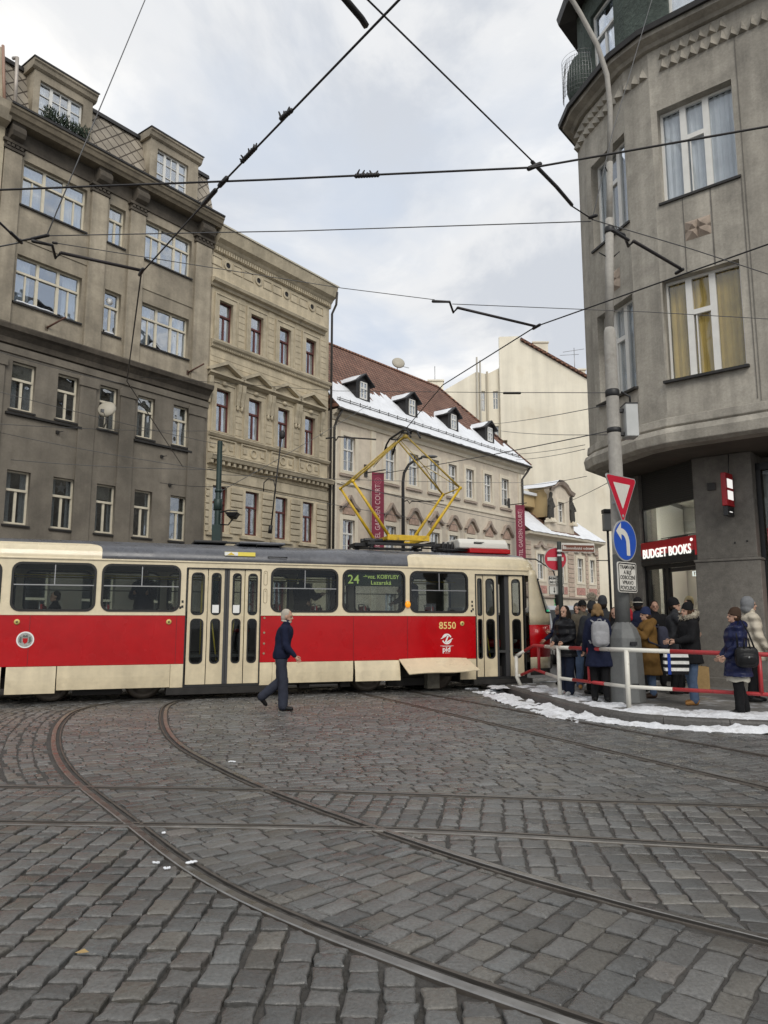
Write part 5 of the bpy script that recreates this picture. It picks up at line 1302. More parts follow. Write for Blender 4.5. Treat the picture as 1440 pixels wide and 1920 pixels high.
mb = MB().tube([(16.9, 1.6, 22.8), (16.9, 1.6, 25.6)], .03, 5).tube([(15.9, 1.6, 25.2), (17.8, 1.6, 25.5)], .02, 4).tube([(15.6, 1.6, 24.9), (17.3, 1.6, 25.0)], .02, 4).tube([(4.5, 1.6, 22), (4.5, 1.6, 23.9)], .03, 5); mb.build('aerial', STEEL, fw, Mw)
# ---------------------------------------------------------------- pale green house down the side street
Mg = T(18.3, 66, 0, RD(-12)); gh = thing('townhouse', 'narrow pale green stuccoed house with an arched gable beyond the signs', 'building', Mg)
M_GRN = pm('pale_green_stucco', (.50, .54, .45), .85, noise=((.5, .08), (4, .08)), streak=(1.2, .1))
GW = [(.55, 1.05), (1.25, 1.75)]
plate('wall', [(0, -.03), (2.6, -.03), (2.6, 13.2), (2.2, 13.3), (2.0, 14.0), (1.15, 14.6), (.3, 14.0), (.1, 13.3), (0, 13.2)], [rect(a, b, z, z + 2.2) for a, b in GW for z in (10.3, 6.4)] + [rect(.4, 2.0, .4, 3.4)], M_GRN, gh, Mg, 0, .3)
for a, b in GW:
    for z in (10.3, 6.4): window(gh, Mg, a, b, z, z + 2.2, 'X', M_WIN_W, y=.1, gl=G_DARK)
MB().box(.4, 2.0, .5, .55, .4, 3.4).box(.05, 2.55, .85, .9, 3.5, 13).box(0, .25, .302, 8, -.03, 13).build('dark_backing', DARK, gh, Mg)
mb = MB()
for k in range(9):
    a0, a1 = PI * k / 9, PI * (k + 1) / 9; f_ = lambda a, r: (1.15 + r * 1.15 * math.cos(a), 13.0 + r * .95 * math.sin(a)); p = [f_(a0, 1.08), f_(a1, 1.08), f_(a1, .85), f_(a0, .85)]; mb.prism(p, -.2, 0)
mb.ell((1.15, -.02, 13.3), .5, .12, .35, 10, 6).xprof([(0, 9.4), (0, 9.7), (-.25, 9.7), (-.2, 9.5)], 0, 2.6).xprof([(0, 5.6), (0, 5.9), (-.25, 5.9), (-.2, 5.7)], 0, 2.6).box(.3, 2.0, -.12, 0, 12.7, 12.85)
for z in (10.0, 6.1): mb.box(.4, .5, -.1, 0, z, z + 2.6).box(1.8, 1.9, -.1, 0, z, z + 2.6)
mb.build('stucco_ornament', M_GRN, gh, Mg)
bh = thing('townhouse', 'brown brick house seen between the green house and the concrete pole', 'building', Mg @ Matrix.Translation((2.65, 0, 0)))
Mq = WM[bh]; plate('wall', rect(0, 8, -.03, 13.5), [rect(a, a + 1, z, z + 2) for a in (.8, 2.8, 4.8) for z in (4, 7.4, 10.6)], pm('brown_brick', (.25, .19, .14), .85, noise=((2, .2), (20, .2))), bh, Mq, 0, .3)
for a in (.8, 2.8, 4.8):
    for z in (4, 7.4, 10.6): window(bh, Mq, a, a + 1, z, z + 2, 'X', M_WIN_W, y=.1, gl=G_DARK)
MB().box(0, 8, 2, 2.1, 0, 13).build('dark_backing', DARK, bh, Mq)
# ================================================================= CORNER BUILDING ON THE RIGHT
M_COR = pm('weathered_grey_render', (.36, .333, .283), .88, noise=((.35, .26), (2.0, .22), (18, .12)), streak=(2.4, .30), bump=(30, .5, .012), dirt=((.15, .13, .105), 1.0, .54, .25, .55))
M_COR2 = pm('dark_ground_floor_stone', (.155, .143, .124), .8, noise=((.5, .2), (6, .2), (40, .15)), bump=(35, .4, .01), streak=(1.5, .18))
M_GREENW = pm('dark_green_stucco', (.062, .080, .068), .9, noise=((1, .3), (10, .3)), bump=(14, .8, .04))
M_TERRA = pm('pink_terracotta', (.335, .27, .215), .85, noise=(5, .25))
M_SHUT = pm('dark_shutter', (.03, .028, .026), .6)
M_FRAME = pm('black_shop_frame', (.015, .015, .016), .4)
YC = pm('yellow_curtain', (.62, .43, .12), .9, noise=(1.5, .2))
BP = Plane(tuple(atY(1250, 1165, 15.8)[:2]), -40.3)
P1 = tuple(BP.w(.26)[:2]); AB = Plane(P1, -57); P2, _ = AB.at(1219); AP = Plane(P2, -73.5); P3, _ = AP.at(1134); SPn = Plane(P3, -87); P4, _ = SPn.at(1119)
cr = thing('corner_building', 'grey rendered corner apartment building overhanging the bookshop entrance', 'building', T(7.5, 17.0, 0, 0))
BR = tuple(BP.w(7.0)[:2]); C5 = (P4[0] + 6.0, P4[1] + 7.5)
FOOT = [C5, P4, P3, P2, P1, BR]          # left to right seen from the street
def sweep(name, prof, mat, pts=FOOT, parent=cr, i0=1, i1=5, bevel=0):
    """profile (outward offset, z) swept along the footprint with mitred corners"""
    V = [Vector(q) for q in pts]; rings = []
    def nrm(a, b): d = (b - a).normalized(); return Vector((d.y, -d.x))
    for i in range(len(V)):
        if i == 0: m = nrm(V[0], V[1])
        elif i == len(V) - 1: m = nrm(V[-2], V[-1])
        else:
            a, b = nrm(V[i - 1], V[i]), nrm(V[i], V[i + 1]); m = (a + b).normalized(); m = m / max(.35, m.dot(a))
        rings.append([(V[i].x + m.x * o, V[i].y + m.y * o, z) for o, z in prof])
    mb = MB().loft(rings); return mb.build(name, mat, parent, Matrix.Identity(4), bevel=bevel)
ZB, ZT_ = 5.86, 14.62
def wallseg(pl, u0, u1, holes, name='wall', z0=ZB, z1=ZT_, mat=None, y0=0.0):
    return plate(name, rect(u0, u1, z0, z1), [rect(*h) for h in holes], mat or M_COR, cr, pl.M, y0, .35)
u1, u2, u3, u4 = .26, AB.uz(1219, 1165)[0], AP.uz(1134, 1165)[0], SPn.uz(1119, 1165)[0]
WBu, WBl = (.40, 2.0, 10.82, 13.05), (.30, 1.90, 6.70, 8.98)
wb3 = [(4.2, 5.7, 10.82, 13.05), (4.2, 5.7, 6.7, 8.98)]
wallseg(BP, u1, 7.0, [WBu, WBl] + wb3)
wallseg(AB, u2, 0, [])
aL, aR = max(u3 + .08, -1.50), -.05
zu0, zu1, zl0, zl1 = 10.8, 13.05, 6.79, 9.0
wallseg(AP, u3, 0, [(aL, aR, zu0, zu1), (aL, aR, zl0, zl1)])
wallseg(SPn, u4, 0, [])
C_ = Plane(P4, math.degrees(math.atan2(P4[1] - C5[1], P4[0] - C5[0]))); plate('wall', rect(-9.6, 0, 5.3, ZT_), [], M_COR, cr, C_.M, 0, .3)
window(cr, BP.M, *WBu, 'R', M_WIN_W, y=.2, gl=G_PALE, curtain=1, sill=.05); window(cr, BP.M, *WBl, 'R', M_WIN_W, y=.2, gl=G_PALE, curtain=1, sill=.12, lit=YC)
for w_ in wb3: window(cr, BP.M, *w_, 'R', M_WIN_W, y=.2, sill=.05)
window(cr, AP.M, aL, aR, zu0, zu1, 'R', M_WIN_W, y=.2, gl=G_PALE, curtain=.3, sill=.05); window(cr, AP.M, aL, aR, zl0, zl1, 'R', M_WIN_W, y=.2, gl=G_PALE, curtain=1, sill=.1)
MB().box(.1, 7, 1.4, 1.45, 5.9, 14.6).build('dark_backing', DARK, cr, BP.M); MB().box(u3 + .3, .2, 1.5, 1.55, 5.9, 14.6).build('dark_backing', DARK, cr, AP.M)
# incised joints, terracotta squares
mb = MB()
for u in (2.06,): mb.box(u - .008, u + .008, -.012, 0, 5.95, 10.8)
mb.box(1.42, 1.445, -.012, 0, 9.0, 10.75).box(.84, .855, -.01, 0, 9.0, 10.75)
for u in (2.12, 3.4): mb.box(u, u + .012, -.014, 0, 5.9, 14)
mb.build('wall_joint', M_COR2, cr, BP.M)
def facets(pl, u, z, s, nx, nz):
    mb = MB()
    for i in range(nx):
        for k in range(nz):
            x, y = u + i * s, z + k * s; c = (x + s * (.5 + .2 * (-1) ** (i + k)), -.10, y + s * .5)
            mb.add([(x, -.0, y), (x + s, 0, y), (x + s, 0, y + s), (x, 0, y + s), c], [(0, 1, 4), (1, 2, 4), (2, 3, 4), (3, 0, 4)])
    mb.build('faceted_ornament', M_TERRA, cr, pl.M)
facets(BP, .86, 9.72, .27, 2, 1); facets(BP, .86, 9.72 + .27 * .6, .27, 2, 1)
um = (aL + aR) / 2; facets(AP, um - .30, 9.35, .3, 2, 1); facets(AP, um - .30, 9.35 + .2, .3, 2, 1)
# faceted frieze below the cornice
def frieze(pl, ua, ub, rows):
    w = .20; n = max(1, int((ub - ua) / w)); w = (ub - ua) / n; mb = MB()
    for k in rows:
        z0 = 13.98 + k * .30; z1 = z0 + .30
        for i in range(n):
            x = ua + i * w; c0 = (x + w / 2, -.15, z0 + .02); c1 = (x + w / 2, -.02, z1)
            mb.add([(x, 0, z0), (x + w, 0, z0), (x + w, -.01, z1), (x, -.01, z1), c0, c1], [(0, 1, 4), (0, 4, 5, 3), (1, 2, 5, 4)])
    mb.build('frieze', M_COR, cr, pl.M)
frieze(BP, .5, 2.0, (0, 1)); frieze(BP, 2.0, 7, (0,)); frieze(AB, u2, -.02, (0,)); frieze(AP, u3 + .05, -.55, (0, 1)); frieze(AP, -.55, -.02, (0,)); frieze(SPn, u4, -.02, (0, 1))
sweep('cornice', [(-.3, 14.58), (.10, 14.60), (.16, 14.66), (.34, 14.72), (.36, 14.86), (-.3, 14.96)], M_COR)
sweep('cornice_flashing', [(.30, 14.83), (.44, 14.80), (.46, 14.92), (-.32, 15.04), (-.3, 14.97)], M_SILL)
sweep('overhang_band', [(-.35, 5.861), (.05, 5.861), (.07, 5.68), (.02, 5.64), (.10, 5.62), (.15, 5.50), (.12, 5.30), (.0, 5.24), (-.35, 5.24)], M_COR, bevel=.015)
# attic storey: green stucco with windows
def aw(pl, ua, ub, wins):
    o = plate('attic_wall', rect(ua, ub, 14.98, 18.6), [rect(*w_) for w_ in wins], M_GREENW, cr, pl.M, .12, .3)
    for w_ in wins: window(cr, pl.M, *w_, 'T', M_WIN_W, y=.22, curtain=.4)
aw(BP, u1, 7, [(.75, 2.1, 15.1, 17.6), (4.2, 5.6, 15.1, 17.6)]); aw(AB, u2, 0, []); aw(AP, u3, 0, [(aL + .1, aR - .35, 15.15, 17.3)]); aw(SPn, u4, 0, [])
MB().box(.3, 7, 1.4, 1.45, 15, 18.4).build('dark_backing', DARK, cr, BP.M)
mb = MB(); mb.ell((P3[0] + .02, P3[1] + .0, 15.6), .42, .42, .85, 18, 10); mb.build('bulging_parapet', M_GREENW, cr, Matrix.Identity(4))
sweep('eaves', [(-.3, 18.0), (.35, 17.9), (.4, 18.1), (-.3, 18.7)], M_SILL); 
def wire_net():
    mb = MB()
    for k in range(16): 
        a = RD(150 + k * 9); x, y = P3[0] + .50 * math.cos(a), P3[1] + .48 * math.sin(a)
        mb.tube([(x, y, 15.1), (x - .03 * math.cos(a), y, 15.8), (P3[0] + .42 * math.cos(a), P3[1] + .42 * math.sin(a), 16.2)], .006, 4)
    for z in np.arange(15.15, 16.3, .12): mb.tube([(P3[0] + .505 * math.cos(RD(150 + k * 9)), P3[1] + .485 * math.sin(RD(150 + k * 9)), z) for k in range(16)], .005, 4)
    mb.build('wire_net', STEEL, cr, Matrix.Identity(4))
wire_net()
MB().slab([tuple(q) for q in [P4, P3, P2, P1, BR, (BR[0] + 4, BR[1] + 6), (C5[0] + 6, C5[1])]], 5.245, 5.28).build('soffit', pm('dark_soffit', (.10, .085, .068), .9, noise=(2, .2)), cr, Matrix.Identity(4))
MB().slab([tuple(q) for q in [P4, P3, P2, P1, BR, (BR[0] + 4, BR[1] + 6), (C5[0] + 6, C5[1])]], 18.55, 18.7).build('roof', M_SILL, cr, Matrix.Identity(4))
# --- ground floor
CO = Plane(gz(1340, 1287, .12), -40.3); CLp, _ = CO.at(1314); EN = Plane(CLp, -73.5); cl = CO.at(1314)[1]
MB().box(cl, 1.06, 0, .9, 2.9, 5.24).build('pillar', M_COR2, cr, CO.M, bevel=.02)
MB().box(cl - .03, 1.12, -.06, .9, .1, 2.84).box(cl - .05, 1.14, -.085, .9, 2.842, 2.90).box(cl - .06, 1.16, -.1, .92, .1, .32).build('pillar_base', M_COR2, cr, CO.M, bevel=.015)
for b_ in ((.12, .30, -.05, 0, 4.45, 4.62), (.60, .64, -.02, 0, 3.22, 3.26), (.85, .89, -.02, 0, 3.24, 3.28)): MB().box(*b_).build('wall_fitting', M_SHUT, cr, CO.M, bevel=.01)
E0 = -2.02
# dark shutter box with slats over the entrance, wall left of the entrance
mb = MB().box(E0, -.003, .10, .18, 4.36, 5.24)
for k in range(16): mb.box(E0 + .02, -.02, .085, .10, 4.40 + k * .05, 4.43 + k * .05)
mb.build('shutter', M_SHUT, cr, EN.M)
MB().box(E0 - .42, E0, -.02, .5, .1, 5.24).build('pillar', M_COR2, cr, EN.M, bevel=.02)
GC = Plane(tuple(EN.w(E0 - .42)[:2]), 51); MB().box(.02, 14, .02, .3, .1, 5.24).build('side_wall', M_COR2, cr, GC.M); MB().box(.6, 4.3, -.03, .015, .14, 4.9).build('inner_lining', pm('shop_wall', (.62, .60, .55), .8), cr, GC.M)
MB().box(E0, -.003, .12, .14, 3.47, 4.36).build('transom_window', G_SHOP, cr, EN.M)
mb = MB(); ring(mb, rect(E0 + .05, -.05, 3.50, 4.32), rect(E0, -.003, 3.46, 4.36), .08, .16)
for a, b, z0, z1 in ((E0, E0 + .06, .12, 2.9), (-1.20, -1.10, .12, 2.9), (-.14, -.03, .12, 2.9), (E0, -.003, 2.80, 2.9), (-1.92, -1.86, .12, 2.8), (-1.32, -1.26, .12, 2.8)): mb.box(a, b, .06, .16, z0, z1)
mb.box(E0 + .06, -1.2, .06, .16, .12, .25)
mb.build('shop_front_frame', M_FRAME, cr, EN.M)
MB().box(E0 + .06, -1.2, .10, .115, .25, 2.8).build('shop_door', G_SHOP, cr, EN.M); MB().box(-1.25, -.08, .09, .15, 2.70, 2.79).build('door_header', M_FRAME, cr, EN.M)
sg = MB().box(E0 + .03, .0, -.04, .055, 3.02, 3.47).build('shop_sign', pm('sign_red', (.42, .008, .015), .4), cr, EN.M, bevel=.008)
MB().box(E0 + .03, .0, -.05, .05, 2.90, 3.018).box(E0 + .04, -.01, -.05, -.041, 3.022, 3.14).build('sign_band', M_FRAME, sg, EN.M)
text('lettering', 'BUDGET BOOKS', .31, emis('lit_letters', (1, .98, .90), 1.0), sg, EN.M @ Matrix.Translation((-1.0, -.062, 3.17)), .01, bold=.008, sx=.74, space=1.06)
mb = MB().disc((-.09, 3.38), .035, -.06, -.041, 12); mb.build('lit_dot', emis('lit_dot', (1, .95, .85), 1.2), sg, EN.M)
text('lettering', '132', .17, emis('house_number', (.9, 1, .95), .8), cr, EN.M @ Matrix.Translation((-.13, .045, 2.60)), .01, bold=.002)
MB().box(-.13, -.04, .045, .055, 1.98, 2.30).build('notice', M_WHT, cr, EN.M); MB().box(-.12, -.05, .045, .055, 1.5, 1.62).build('notice', M_WHT, cr, EN.M)
# shop interior
ci = MB()
ci.box(-5.05, .0, 3.6, 3.7, .1, 5.2).box(-.1, .0, .95, 3.59, .1, 5.2).slab([(-2.5, .6), (0, .6), (0, 3.59), (-4.55, 3.59)], 4.9, 5.0)
ci.build('shop_interior', pm('shop_wall', (.62, .60, .55), .8), cr, EN.M)
MB().slab([(-2.3, .2), (0, .2), (0, 3.59), (-4.5, 3.59)], .06, .13).build('shop_floor', pm('shop_floor', (.12, .11, .10), .6), cr, EN.M)
for y_ in (1.2, 2.6): MB().box(-2.2 - .4 * (y_ > 2), -.2, y_, y_ + .15, 4.80, 4.84).build('ceiling_lamp', emis('shop_tube', (1, .95, .85), 30), cr, EN.M)
mb = MB().box(-1.85, -.1, .4, .9, 3.47, 3.53).tube([(-1.9, .5, 3.60), (-.05, .5, 3.60)], .012, 5)
for u in (-1.6, -.9, -.3): mb.tube([(u, .5, 3.53), (u, .5, 3.6)], .01, 5)
mb.box(-1.5, -.9, .45, .7, 3.53, 3.58); mb.build('shelf', M_SHUT, cr, EN.M)
mb = MB().box(-1.2, -1.0, 3.5, 3.58, 3.95, 4.2).box(-.85, -.72, 3.5, 3.58, 3.85, 4.15).box(-.6, -.5, 3.5, 3.58, 3.8, 3.92); mb.build('picture', M_SHUT, cr, EN.M)
mb = MB()
for k in range(9):
    z = .4 + k * .32; mb.box(-3.6, -1.8, 3.2, 3.55, z, z + .03)
mb.build('book_shelf', M_SHUT, cr, EN.M)
mb = MB()
for k in range(8):
    u = -3.58
    while u < -1.85:
        w = crng.uniform(.02, .06); mb.cur = crng.randrange(5); mb.box(u, u + w - .003, 3.22, 3.4, .432 + k * .32, .432 + k * .32 + crng.uniform(.16, .26)); u += w
mb.build('books', [pm('book_%s' % n_, c_, .6) for n_, c_ in (('red', (.4, .05, .04)), ('blue', (.05, .1, .3)), ('cream', (.6, .55, .4)), ('green', (.06, .2, .1)), ('yellow', (.6, .4, .06)))], cr, EN.M)['kind'] = 'stuff'
# display window to the right of the pillar
mb = MB(); mb.box(1.07, 1.16, .28, .5, .1, 5.0).box(1.07, 5.5, .28, .5, 4.85, 5.0).box(1.07, 5.5, .28, .5, .1, .5).box(3.2, 3.3, .28, .5, .5, 4.85).build('shop_front_frame', M_FRAME, cr, CO.M)
MB().box(1.17, 5.5, .38, .4, .5, 4.85).build('display_window', G_SHOP, cr, CO.M)
MB().box(1.2, 3.2, .35, .375, 2.95, 3.55).box(1.2, 3.2, .35, .375, 1.75, 2.35).build('red_poster', pm('poster_red', (.42, .01, .02), .5), cr, CO.M)
MB().box(1.1, 5.5, 1.9, 2.0, .1, 5.2).build('shop_interior', pm('ochre_shop_wall', (.30, .22, .10), .8, noise=(1.2, .4)), cr, CO.M)
MB().box(5.5, 8, 0, .9, .1, 5.24).build('pillar', M_COR2, cr, CO.M)
MB().box(-.1, 8, .91, 1.0, 4.9, 5.24).build('soffit_wall', M_COR2, cr, CO.M)
# red box sign on the pillar
rs = thing('projecting_sign', 'slim red box sign with white panels hanging from the grey pillar', 'sign', CO.M @ Matrix.Translation((.62, -.03, 3.80)))
Mr = WM[rs] @ Matrix.Rotation(RD(-5), 4, 'Z')
MB().box(-.055, .055, -.42, .0, .22, .95).build('sign_box', pm('sign_red', (.42, .008, .015), .4), rs, Mr, bevel=.012)
mb = MB()
for z in (.36, .62): mb.box(.056, .063, -.36, -.06, z, z + .20).box(-.063, -.056, -.36, -.06, z, z + .20)
mb.build('white_panel', emis('sign_white', (1, .97, .93), .8), rs, Mr, bevel=.004)
MB().box(-.05, .05, -.40, -.03, .0, .21).build('lamp_box', M_FRAME, rs, Mr, bevel=.01); MB().box(.051, .056, -.30, -.15, .08, .10).build('lit_strip', emis('sign_white2', (1, .97, .93), .8), rs, Mr)
MB().tube([(0, -.1, .95), (0, -.02, 1.42)], .01, 5).box(-.02, .02, -.06, .03, .4, .46).build('cable', M_FRAME, rs, Mr)
# ================================================================= STREET FURNITURE
M_CONC = pm('concrete_pole', (.36, .342, .308), .85, noise=((1.2, .15), (14, .12)), streak=(6, .15), bump=(60, .3, .004), dirt=((.2, .17, .13), 2.5, .58, .15, .5))
M_GPAINT = pm('grey_painted_pedestal', (.122, .126, .123), .6, noise=((2, .12), (20, .1)), dirt=((.05, .045, .04), 4, .62, .15, .5))
M_SALU = pm('sign_aluminium', (.42, .42, .41), .45, .3, noise=(4, .1))
M_SRED = pm('sign_face_red', (.50, .012, .035), .4, noise=(3, .06)); M_SWHT = pm('sign_face_white', (.66, .64, .58), .45, noise=(4, .07)); M_SBLU = pm('sign_face_blue', (.012, .075, .42), .4, noise=(3, .08))
M_SBRN = pm('sign_face_brown', (.16, .045, .022), .5)
bx, by = 4.31, 13.62; SLN = 10.6
lp = thing('concrete_lamp_pole', 'tall grey concrete street pole with curved top arm carrying road signs', 'lamp pole', T(bx, by, .115))
mb = MB(); n = 8
def octo(r, z, sq=.0): return [((r * math.cos(RD(22.5 + 45 * k))), (r * math.sin(RD(22.5 + 45 * k))), z) for k in range(n)]
mb.loft([octo(.345, 0), octo(.335, .30), octo(.31, .9), octo(.30, 1.12), octo(.24, 1.28), octo(.155, 1.38), octo(.135, 1.41)])
pd = mb.build('pedestal', M_GPAINT, lp, bevel=.015)
mb = MB()
for z in (.28, 1.0): mb.box(-.06, .06, -.335, -.30, z, z + .06)
mb.build('slot', DARK, pd, WM[lp] @ Matrix.Rotation(RD(14), 4, 'Z'))
mb = MB(); mb.lathe([(.132, 1.38), (.128, 3.0), (.112, 6.75), (.105, 6.9), (.078, 6.98)], 20); mb.build('lower_shaft', M_CONC, lp)
mb = MB(); mb.lathe([(.135, 1.37), (.131, 2.62), (.115, 2.64)], 20); mb.build('painted_sleeve', M_GPAINT, lp)
mb = MB(); mb.tube([(0, 0, 6.95), (.10, 0, 9.2)], [.083, .078], 14); mb.tube([(.10, 0, 9.2), (.16, 0, 10.4)], [.062, .058], 12); mb.tube([(.16, 0, 10.4), (.22, 0, 11.6), (.18, -.02, 12.3), (.0, -.05, 12.95), (-.32, -.1, 13.6), (-.8, -.2, 14.4), (-1.6, -.3, 15.1)], [.055, .052, .05, .048, .046, .044, .04], 12)
mb.build('upper_shaft', M_CONC, lp)
for prf, cc in (([(.09, 8.9), (.10, 8.93), (.10, 9.0), (.09, 9.03)], (.09, 0)), ([(.118, 5.6), (.132, 5.62), (.132, 5.72), (.118, 5.74)], (0, 0)), ([(.12, 4.9), (.134, 4.92), (.134, 4.98), (.12, 5.0)], (0, 0))): mb = MB(); mb.lathe(prf, 16, cc); mb.build('clamp', BLACK, lp)
for q in ([(.13, 0, 8.4), (.25, -.05, 8.5)], [(.0, 0, 8.42), (-.15, -.05, 8.48)], [(.1, 0, 10.2), (.02, -.1, 10.28)]): MB().tube(q, .012, 5).build('hook', BLACK, lp)
ub = thing('utility_box', 'pale grey cabinet bolted to the side of the concrete pole above the give way sign', 'utility box', T(bx + .28, by - .02, 4.86))
MB().box(-.10, .13, -.16, .16, .06, .68).build('cabinet', pm('pale_grey_cabinet', (.46, .47, .46), .5, noise=(3, .08)), ub, bevel=.015)
MB().box(-.2, -.1, -.05, .05, .10, .16).box(-.2, -.1, -.05, .05, .55, .61).box(-.1, .13, -.17, .17, .68, .70).tube([(.04, 0, .7), (.04, 0, .86), (-.12, 0, .95)], .02, 6).build('bracket', BLACK, ub)
# --- signs on the pole: turned to the left
SM = T(bx + .02, by - .22, 0, RD(40))
def sign_mount(r, M, z0, z1):
    MB().box(-.03, .03, .022, .20, z0, z0 + .04).box(-.03, .03, .022, .20, z1 - .04, z1).build('bracket', STEEL, r, M)
gw = thing('road_sign', 'triangular red and white give way sign pointing down on the concrete pole', 'road sign', SM @ Matrix.Translation((0, 0, 3.36)), 'signs on the concrete pole')
Mg_ = WM[gw]
def tri(s, zc=.50, r=.045):
    P = []
    for k, a in enumerate((-90, 30, 150)):
        c = (s * math.cos(RD(a)), zc + s * math.sin(RD(a)))
        for q in range(7):
            t = RD(a - 60 + 120 * q / 6); P.append((c[0] + r * math.cos(t), c[1] + r * math.sin(t)))
    return P
MB().prism(tri(.49, r=.05), .0, .02).build('plate', M_SALU, gw)
MB().prism(tri(.475, r=.04), -.004, -.0005).build('red_face', M_SRED, gw); MB().prism(tri(.295, r=.01), -.007, -.0045).build('white_face', M_SWHT, gw); sign_mount(gw, Mg_, .3, .7)
MB().disc((0, .06), .028, -.009, -.0045, 12).build('bolt', M_SALU, gw)
ml = thing('road_sign', 'round blue sign with a white arrow bending left on the concrete pole', 'road sign', SM @ Matrix.Translation((0, -.02, 2.97)), 'signs on the concrete pole')
MB().disc((0, 0), .375, 0, .02, 40).build('plate', M_SALU, ml); MB().disc((0, 0), .35, -.004, -.0005, 40).build('blue_face', M_SBLU, ml)
AR = [(.14, -.27), (.03, -.27), (.03, -.06)]
for k in range(7): 
    t = RD(15 * k); AR.append((-.11 + .14 * math.cos(t), -.06 + .165 * math.sin(t)))
AR += [(-.12, .105), (-.12, .0), (-.28, .155), (-.12, .32), (-.12, .215)]
for k in range(7):
    t = RD(90 - 15 * k); AR.append((-.11 + .25 * math.cos(t), -.06 + .275 * math.sin(t)))
o = plate('arrow', AR, [], M_SWHT, ml, None, -.007, .0025); sign_mount(ml, WM[ml], -.2, .2)
tp = thing('road_sign', 'white supplementary plate with five lines of Czech text under the blue arrow sign', 'road sign', SM @ Matrix.Translation((.03, -.02, 2.04)), 'signs on the concrete pole')
MB().prism(rrect(-.30, .30, 0, .54, .05), 0, .02).build('plate', M_SWHT, tp)
mb = MB(); ring(mb, rrect(-.265, .265, .035, .505, .03), rrect(-.285, .285, .015, .525, .04), -.004, -.0005); mb.build('black_border', M_BLK, tp)
for k, (s, sz) in enumerate((('TRAMVAJ\u00cdM', .085), ('A BUS', .085), ('ODBO\u010cEN\u00cd', .085), ('VPRAVO', .085), ('POVOLENO', .085))):
    text('lettering', s, .097, M_BLK, tp, WM[tp] @ Matrix.Translation((0, -.003, .447 - k * .092)), .001, bold=.003, sx=.94)
sign_mount(tp, WM[tp], .1, .45)
# --- no-entry post
nx, ny = atY(1053, 1165, 17.0)[0], 17.0
ne = thing('sign_post', 'dark grey post carrying the no entry and direction signs beside the tram nose', 'sign post', T(nx, ny, .115))
mb = MB(); mb.lathe([(.055, 0), (.05, 3.2), (.05, 3.22)], 14); mb.build('post', pm('dark_green_grey_post', (.045, .052, .048), .5, noise=(5, .2)), ne)
MB().lathe([(.053, 2.98), (.053, 3.03)], 14).lathe([(.053, 2.88), (.053, 2.92)], 14).build('white_band', M_WHT, ne)
Ms = T(nx, ny, 0, RD(6))
def np_(name, label, z, cat='road sign'): return thing(name, label, cat, Ms @ Matrix.Translation((-.07, .075, z)), 'signs on the no entry post')
r = np_('road_sign', 'round red no entry sign with white bar beside the tram nose', 2.94)
MB().disc((0, 0), .265, 0, .015, 36).build('plate', M_SALU, r); MB().disc((0, 0), .25, -.004, -.0005, 36).build('red_face', M_SRED, r); MB().box(-.19, .19, -.007, -.0045, -.04, .04).build('white_bar', M_SWHT, r)
r = np_('road_sign', 'small white plate with two short lines of text under the no entry sign', 2.455)
MB().prism(rrect(-.18, .18, -.105, .105, .03), 0, .012).build('plate', M_SWHT, r); mb = MB(); ring(mb, rrect(-.16, .16, -.088, .088, .02), rrect(-.172, .172, -.097, .097, .025), -.004, -.0005); mb.build('black_border', M_BLK, r)
text('lettering', 'MIMO', .085, M_BLK, r, WM[r] @ Matrix.Translation((-.05, -.003, .042)), .001, bold=.002); text('lettering', 'MHD', .085, M_BLK, r, WM[r] @ Matrix.Translation((-.05, -.003, -.045)), .001, bold=.002)
r = np_('road_sign', 'lowest small white plate with a black arrow pointing down', 2.235)
MB().prism(rrect(-.18, .18, -.105, .105, .03), 0, .012).build('plate', M_SWHT, r); mb = MB(); ring(mb, rrect(-.16, .16, -.088, .088, .02), rrect(-.172, .172, -.097, .097, .025), -.004, -.0005); mb.box(-.06, -.04, -.004, -.0005, -.03, .06).prism([(-.075, -.025), (-.05, -.07), (-.025, -.025)], -.004, -.0005); mb.build('black_print', M_BLK, r)
r = thing('direction_sign', 'brown arrow board to the town hall at the top of the dark sign post', 'direction sign', T(nx, ny, 3.20, RD(10)), 'signs on the no entry post')
MB().box(.05, .86, -.012, .012, -.105, .105).build('plate', M_SWHT, r, bevel=.004); MB().box(.065, .845, -.015, -.0125, -.09, .06).build('brown_face', M_SBRN, r)
text('lettering', 'Novom\u011bstsk\u00e1 radnice', .085, M_SWHT, r, WM[r] @ Matrix.Translation((.46, -.0165, -.015)), .001, bold=.0015, sx=.88)
mb = MB().box(.745, .81, -.018, -.0155, -.024, -.008).prism([(.80, -.05), (.835, -.016), (.80, .018)], -.018, -.0155).box(.08, .11, -.018, -.0155, -.04, .05).box(.12, .15, -.018, -.0155, -.04, .03); mb.build('arrow', M_SWHT, r)
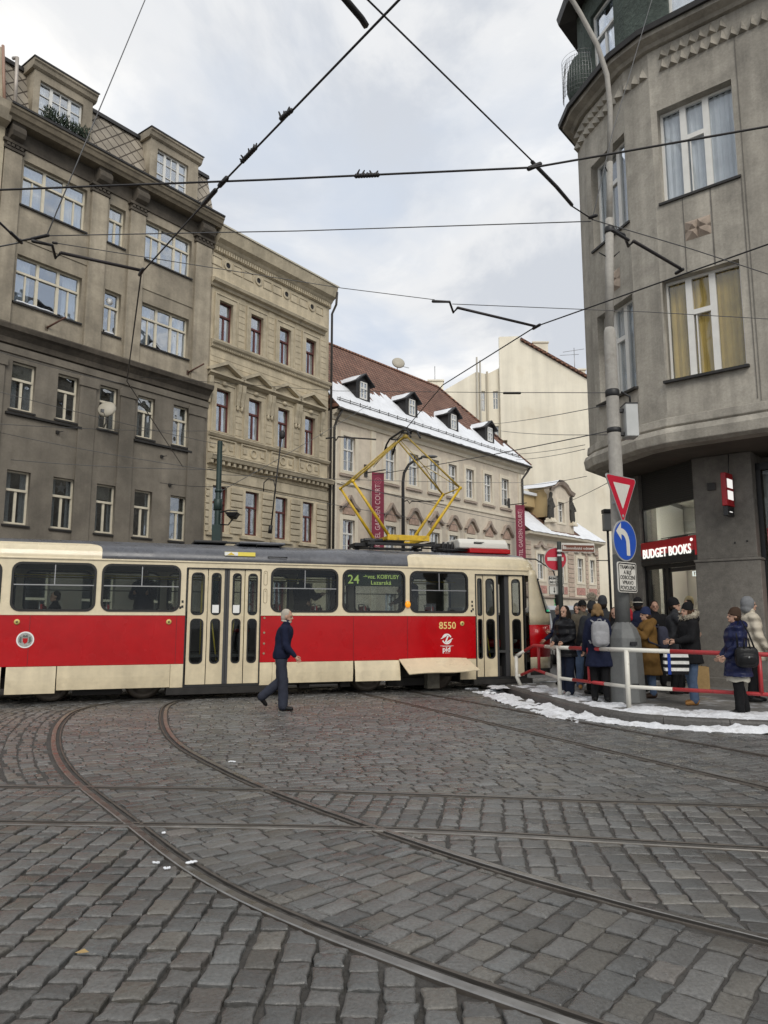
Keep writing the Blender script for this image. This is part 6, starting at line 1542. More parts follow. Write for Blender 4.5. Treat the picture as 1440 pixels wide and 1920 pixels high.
# --- railing
M_RR = pm('railing_red', (.40, .032, .035), .4, noise=(5, .12), dirt=((.18, .05, .03), 9, .62, .1, .6)); M_RW = pm('railing_white', (.66, .64, .57), .4, noise=(5, .08), dirt=((.28, .2, .12), 8, .62, .1, .6))
PT = [((2.98, 17.12), .76, .30, 966), ((3.33, 16.85), 1.0, .48, 1000), ((3.36, 14.61), 1.03, .455, 1048), ((4.04, 12.65), 1.06, .46, 1177), ((6.0, 11.62), 1.02, .42, 1445), ((9.4, 10.95), 1.02, .42, 1900)]
rl = thing('railing', 'red and white tubular railing along the snowy kerb in front of the waiting people', 'railing', T(3.36, 14.61, .12))
def railpt(px, k):
    for (a, za, la, pa), (b, zb, lb, pb) in zip(PT, PT[1:]):
        if pa <= px <= pb:
            # perspective-correct interpolation
            t = (px - pa) / (pb - pa); ya, yb = a[1], b[1]; s = t * ya / (yb + t * (ya - yb)) if yb else t
            z = (za + (zb - za) * s) if k == 0 else (la + (lb - la) * s)
            return Vector((a[0] + (b[0] - a[0]) * s, a[1] + (b[1] - a[1]) * s, z))
def rail_bar(cuts, k, r):
    for col, a, b in cuts:
        pts = [railpt(a, k)] + [Vector((*q[0], q[1 + k])) for q in PT if a < q[3] < b] + [railpt(b, k)]
        MB().tube(pts, r, 12).build('rail', M_RR if col == 'r' else M_RW, rl, Matrix.Identity(4))
rail_bar([('w', 966, 982), ('r', 982, 1023), ('w', 1023, 1070), ('r', 1070, 1128), ('w', 1128, 1255), ('r', 1255, 1560), ('w', 1560, 1899)], 0, .036)
rail_bar([('w', 966, 974), ('r', 974, 1023), ('w', 1023, 1074), ('r', 1074, 1134), ('w', 1134, 1256), ('r', 1256, 1560), ('w', 1560, 1899)], 1, .031)
for i, (q, z, lz, px) in enumerate(PT):
    if px in (1048, 1177, 1900): MB().tube([(q[0], q[1], .10), (q[0], q[1], z)], .040, 12).build('post', M_RW, rl, Matrix.Identity(4))
MB().tube([(3.06, 17.05, .08), (2.98, 17.12, .30), (2.98, 17.12, .76)], .042, 12).build('post', M_RW, rl, Matrix.Identity(4))
for px in (1009, 1105, 1414): a, b = railpt(px, 0), railpt(px, 1); MB().tube([a, b], .034, 10).build('upright', M_RR, rl, Matrix.Identity(4))
MB().tube([railpt(1414, 0), railpt(1414, 1), Vector((railpt(1414, 1).x, railpt(1414, 1).y, .12))], .03, 8).build('upright', M_RR, rl, Matrix.Identity(4)) if False else None
# --- green catenary pole with floodlight, behind the tram
gp = thing('catenary_pole', 'dark green steel pole with clamps standing behind the tram before the sand house', 'pole', T(-4.50, 20, 0))
M_GST = pm('dark_green_steel', (.016, .034, .030), .45, .2, noise=(4, .2))
mb = MB(); mb.lathe([(.085, 0), (.085, 4.7), (.075, 4.75), (.072, 6.4), (.0721, 6.42)], 14); mb.build('shaft', M_GST, gp)
mb = MB(); mb.lathe([(.09, 5.0), (.1, 5.02), (.1, 5.06), (.09, 5.08)], 14); mb.build('clamp', M_GST, gp); mb = MB(); mb.lathe([(.1, 4.5), (.12, 4.52), (.12, 4.8), (.1, 4.82)], 14); mb.build('clamp', M_GST, gp); MB().box(-.12, .12, -.12, .12, 3.6, 4.1).build('junction_box', M_GST, gp, bevel=.01)
fl = thing('floodlight', 'black floodlight on a curved bracket attached to the dark green pole', 'floodlight', T(-4.50, 20, 4.0))
MB().tube([(.08, 0, .45), (.3, -.05, .5), (.55, -.08, .48)], .02, 6).tube([(.08, 0, .12), (.3, -.05, .1), (.42, -.06, .25)], .02, 6).build('bracket', BLACK, fl)
MB().add([(.32, -.25, .30), (.52, -.25, .30), (.60, -.30, .42), (.24, -.30, .42), (.34, .1, .26), (.50, .1, .26), (.6, .1, .42), (.26, .1, .42)], [(0, 1, 2, 3), (7, 6, 5, 4), (0, 4, 5, 1), (1, 5, 6, 2), (2, 6, 7, 3), (3, 7, 4, 0)]).build('housing', BLACK, fl, bevel=.02)
# --- street lamp before the hotel, and a far lamp
sl_ = thing('street_lamp', 'tall black street lamp with a curved arm in front of the hotel windows', 'street lamp', T(.93, 36, 0))
mb = MB(); mb.tube([(0, 0, 0), (0, 0, 8.3), (.06, 0, 8.75), (.28, 0, 9.15), (.6, 0, 9.38), (.95, 0, 9.5)], [.12, .075, .07, .065, .06, .055], 12); mb.build('post', BLACK, sl_)
mb = MB(); mb.ell((1.3, 0, 9.56), .42, .16, .09, 14, 8); mb.build('lamp_head', pm('lamp_grey', (.12, .12, .12), .5), sl_)
cl_ = thing('signal_pole', 'thin black pole with a grey signal box beyond the waiting people', 'signal pole', T(9.05, 30, 0))
MB().tube([(0, 0, 0), (0, 0, 5.2)], .05, 8).tube([(0, 0, 3.95), (-.5, 0, 3.95)], .02, 6).build('post', BLACK, cl_); MB().box(-.17, .17, -.16, .16, 5.15, 5.85).build('signal_box', pm('signal_grey', (.22, .22, .21), .6), cl_, bevel=.03); MB().box(-.19, .19, -.22, .16, 5.86, 6.02).build('hood', BLACK, cl_, bevel=.02)
# --- van behind the queue
vn = thing('parked_van', 'silver van facing the crossing behind the waiting people', 'van', T(7.05, 26.5, 0, RD(4)))
sec = lambda w, h, y: None
mb = MB(); rings = []
for y, zt, w in ((0, .95, .86), (.10, 1.02, .93), (.95, 1.18, .96), (1.75, 1.98, .88), (2.1, 2.12, .88), (5.0, 2.14, .88), (5.2, 2.0, .9), (5.22, .5, .93)):
    rings.append([(-w, y, .35), (w, y, .35), (w, y, min(zt, 1.1)), (w * .93, y, zt - .1), (w * .8, y, zt), (-w * .8, y, zt), (-w * .93, y, zt - .1), (-w, y, min(zt, 1.1))])
mb.loft(rings); vb = mb.build('body', pm('silver_car_paint', (.55, .55, .54), .3, .3, coat=.5), vn, bevel=.04)
MB().add([(-.84, .98, 1.22), (.84, .98, 1.22), (.74, 1.70, 1.93), (-.74, 1.70, 1.93)], [(0, 1, 2, 3)]).build('windscreen', pm('van_glass', (.015, .02, .02), .05), vn, WM[vn] @ Matrix.Translation((0, -.03, .02)))
for s in (-1, 1):
    mb = MB(); mb.ell((s * .68, .05, .78), .17, .09, .1); mb.build('headlight', WHITEP, vn); mb = MB(); mb.ell((s * 1.02, 1.3, 1.35), .1, .08, .14); mb.build('wing_mirror', BLACK, vn)
    for y in (.95, 4.2):
        mb = MB(); rr = [[(x, y + r * math.cos(a), .33 + r * math.sin(a)) for a in (2 * PI * i / 20 for i in range(20))] for r, x in ((.1, s * .95), (.2, s * .96), (.32, s * .94), (.33, s * .75), (.1, s * .74))]; mb.sm = True; mb.loft(rr); mb.build('wheel', RUBBER, vn)
MB().box(-.9, .9, -.04, .06, .38, .58).build('bumper', BLACK, vn, bevel=.03)
leaf_ = MB(); lx, ly = gz(152, 1795)
leaf_.add([(lx - .03, ly, .02), (lx, ly - .018, .024), (lx + .035, ly + .004, .021), (lx + .005, ly + .02, .03)], [(0, 1, 2, 3)])
tag(leaf_.build('fallen_leaf', pm('tan_leaf', (.32, .22, .09), .7)), 'small tan dead leaf lying on the cobbles at the lower left', 'leaf')
# ================================================================= OVERHEAD WIRES
M_WIRE = pm('dark_wire', (.022, .02, .02), .5, .3); M_SPAN = pm('grey_span_wire', (.10, .10, .10), .5, .5); M_INS = pm('pale_insulator', (.42, .40, .36), .5)
def wire(name, label, pts, r, cat='wire', sag=0.0, mat=None, group=None):
    P = [Vector(q) for q in pts]; out = []
    for a, b in zip(P, P[1:]):
        n = 8 if sag else 1
        for k in range(n):
            t = k / n; q = a.lerp(b, t); q.z -= sag * 4 * t * (1 - t); out.append(q)
    out.append(P[-1])
    c = sum(out, Vector()) / len(out)
    o = MB().tube(out, r, 6).build(name, mat or M_WIRE); tag(o, label, cat, group); return o
def px(z, *l): return [atZ(x, y, z) for x, y in l]
def ext(P, a, b): return [P[0] + (P[0] - P[1]).normalized() * a] * (a > 0) + P + [P[-1] + (P[-1] - P[-2]).normalized() * b] * (b > 0)
def spikes(par, px_, z, n, s):
    mb = MB(); a, b = atZ(*px_[0], z), atZ(*px_[1], z)
    for k in range(n):
        q = a.lerp(b, k / (n - 1)); mb.caps(q, q + Vector((crng.uniform(-.03, .03), crng.uniform(-.03, .03), crng.uniform(.4, 1.2) * s)), .013, .007, 5); mb.ell(q, .025, .025, .022, 6, 5)
    mb.build('clip', M_WIRE, par)
def clampers(par, pts, r=.03):
    for a, b in pts: MB().caps(a, b, r * .8, r * .8, 8).build('clamp', M_WIRE, par)
C1 = px(5.75, (748, 0), (420, 340), (265, 512)); C1b = px(5.75, (238, 715), (312, 828))
w1 = wire('contact_wire', 'thick dark wire slanting from top centre down past the brown house roof', ext(C1 + C1b, 3, 3), 0.0100, group='tram contact wires')
spikes(w1, ((528, 222), (545, 208)), 5.75, 5, .05); spikes(w1, ((455, 302), (478, 278)), 5.75, 8, .05); clampers(w1, [(atZ(412, 348, 5.75), atZ(425, 334, 5.77)), (atZ(380, 384, 5.75), atZ(404, 357, 5.75)), (atZ(262, 515, 5.75), atZ(268, 505, 5.75))])
C2 = px(6.08, (1440, 458), (1005, 612), (830, 722)) + [TRAM_M @ Vector((4.0, .02, 6.08))]
w2 = wire('contact_wire', 'thick dark wire running from the pantograph head up to the right over the corner windows', ext(C2, 4, 4), 0.0100, group='tram contact wires'); clampers(w2, [(atZ(1000, 616, 6.08), atZ(1012, 609, 6.08)), (atZ(1268, 512, 6.08), atZ(1280, 505, 6.08))])
C3 = px(5.75, (0, 356), (500, 337), (1000, 314), (1440, 237))
w3 = wire('contact_wire', 'thick dark wire crossing nearly level through the middle of the sky', ext(C3, 4, 4), 0.0100, group='tram contact wires'); spikes(w3, ((668, 330), (708, 328)), 5.75, 9, .045); clampers(w3, [(atZ(992, 316, 5.75), atZ(1012, 308, 5.8))])
C4 = px(5.95, (690, 0), (1000, 304), (1070, 385), (1112, 412))
w4 = wire('contact_wire', 'thin dark wire slanting down to the right through the sky to the corner building', ext(C4, 3, 0), .008, group='tram contact wires')
clampers(w4, [(atZ(998, 304, 5.95), atZ(1045, 352, 5.95)), (atZ(1045, 352, 5.95), atZ(1072, 384, 5.95)), (atZ(1106, 408, 5.95), atZ(1118, 404, 5.95)), (atZ(1148, 432, 5.95), atZ(1178, 450, 5.95))], .024)
o = wire('contact_wire', 'short dark bar of the wire hanger at the very top centre of the sky', px(5.95, (640, -10), (678, 35), (686, 48)), .028, 'wire hanger'); 
def arm(label, pts, z):
    r = thing('registration_arm', label, 'wire arm', Matrix.Translation(atZ(*pts[0], z)), 'steel pull-off arms on the wires'); P = px(z, *pts)
    MB().tube(P[-2:], .021, 8).build('rod', pm('dark_steel_arm', (.035, .03, .03), .5, .4), r, Matrix.Identity(4)); MB().tube(P[:-1], .018, 6).caps(P[0], P[1], .022, .016, 6).build('hinge', M_WIRE, r, Matrix.Identity(4))
arm('steel pull-off arm in front of the brown house reaching the slanting wire', [(62, 452), (98, 460), (104, 484), (114, 474), (265, 507)], 5.85)
arm('steel pull-off arm high in front of the corner building', [(1150, 432), (1170, 440), (1178, 462), (1188, 452), (1275, 503)], 6.1)
arm('steel pull-off arm alone in the sky left of the corner building', [(812, 565), (843, 566), (850, 586), (858, 577), (1005, 612)], 6.12)
arm('steel pull-off arm near the left end of the hotel above the pantograph', [(612, 822), (628, 820), (630, 826), (634, 819), (705, 824)], 6.4)
arm('steel pull-off arm between the pantograph frames before the hotel', [(758, 940), (764, 938), (768, 944), (772, 940), (832, 939)], 5.9)
S = lambda label, pts, r=.0055, sag=0.0, g='thin span wires': wire('span_wire', label, pts, r, 'wire', sag, M_SPAN, g)
S('thin wire from the top edge down to the clamp in front of the brown house', [atZ(276, -10, 10.5), atZ(88, 441, 5.9)], .007)
s_ = wire('span_wire', 'short stout wire with clamps at the left edge in front of the brown house', px(5.9, (-40, 392), (0, 418), (36, 452), (88, 442)), .014, 'wire', 0, M_WIRE, 'thin span wires'); clampers(s_, [(atZ(20, 436, 5.9), atZ(40, 455, 5.9)), (atZ(60, 448, 5.9), atZ(90, 441, 5.9))], .025)
S('stay wire leaving the left edge below the first clamp', px(5.88, (-40, 470), (36, 455)), .009)
S('long thin level wire from the brown house clamp to the corner building clamp', px(5.95, (88, 442), (560, 433), (1108, 415)), .006)
sp = S('thin wire sagging from the brown house clamp over the sand house to the corner building', [atZ(100, 455, 5.9)] + px(6.1, (640, 540), (815, 562)), .005)
S('thin wire from the lone arm in the sky across the corner building window', px(6.1, (848, 570), (1215, 585), (1440, 598), (1600, 606)), .0055)
clampers(sp, [(atZ(100, 455, 5.9), atZ(106, 456, 5.9))], .02)
S('thin stay wire dropping from the corner building clamp across its window wall', px(5.95, (1112, 412), (1300, 468), (1440, 514), (1600, 566)), .006)
S('thin stay wire rising steeply from the clamp along the corner building edge', [atZ(1112, 405, 5.95), atY(1148, 250, 8.6), atY(1228, -20, 10.5)], .006)
q = wire('span_wire', 'thin wire from the concrete pole past the cream gable to the roofs on the left', [Vector((bx - .12, by, 5.8)), atY(930, 736, 17), atY(631, 733, 24), atY(235, 705, 26)], .008, 'wire', .0, M_SPAN, 'thin span wires'); clampers(q, [(atY(945, 737, 16.8), atY(975, 737, 16.3))], .035)
far = [((1150, 757, 14), (920, 795, 30), 'faint wire from the concrete pole down to the hotel roof'), ((1150, 815, 14), (940, 808, 30), 'faint wire leaving the pole below the stout one toward the hotel'), ((1097, 834, 20), (953, 852, 32), 'upper of two faint wires crossing the cream gable low down'), ((1097, 842, 20), (968, 862, 32), 'lower of two faint wires crossing the cream gable low down'),
       ((1100, 893, 20), (975, 910, 38), 'faint wire just above the baroque gable'), ((1140, 905, 24), (1040, 950, 40), 'faint wire from the green house to the baroque gable window'), ((0, 660, 20), (235, 720, 24), 'faint wire across the soot dark storey at the far left'), ((0, 735, 20), (420, 835, 26), 'dark wire slanting down across the middle of the brown house'), ((0, 811, 20), (408, 883, 20), 'dark wire slanting across the brown house down to the green pole'),
       ((0, 795, 19), (390, 808, 27), 'pale level wire across the brown house below the dish'), ((20, 862, 19), (400, 880, 20), 'pale wire between insulators low on the brown house'), ((416, 890, 20), (980, 905, 36), 'faint wire from the green pole across to the hotel banner'), ((416, 920, 20), (690, 760, 34), 'faint wire rising from the green pole to the hotel roof edge'), ((416, 905, 20), (860, 985, 30), 'faint wire falling from the green pole behind the pantograph'),
       ((640, 905, 22), (965, 980, 40), 'faint wire along the lower hotel windows'), ((700, 890, 24), (1180, 800, 14), 'faint wire rising from the banner to the concrete pole'), ((300, 905, 26), (430, 912, 22), 'short faint wire with anchor on the right of the brown house')]
for a, b, l in far: S(l, [atY(*a), atY(*b)], .009 if a[2] < 22 else .011, .06)
# long trolley-like rod hanging before the sand house
r = thing('trolley_pole', 'slim dark rod with a round head slanting in front of the sand house', 'pole', Matrix.Translation(atY(508, 995, 21)))
mb = MB(); mb.tube([atY(528, 818, 21), atY(518, 900, 21), atY(507, 1000, 21)], .022, 6); mb.ell(atY(529, 815, 21), .09, .05, .14, 8, 6); mb.tube([atY(508, 985, 21), atY(506, 1000, 21)], .06, 6); mb.build('rod', M_WIRE, r, Matrix.Identity(4))
mb = MB(); mb.tube([atY(494, 922, 21.2), atY(495, 905, 21.2), atY(503, 897, 21.2), atY(513, 900, 21.2), atY(517, 918, 21.2), atY(515, 930, 21.2)], .016, 6); mb.build('loop', M_WIRE, r, Matrix.Identity(4))
# ================================================================= PEOPLE
def cloth(name, col, rough=.85, puff=0, n=.12):
    if name in MATS: return MATS[name]
    m = pm(name, col, rough, spec=.18, noise=((3, n), (14, n)), bump=(9, .35, .03))
    if puff:
        nt = NT(m); b = nt.n['Principled BSDF']; tc = nt.new('ShaderNodeTexCoord')
        w = nt.new('ShaderNodeTexWave', wave_type='BANDS', bands_direction='Z', wave_profile='SIN'); w.inputs['Scale'].default_value = puff; w.inputs['Distortion'].default_value = .35; w.inputs['Detail'].default_value = 0
        nt.link(tc.outputs['Object'], w.inputs['Vector']); bp = nt.new('ShaderNodeBump', Strength=.9, Distance=.035); nt.link(w.outputs['Fac'], bp.inputs['Height']); nt.link(bp.outputs[0], b.inputs['Normal'])
    return m
SKIN = pm('skin', (.42, .25, .175), .55, noise=(20, .08)); SKIN2 = pm('skin_tan', (.33, .19, .13), .55, noise=(20, .08)); EYE = pm('eye_dark', (.02, .015, .012), .3); LIP = pm('lips', (.30, .12, .10), .5)
NAVY = cloth('navy_cloth', (.010, .013, .032)); BLK = cloth('black_cloth', (.009, .009, .010)); BPUFF = cloth('black_puffer', (.010, .010, .012), .45, 2.0, .05); KHAKI = cloth('khaki_cloth', (.10, .085, .062)); MUST = cloth('mustard_parka', (.135, .073, .020), .8, 1.1)
CHAR = cloth('charcoal_wool', (.028, .029, .032)); NPUFF = cloth('navy_puffer', (.014, .018, .055), .32, 2.0, .05); CPUFF = cloth('cream_puffer', (.50, .45, .36), .6, 1.8, .04); JEAN = cloth('blue_jeans', (.085, .125, .20)); DJEAN = cloth('dark_jeans', (.018, .024, .045)); BTROU = cloth('black_trousers', (.008, .008, .009)); GTROU = cloth('blue_grey_trousers', (.032, .036, .052))
TAN = cloth('tan_leather', (.34, .17, .055), .6); WSHOE = cloth('white_sneaker', (.62, .62, .60), .6); BSHOE = cloth('black_shoe', (.010, .010, .010), .45); DBR = cloth('brown_shoe', (.05, .03, .02), .6)
GREYW = cloth('grey_fleece', (.17, .175, .18)); PINKW = cloth('pale_pink_hood', (.45, .36, .35)); BEIGE = cloth('beige_knit', (.42, .35, .20)); RED_H = cloth('red_hood', (.33, .02, .03)); BRNH = cloth('brown_knit', (.05, .03, .02)); NKNIT = cloth('navy_knit', (.02, .028, .07)); GKNIT = cloth('dark_grey_knit', (.04, .042, .047)); WKNIT = cloth('cream_knit', (.42, .40, .34))
H_GREY = cloth('grey_white_hair', (.40, .36, .30)); H_BRN = cloth('brown_hair', (.055, .028, .015)); H_DRK = cloth('dark_hair', (.018, .012, .009)); H_BLD = cloth('blond_brown_hair', (.20, .125, .06)); FUR = cloth('beige_fur', (.36, .32, .25), .95, 0, .3)
prng = random.Random(11)
def remesh(mb, vox, sm, mat, name):
    me = mb.mesh('t'); me2 = from_data(me, [('REMESH', dict(mode='VOXEL', voxel_size=vox)), ('SMOOTH', dict(iterations=sm, factor=.5))]); bpy.data.meshes.remove(me)
    me2.name = name; me2.materials.clear(); me2.materials.append(mat); me2.polygons.foreach_set('use_smooth', [True] * len(me2.polygons)); return me2
def put(name, me, parent):
    o = bpy.data.objects.new(name, me); link(o, parent); return o
def person(label, pos, face, H=1.75, group='people waiting on the pavement', coat=None, coat_len=.80, trousers=None, shoes=None, hat=None, hair=None, hair_len=0, hood=None, collar=None, fem=False, lean=0.0, bulk=1.0,
           legs=((4, 4), (-4, 6)), arms=((6, 25, 8), (6, 25, 8)), head=(0, 0), wide=1.0, skirt_fur=None, sit=False, skin=None, hat_kind='beanie', fur=None, vox=.013, scarf=None):
    """arms: (shoulder flexion, elbow flexion, abduction[, inward]) for (left, right); legs: (hip flexion, knee flexion) for (left, right); faces local +x"""
    k = H / 1.75; sk = skin or SKIN
    root = thing('person', label, 'person', T(pos[0], pos[1], pos[2], RD(face)), group)
    sw = (.165 if fem else .190); l = RD(lean); V = Vector
    hipz = .92; J = {}
    for s, (a, kn) in zip((1, -1), legs):
        a, kn = RD(a), RD(kn); hp = V((0, s * .085, hipz)); kne = hp + V((math.sin(a), .01 * s, -math.cos(a))) * .43; an = kne + V((math.sin(a - kn), 0, -math.cos(a - kn))) * .41; J[s] = [hp, kne, an, a - kn]
    drop = (min(J[1][2].z, J[-1][2].z) - .085) if not sit else (J[1][2].z - .085)
    for s in (1, -1):
        for i in range(3): J[s][i].z -= drop
    hz = hipz - drop; pel = V((0, 0, hz))
    def sp(h, fwd=0.0): return pel + V((math.sin(l) * h + fwd, 0, math.cos(l) * h))
    sh = .50; chest = sp(.36); neck = sp(.56); 
    A = {}
    for s, ar in zip((1, -1), arms):
        f, e, ab = (RD(q) for q in ar[:3]); inw = RD(ar[3]) if len(ar) > 3 else 0
        so = sp(sh - .015) + V((0, s * sw, 0)); d1 = V((math.sin(f) * math.cos(ab), s * math.sin(ab), -math.cos(f) * math.cos(ab))); el = so + d1 * .285
        d2 = V((math.sin(f + e) * math.cos(inw), s * (math.sin(ab) * .5 - math.sin(inw)), -math.cos(f + e) * math.cos(inw))).normalized(); wr = el + d2 * .25; A[s] = [so, el, wr, d2]
    HM = Matrix.Translation(sp(.60)) @ Matrix.Rotation(RD(head[0]), 4, 'Z') @ Matrix.Rotation(RD(head[1]) + l * .3, 4, 'Y')
    K = Matrix.Diagonal((k, k, k, 1))
    # ---- body, one surface
    b = MB()
    b.caps(pel + V((0, 0, -.02)), sp(.2), .125, .105, 12).caps(sp(.2), sp(.42), .105, .12, 12).caps(sp(.455) + V((0, .09, 0)), sp(.455) + V((0, -.09, 0)), .06, .06, 10).caps(sp(.50), HM @ V((0, 0, .03)), .062, .052, 10)
    for s in (1, -1):
        hp, kn, an, fa = J[s]; b.caps(hp, kn, .085, .056, 10).caps(kn, an, .054, .038, 10)
        th = min(0, fa) * .9 if an.z > .12 else 0; q_ = lambda x, z: an + V((x * math.cos(th) - z * math.sin(th), 0, x * math.sin(th) + z * math.cos(th))); b.caps(q_(-.025, -.035), q_(.12, -.05), .032, .024, 8)
        so, el, wr, d2 = A[s]; b.caps(so + V((0, -.02 * s, -.01)), el, .046, .038, 10).caps(el, wr, .040, .027, 10).caps(wr, wr + d2 * .075, .028, .030, 8)
    hb = MB(); hb.ell((-.008, 0, .125), .094, .074, .098, 16, 12).ell((.022, 0, .055), .068, .056, .075, 14, 10).caps((.085, 0, .105), (.108, 0, .075), .011, .018, 8).ell((.078, 0, .018), .028, .03, .024, 10, 8).ell((.075, 0, .128), .028, .055, .016, 10, 8)
    hb.ell((-.005, .076, .085), .022, .012, .034, 8, 8).ell((-.005, -.076, .085), .022, .012, .034, 8, 8)
    b.add(hb.v, hb.f, HM)
    me = remesh(b, vox, 3, sk, 'body'); 
    ex = MB(); ex.v = [tuple(v.co) for v in me.vertices]; ex.f = [tuple(p.vertices) for p in me.polygons]; ex.m = [0] * len(ex.f); ex.smooth = set(range(len(ex.f)))
    for s in (1, -1):                              # five fingers on each hand
        so, el, wr, d2 = A[s]; up = V((0, 0, 1)) if abs(d2.z) < .8 else V((1, 0, 0)); n1 = d2.cross(up).normalized(); n2 = n1.cross(d2).normalized()
        base = wr + d2 * .075; lat = n2 if abs(d2.z) < .8 else n2; curl = n1 * (-s)
        for q, L in zip((-1.5, -.5, .5, 1.5), (.058, .070, .076, .066)):
            p0 = base + lat * (q * .017); p1 = p0 + d2 * L * .55 + curl * .012 + lat * q * .003; p2 = p1 + d2 * L * .35 + curl * .03; ex.caps(p0, p1, .0085, .008, 6).caps(p1, p2, .008, .0065, 6)
        t0 = wr + d2 * .03 + lat * .028; ex.caps(t0, t0 + d2 * .035 + lat * .022, .011, .009, 6).caps(t0 + d2 * .035 + lat * .022, t0 + d2 * .062 + lat * .022 + curl * .012, .009, .007, 6)
    ex.cur = 1; e_ = MB()
    for s in (1, -1): e_.ell((.079, s * .030, .098), .012, .014, .009, 8, 6)
    ex.add(e_.v, e_.f, HM); ex.cur = 2; e_ = MB(); e_.ell((.088, 0, .040), .010, .022, .006, 8, 6); ex.add(e_.v, e_.f, HM)
    me2 = ex.mesh('body'); [me2.materials.append(m) for m in (sk, EYE, LIP)]; me2.polygons.foreach_set('use_smooth', [True] * len(me2.polygons)); me2.transform(K); put('body', me2, root); bpy.data.meshes.remove(me)
    def fin(name, mb, v, sm, mat):
        me = remesh(mb, v, sm, mat, name)
        if name in ('coat', 'trousers'):            # cloth folds
            o1 = prng.uniform(0, 99); am = .013 if name == 'coat' else .013
            nn = [v_.normal.copy() for v_ in me.vertices]
            for vx, nr_ in zip(me.vertices, nn):
                q = vx.co; f = MN.noise(V((q.x * 9 + o1, q.y * 9, q.z * 4.2 + q.x * 3))) + .6 * MN.noise(V((q.x * 19, q.y * 19 + o1, q.z * 11)))
                vx.co = q + nr_ * (am * f)
        me.transform(K); return put(name, me, root)
    # ---- trousers
    t = MB(); t.ell((pel.x, 0, hz + .03), .125, .165, .15, 14, 9)
    for s in (1, -1):
        hp, kn, an, fa = J[s]; ww = wide; t.caps(hp, kn, .098, .076 * (.5 + .5 * ww), 12).caps(kn, an + (kn - an).normalized() * .0, .074 * (.5 + .5 * ww), .062 * ww, 12)
    fin('trousers', t, .016, 3, trousers)
    # ---- shoes
    for s in (1, -1):
        f_ = MB(); hp, kn, an, fa = J[s]; th = min(0, fa) * .9 if an.z > .12 else 0; c, sn = math.cos(th), math.sin(th)
        def pt(x, z): return an + V((x * c - z * sn, .012 * s * (x > .1), x * sn + z * c))
        f_.caps(pt(-.035, -.03), pt(.03, -.025), .046, .048, 10).caps(pt(.03, -.035), pt(.15, -.05), .044, .034, 10).caps(pt(-.045, -.062), pt(.16, -.062), .024, .022, 8)
        fin('shoe', f_, .014, 2, shoes)
    # ---- coat
    c = MB(); B = bulk
    hem = coat_len - (.92 - hz) if coat_len > .6 else coat_len - (.92 - hz) * .6
    rings = []
    prof = [(-.02, .92, .98), (.06, .98, 1.0), (.2, .92, .92), (.34, 1.0, 1.0), (.44, .96, 1.02), (.50, .78, .86), (.545, .50, .5), (.58, .42, .40)]
    low = [hem + (hz - .02 - hem) * q for q in (0, .35, .7)] if hem < hz - .06 else []
    R = lambda cx, cz, rx, ry, n=18: [V((cx + rx * math.cos(2 * PI * i / n), ry * math.sin(2 * PI * i / n), cz)) for i in range(n)]
    for i, z in enumerate(low): rings.append(R(pel.x * 1.0, z, (.155 + .012 * (2 - i)) * B, (.185 + .014 * (2 - i)) * B))
    for h, rx, ry in prof:
        q = sp(h)
        if not low and h < .0: q = V((pel.x, 0, max(hem, hz - .10)))
        rings.append(R(q.x, q.z, .145 * rx * B, (.175 if fem else .19) * ry * (B * .5 + .5)))
    c.loft(rings)
    for s in (1, -1):
        so, el, wr, d2 = A[s]; c.caps(so + V((0, -s * .03, -.01)), el, .076 * B, .060 * B, 12).caps(el, wr - d2 * .01, .060 * B, .044 * B, 12)
    c.caps(sp(.545) + V((0, .03, 0)), sp(.585) + V((.01, -.03, 0)), .072, .066, 10)
    if hood == 'down': c.ell(tuple(sp(.52) + V((-.10, 0, .03))), .10, .13, .085, 12, 8)
    o = fin('coat', c, .016, 3, coat)
    if collar: m = MB(); m.tube([sp(.61) + V((.074 * math.cos(a), .070 * math.sin(a), -.016 * math.cos(a))) for a in (2 * PI * i / 12 for i in range(13))], .022, 6); fin('collar', m, .012, 1, collar)
    # ---- hair and hats
    if hair:
        h = MB()
        if hat: h.ell((-.03, 0, .07), .082, .082, .085, 12, 9)
        else: h.ell((-.024, 0, .138), .092, .083, .096, 14, 10); h.ell((-.048, 0, .085), .062, .076, .08, 12, 9)
        if hair_len:
            for s in (-1, 0, 1): h.caps((-.06, s * .055, .07), (-.075 if s == 0 else -.02, s * .085, .05 - hair_len), .05, .035, 8)
            for s in (-1, 1): h.caps((.01, s * .076, .09), (.035, s * .085, .04 - hair_len), .026, .022, 8)
        m = MB(); m.add(h.v, h.f, HM); fin('hair', m, .012, 2, hair)
    if hat:
        h = MB(); 
        if hat_kind in ('beanie', 'pom', 'stripe'):
            prof_ = [(.098, .095), (.102, .12), (.101, .16), (.092, .20), (.07, .235), (.035, .255), (.005, .258)]
            rr = [[V((-.008 - (z - .1) * .12 + r * 1.02 * math.cos(a), r * .86 * math.sin(a), z + .03 * math.cos(a) * (z < .15))) for a in (2 * PI * i / 18 for i in range(18))] for r, z in prof_]; h.loft(rr); h.tube([V((-.008 + .098 * math.cos(a), .084 * math.sin(a), .112 + .03 * math.cos(a))) for a in (2 * PI * i / 20 for i in range(21))], .012, 6)
        elif hat_kind == 'cap': h.ell((-.01, 0, .15), .102, .088, .095, 14, 9); h.ell((.10, 0, .135), .075, .07, .014, 12, 6)
        elif hat_kind == 'hood':
            h.ell((-.03, 0, .12), .118, .105, .135, 16, 10); h.ell((-.05, 0, .03), .10, .10, .09, 12, 8)
        m = MB(); m.add(h.v, h.f, HM); ob = fin('hood' if hat_kind == 'hood' else 'hat', m, .012, 2, hat)
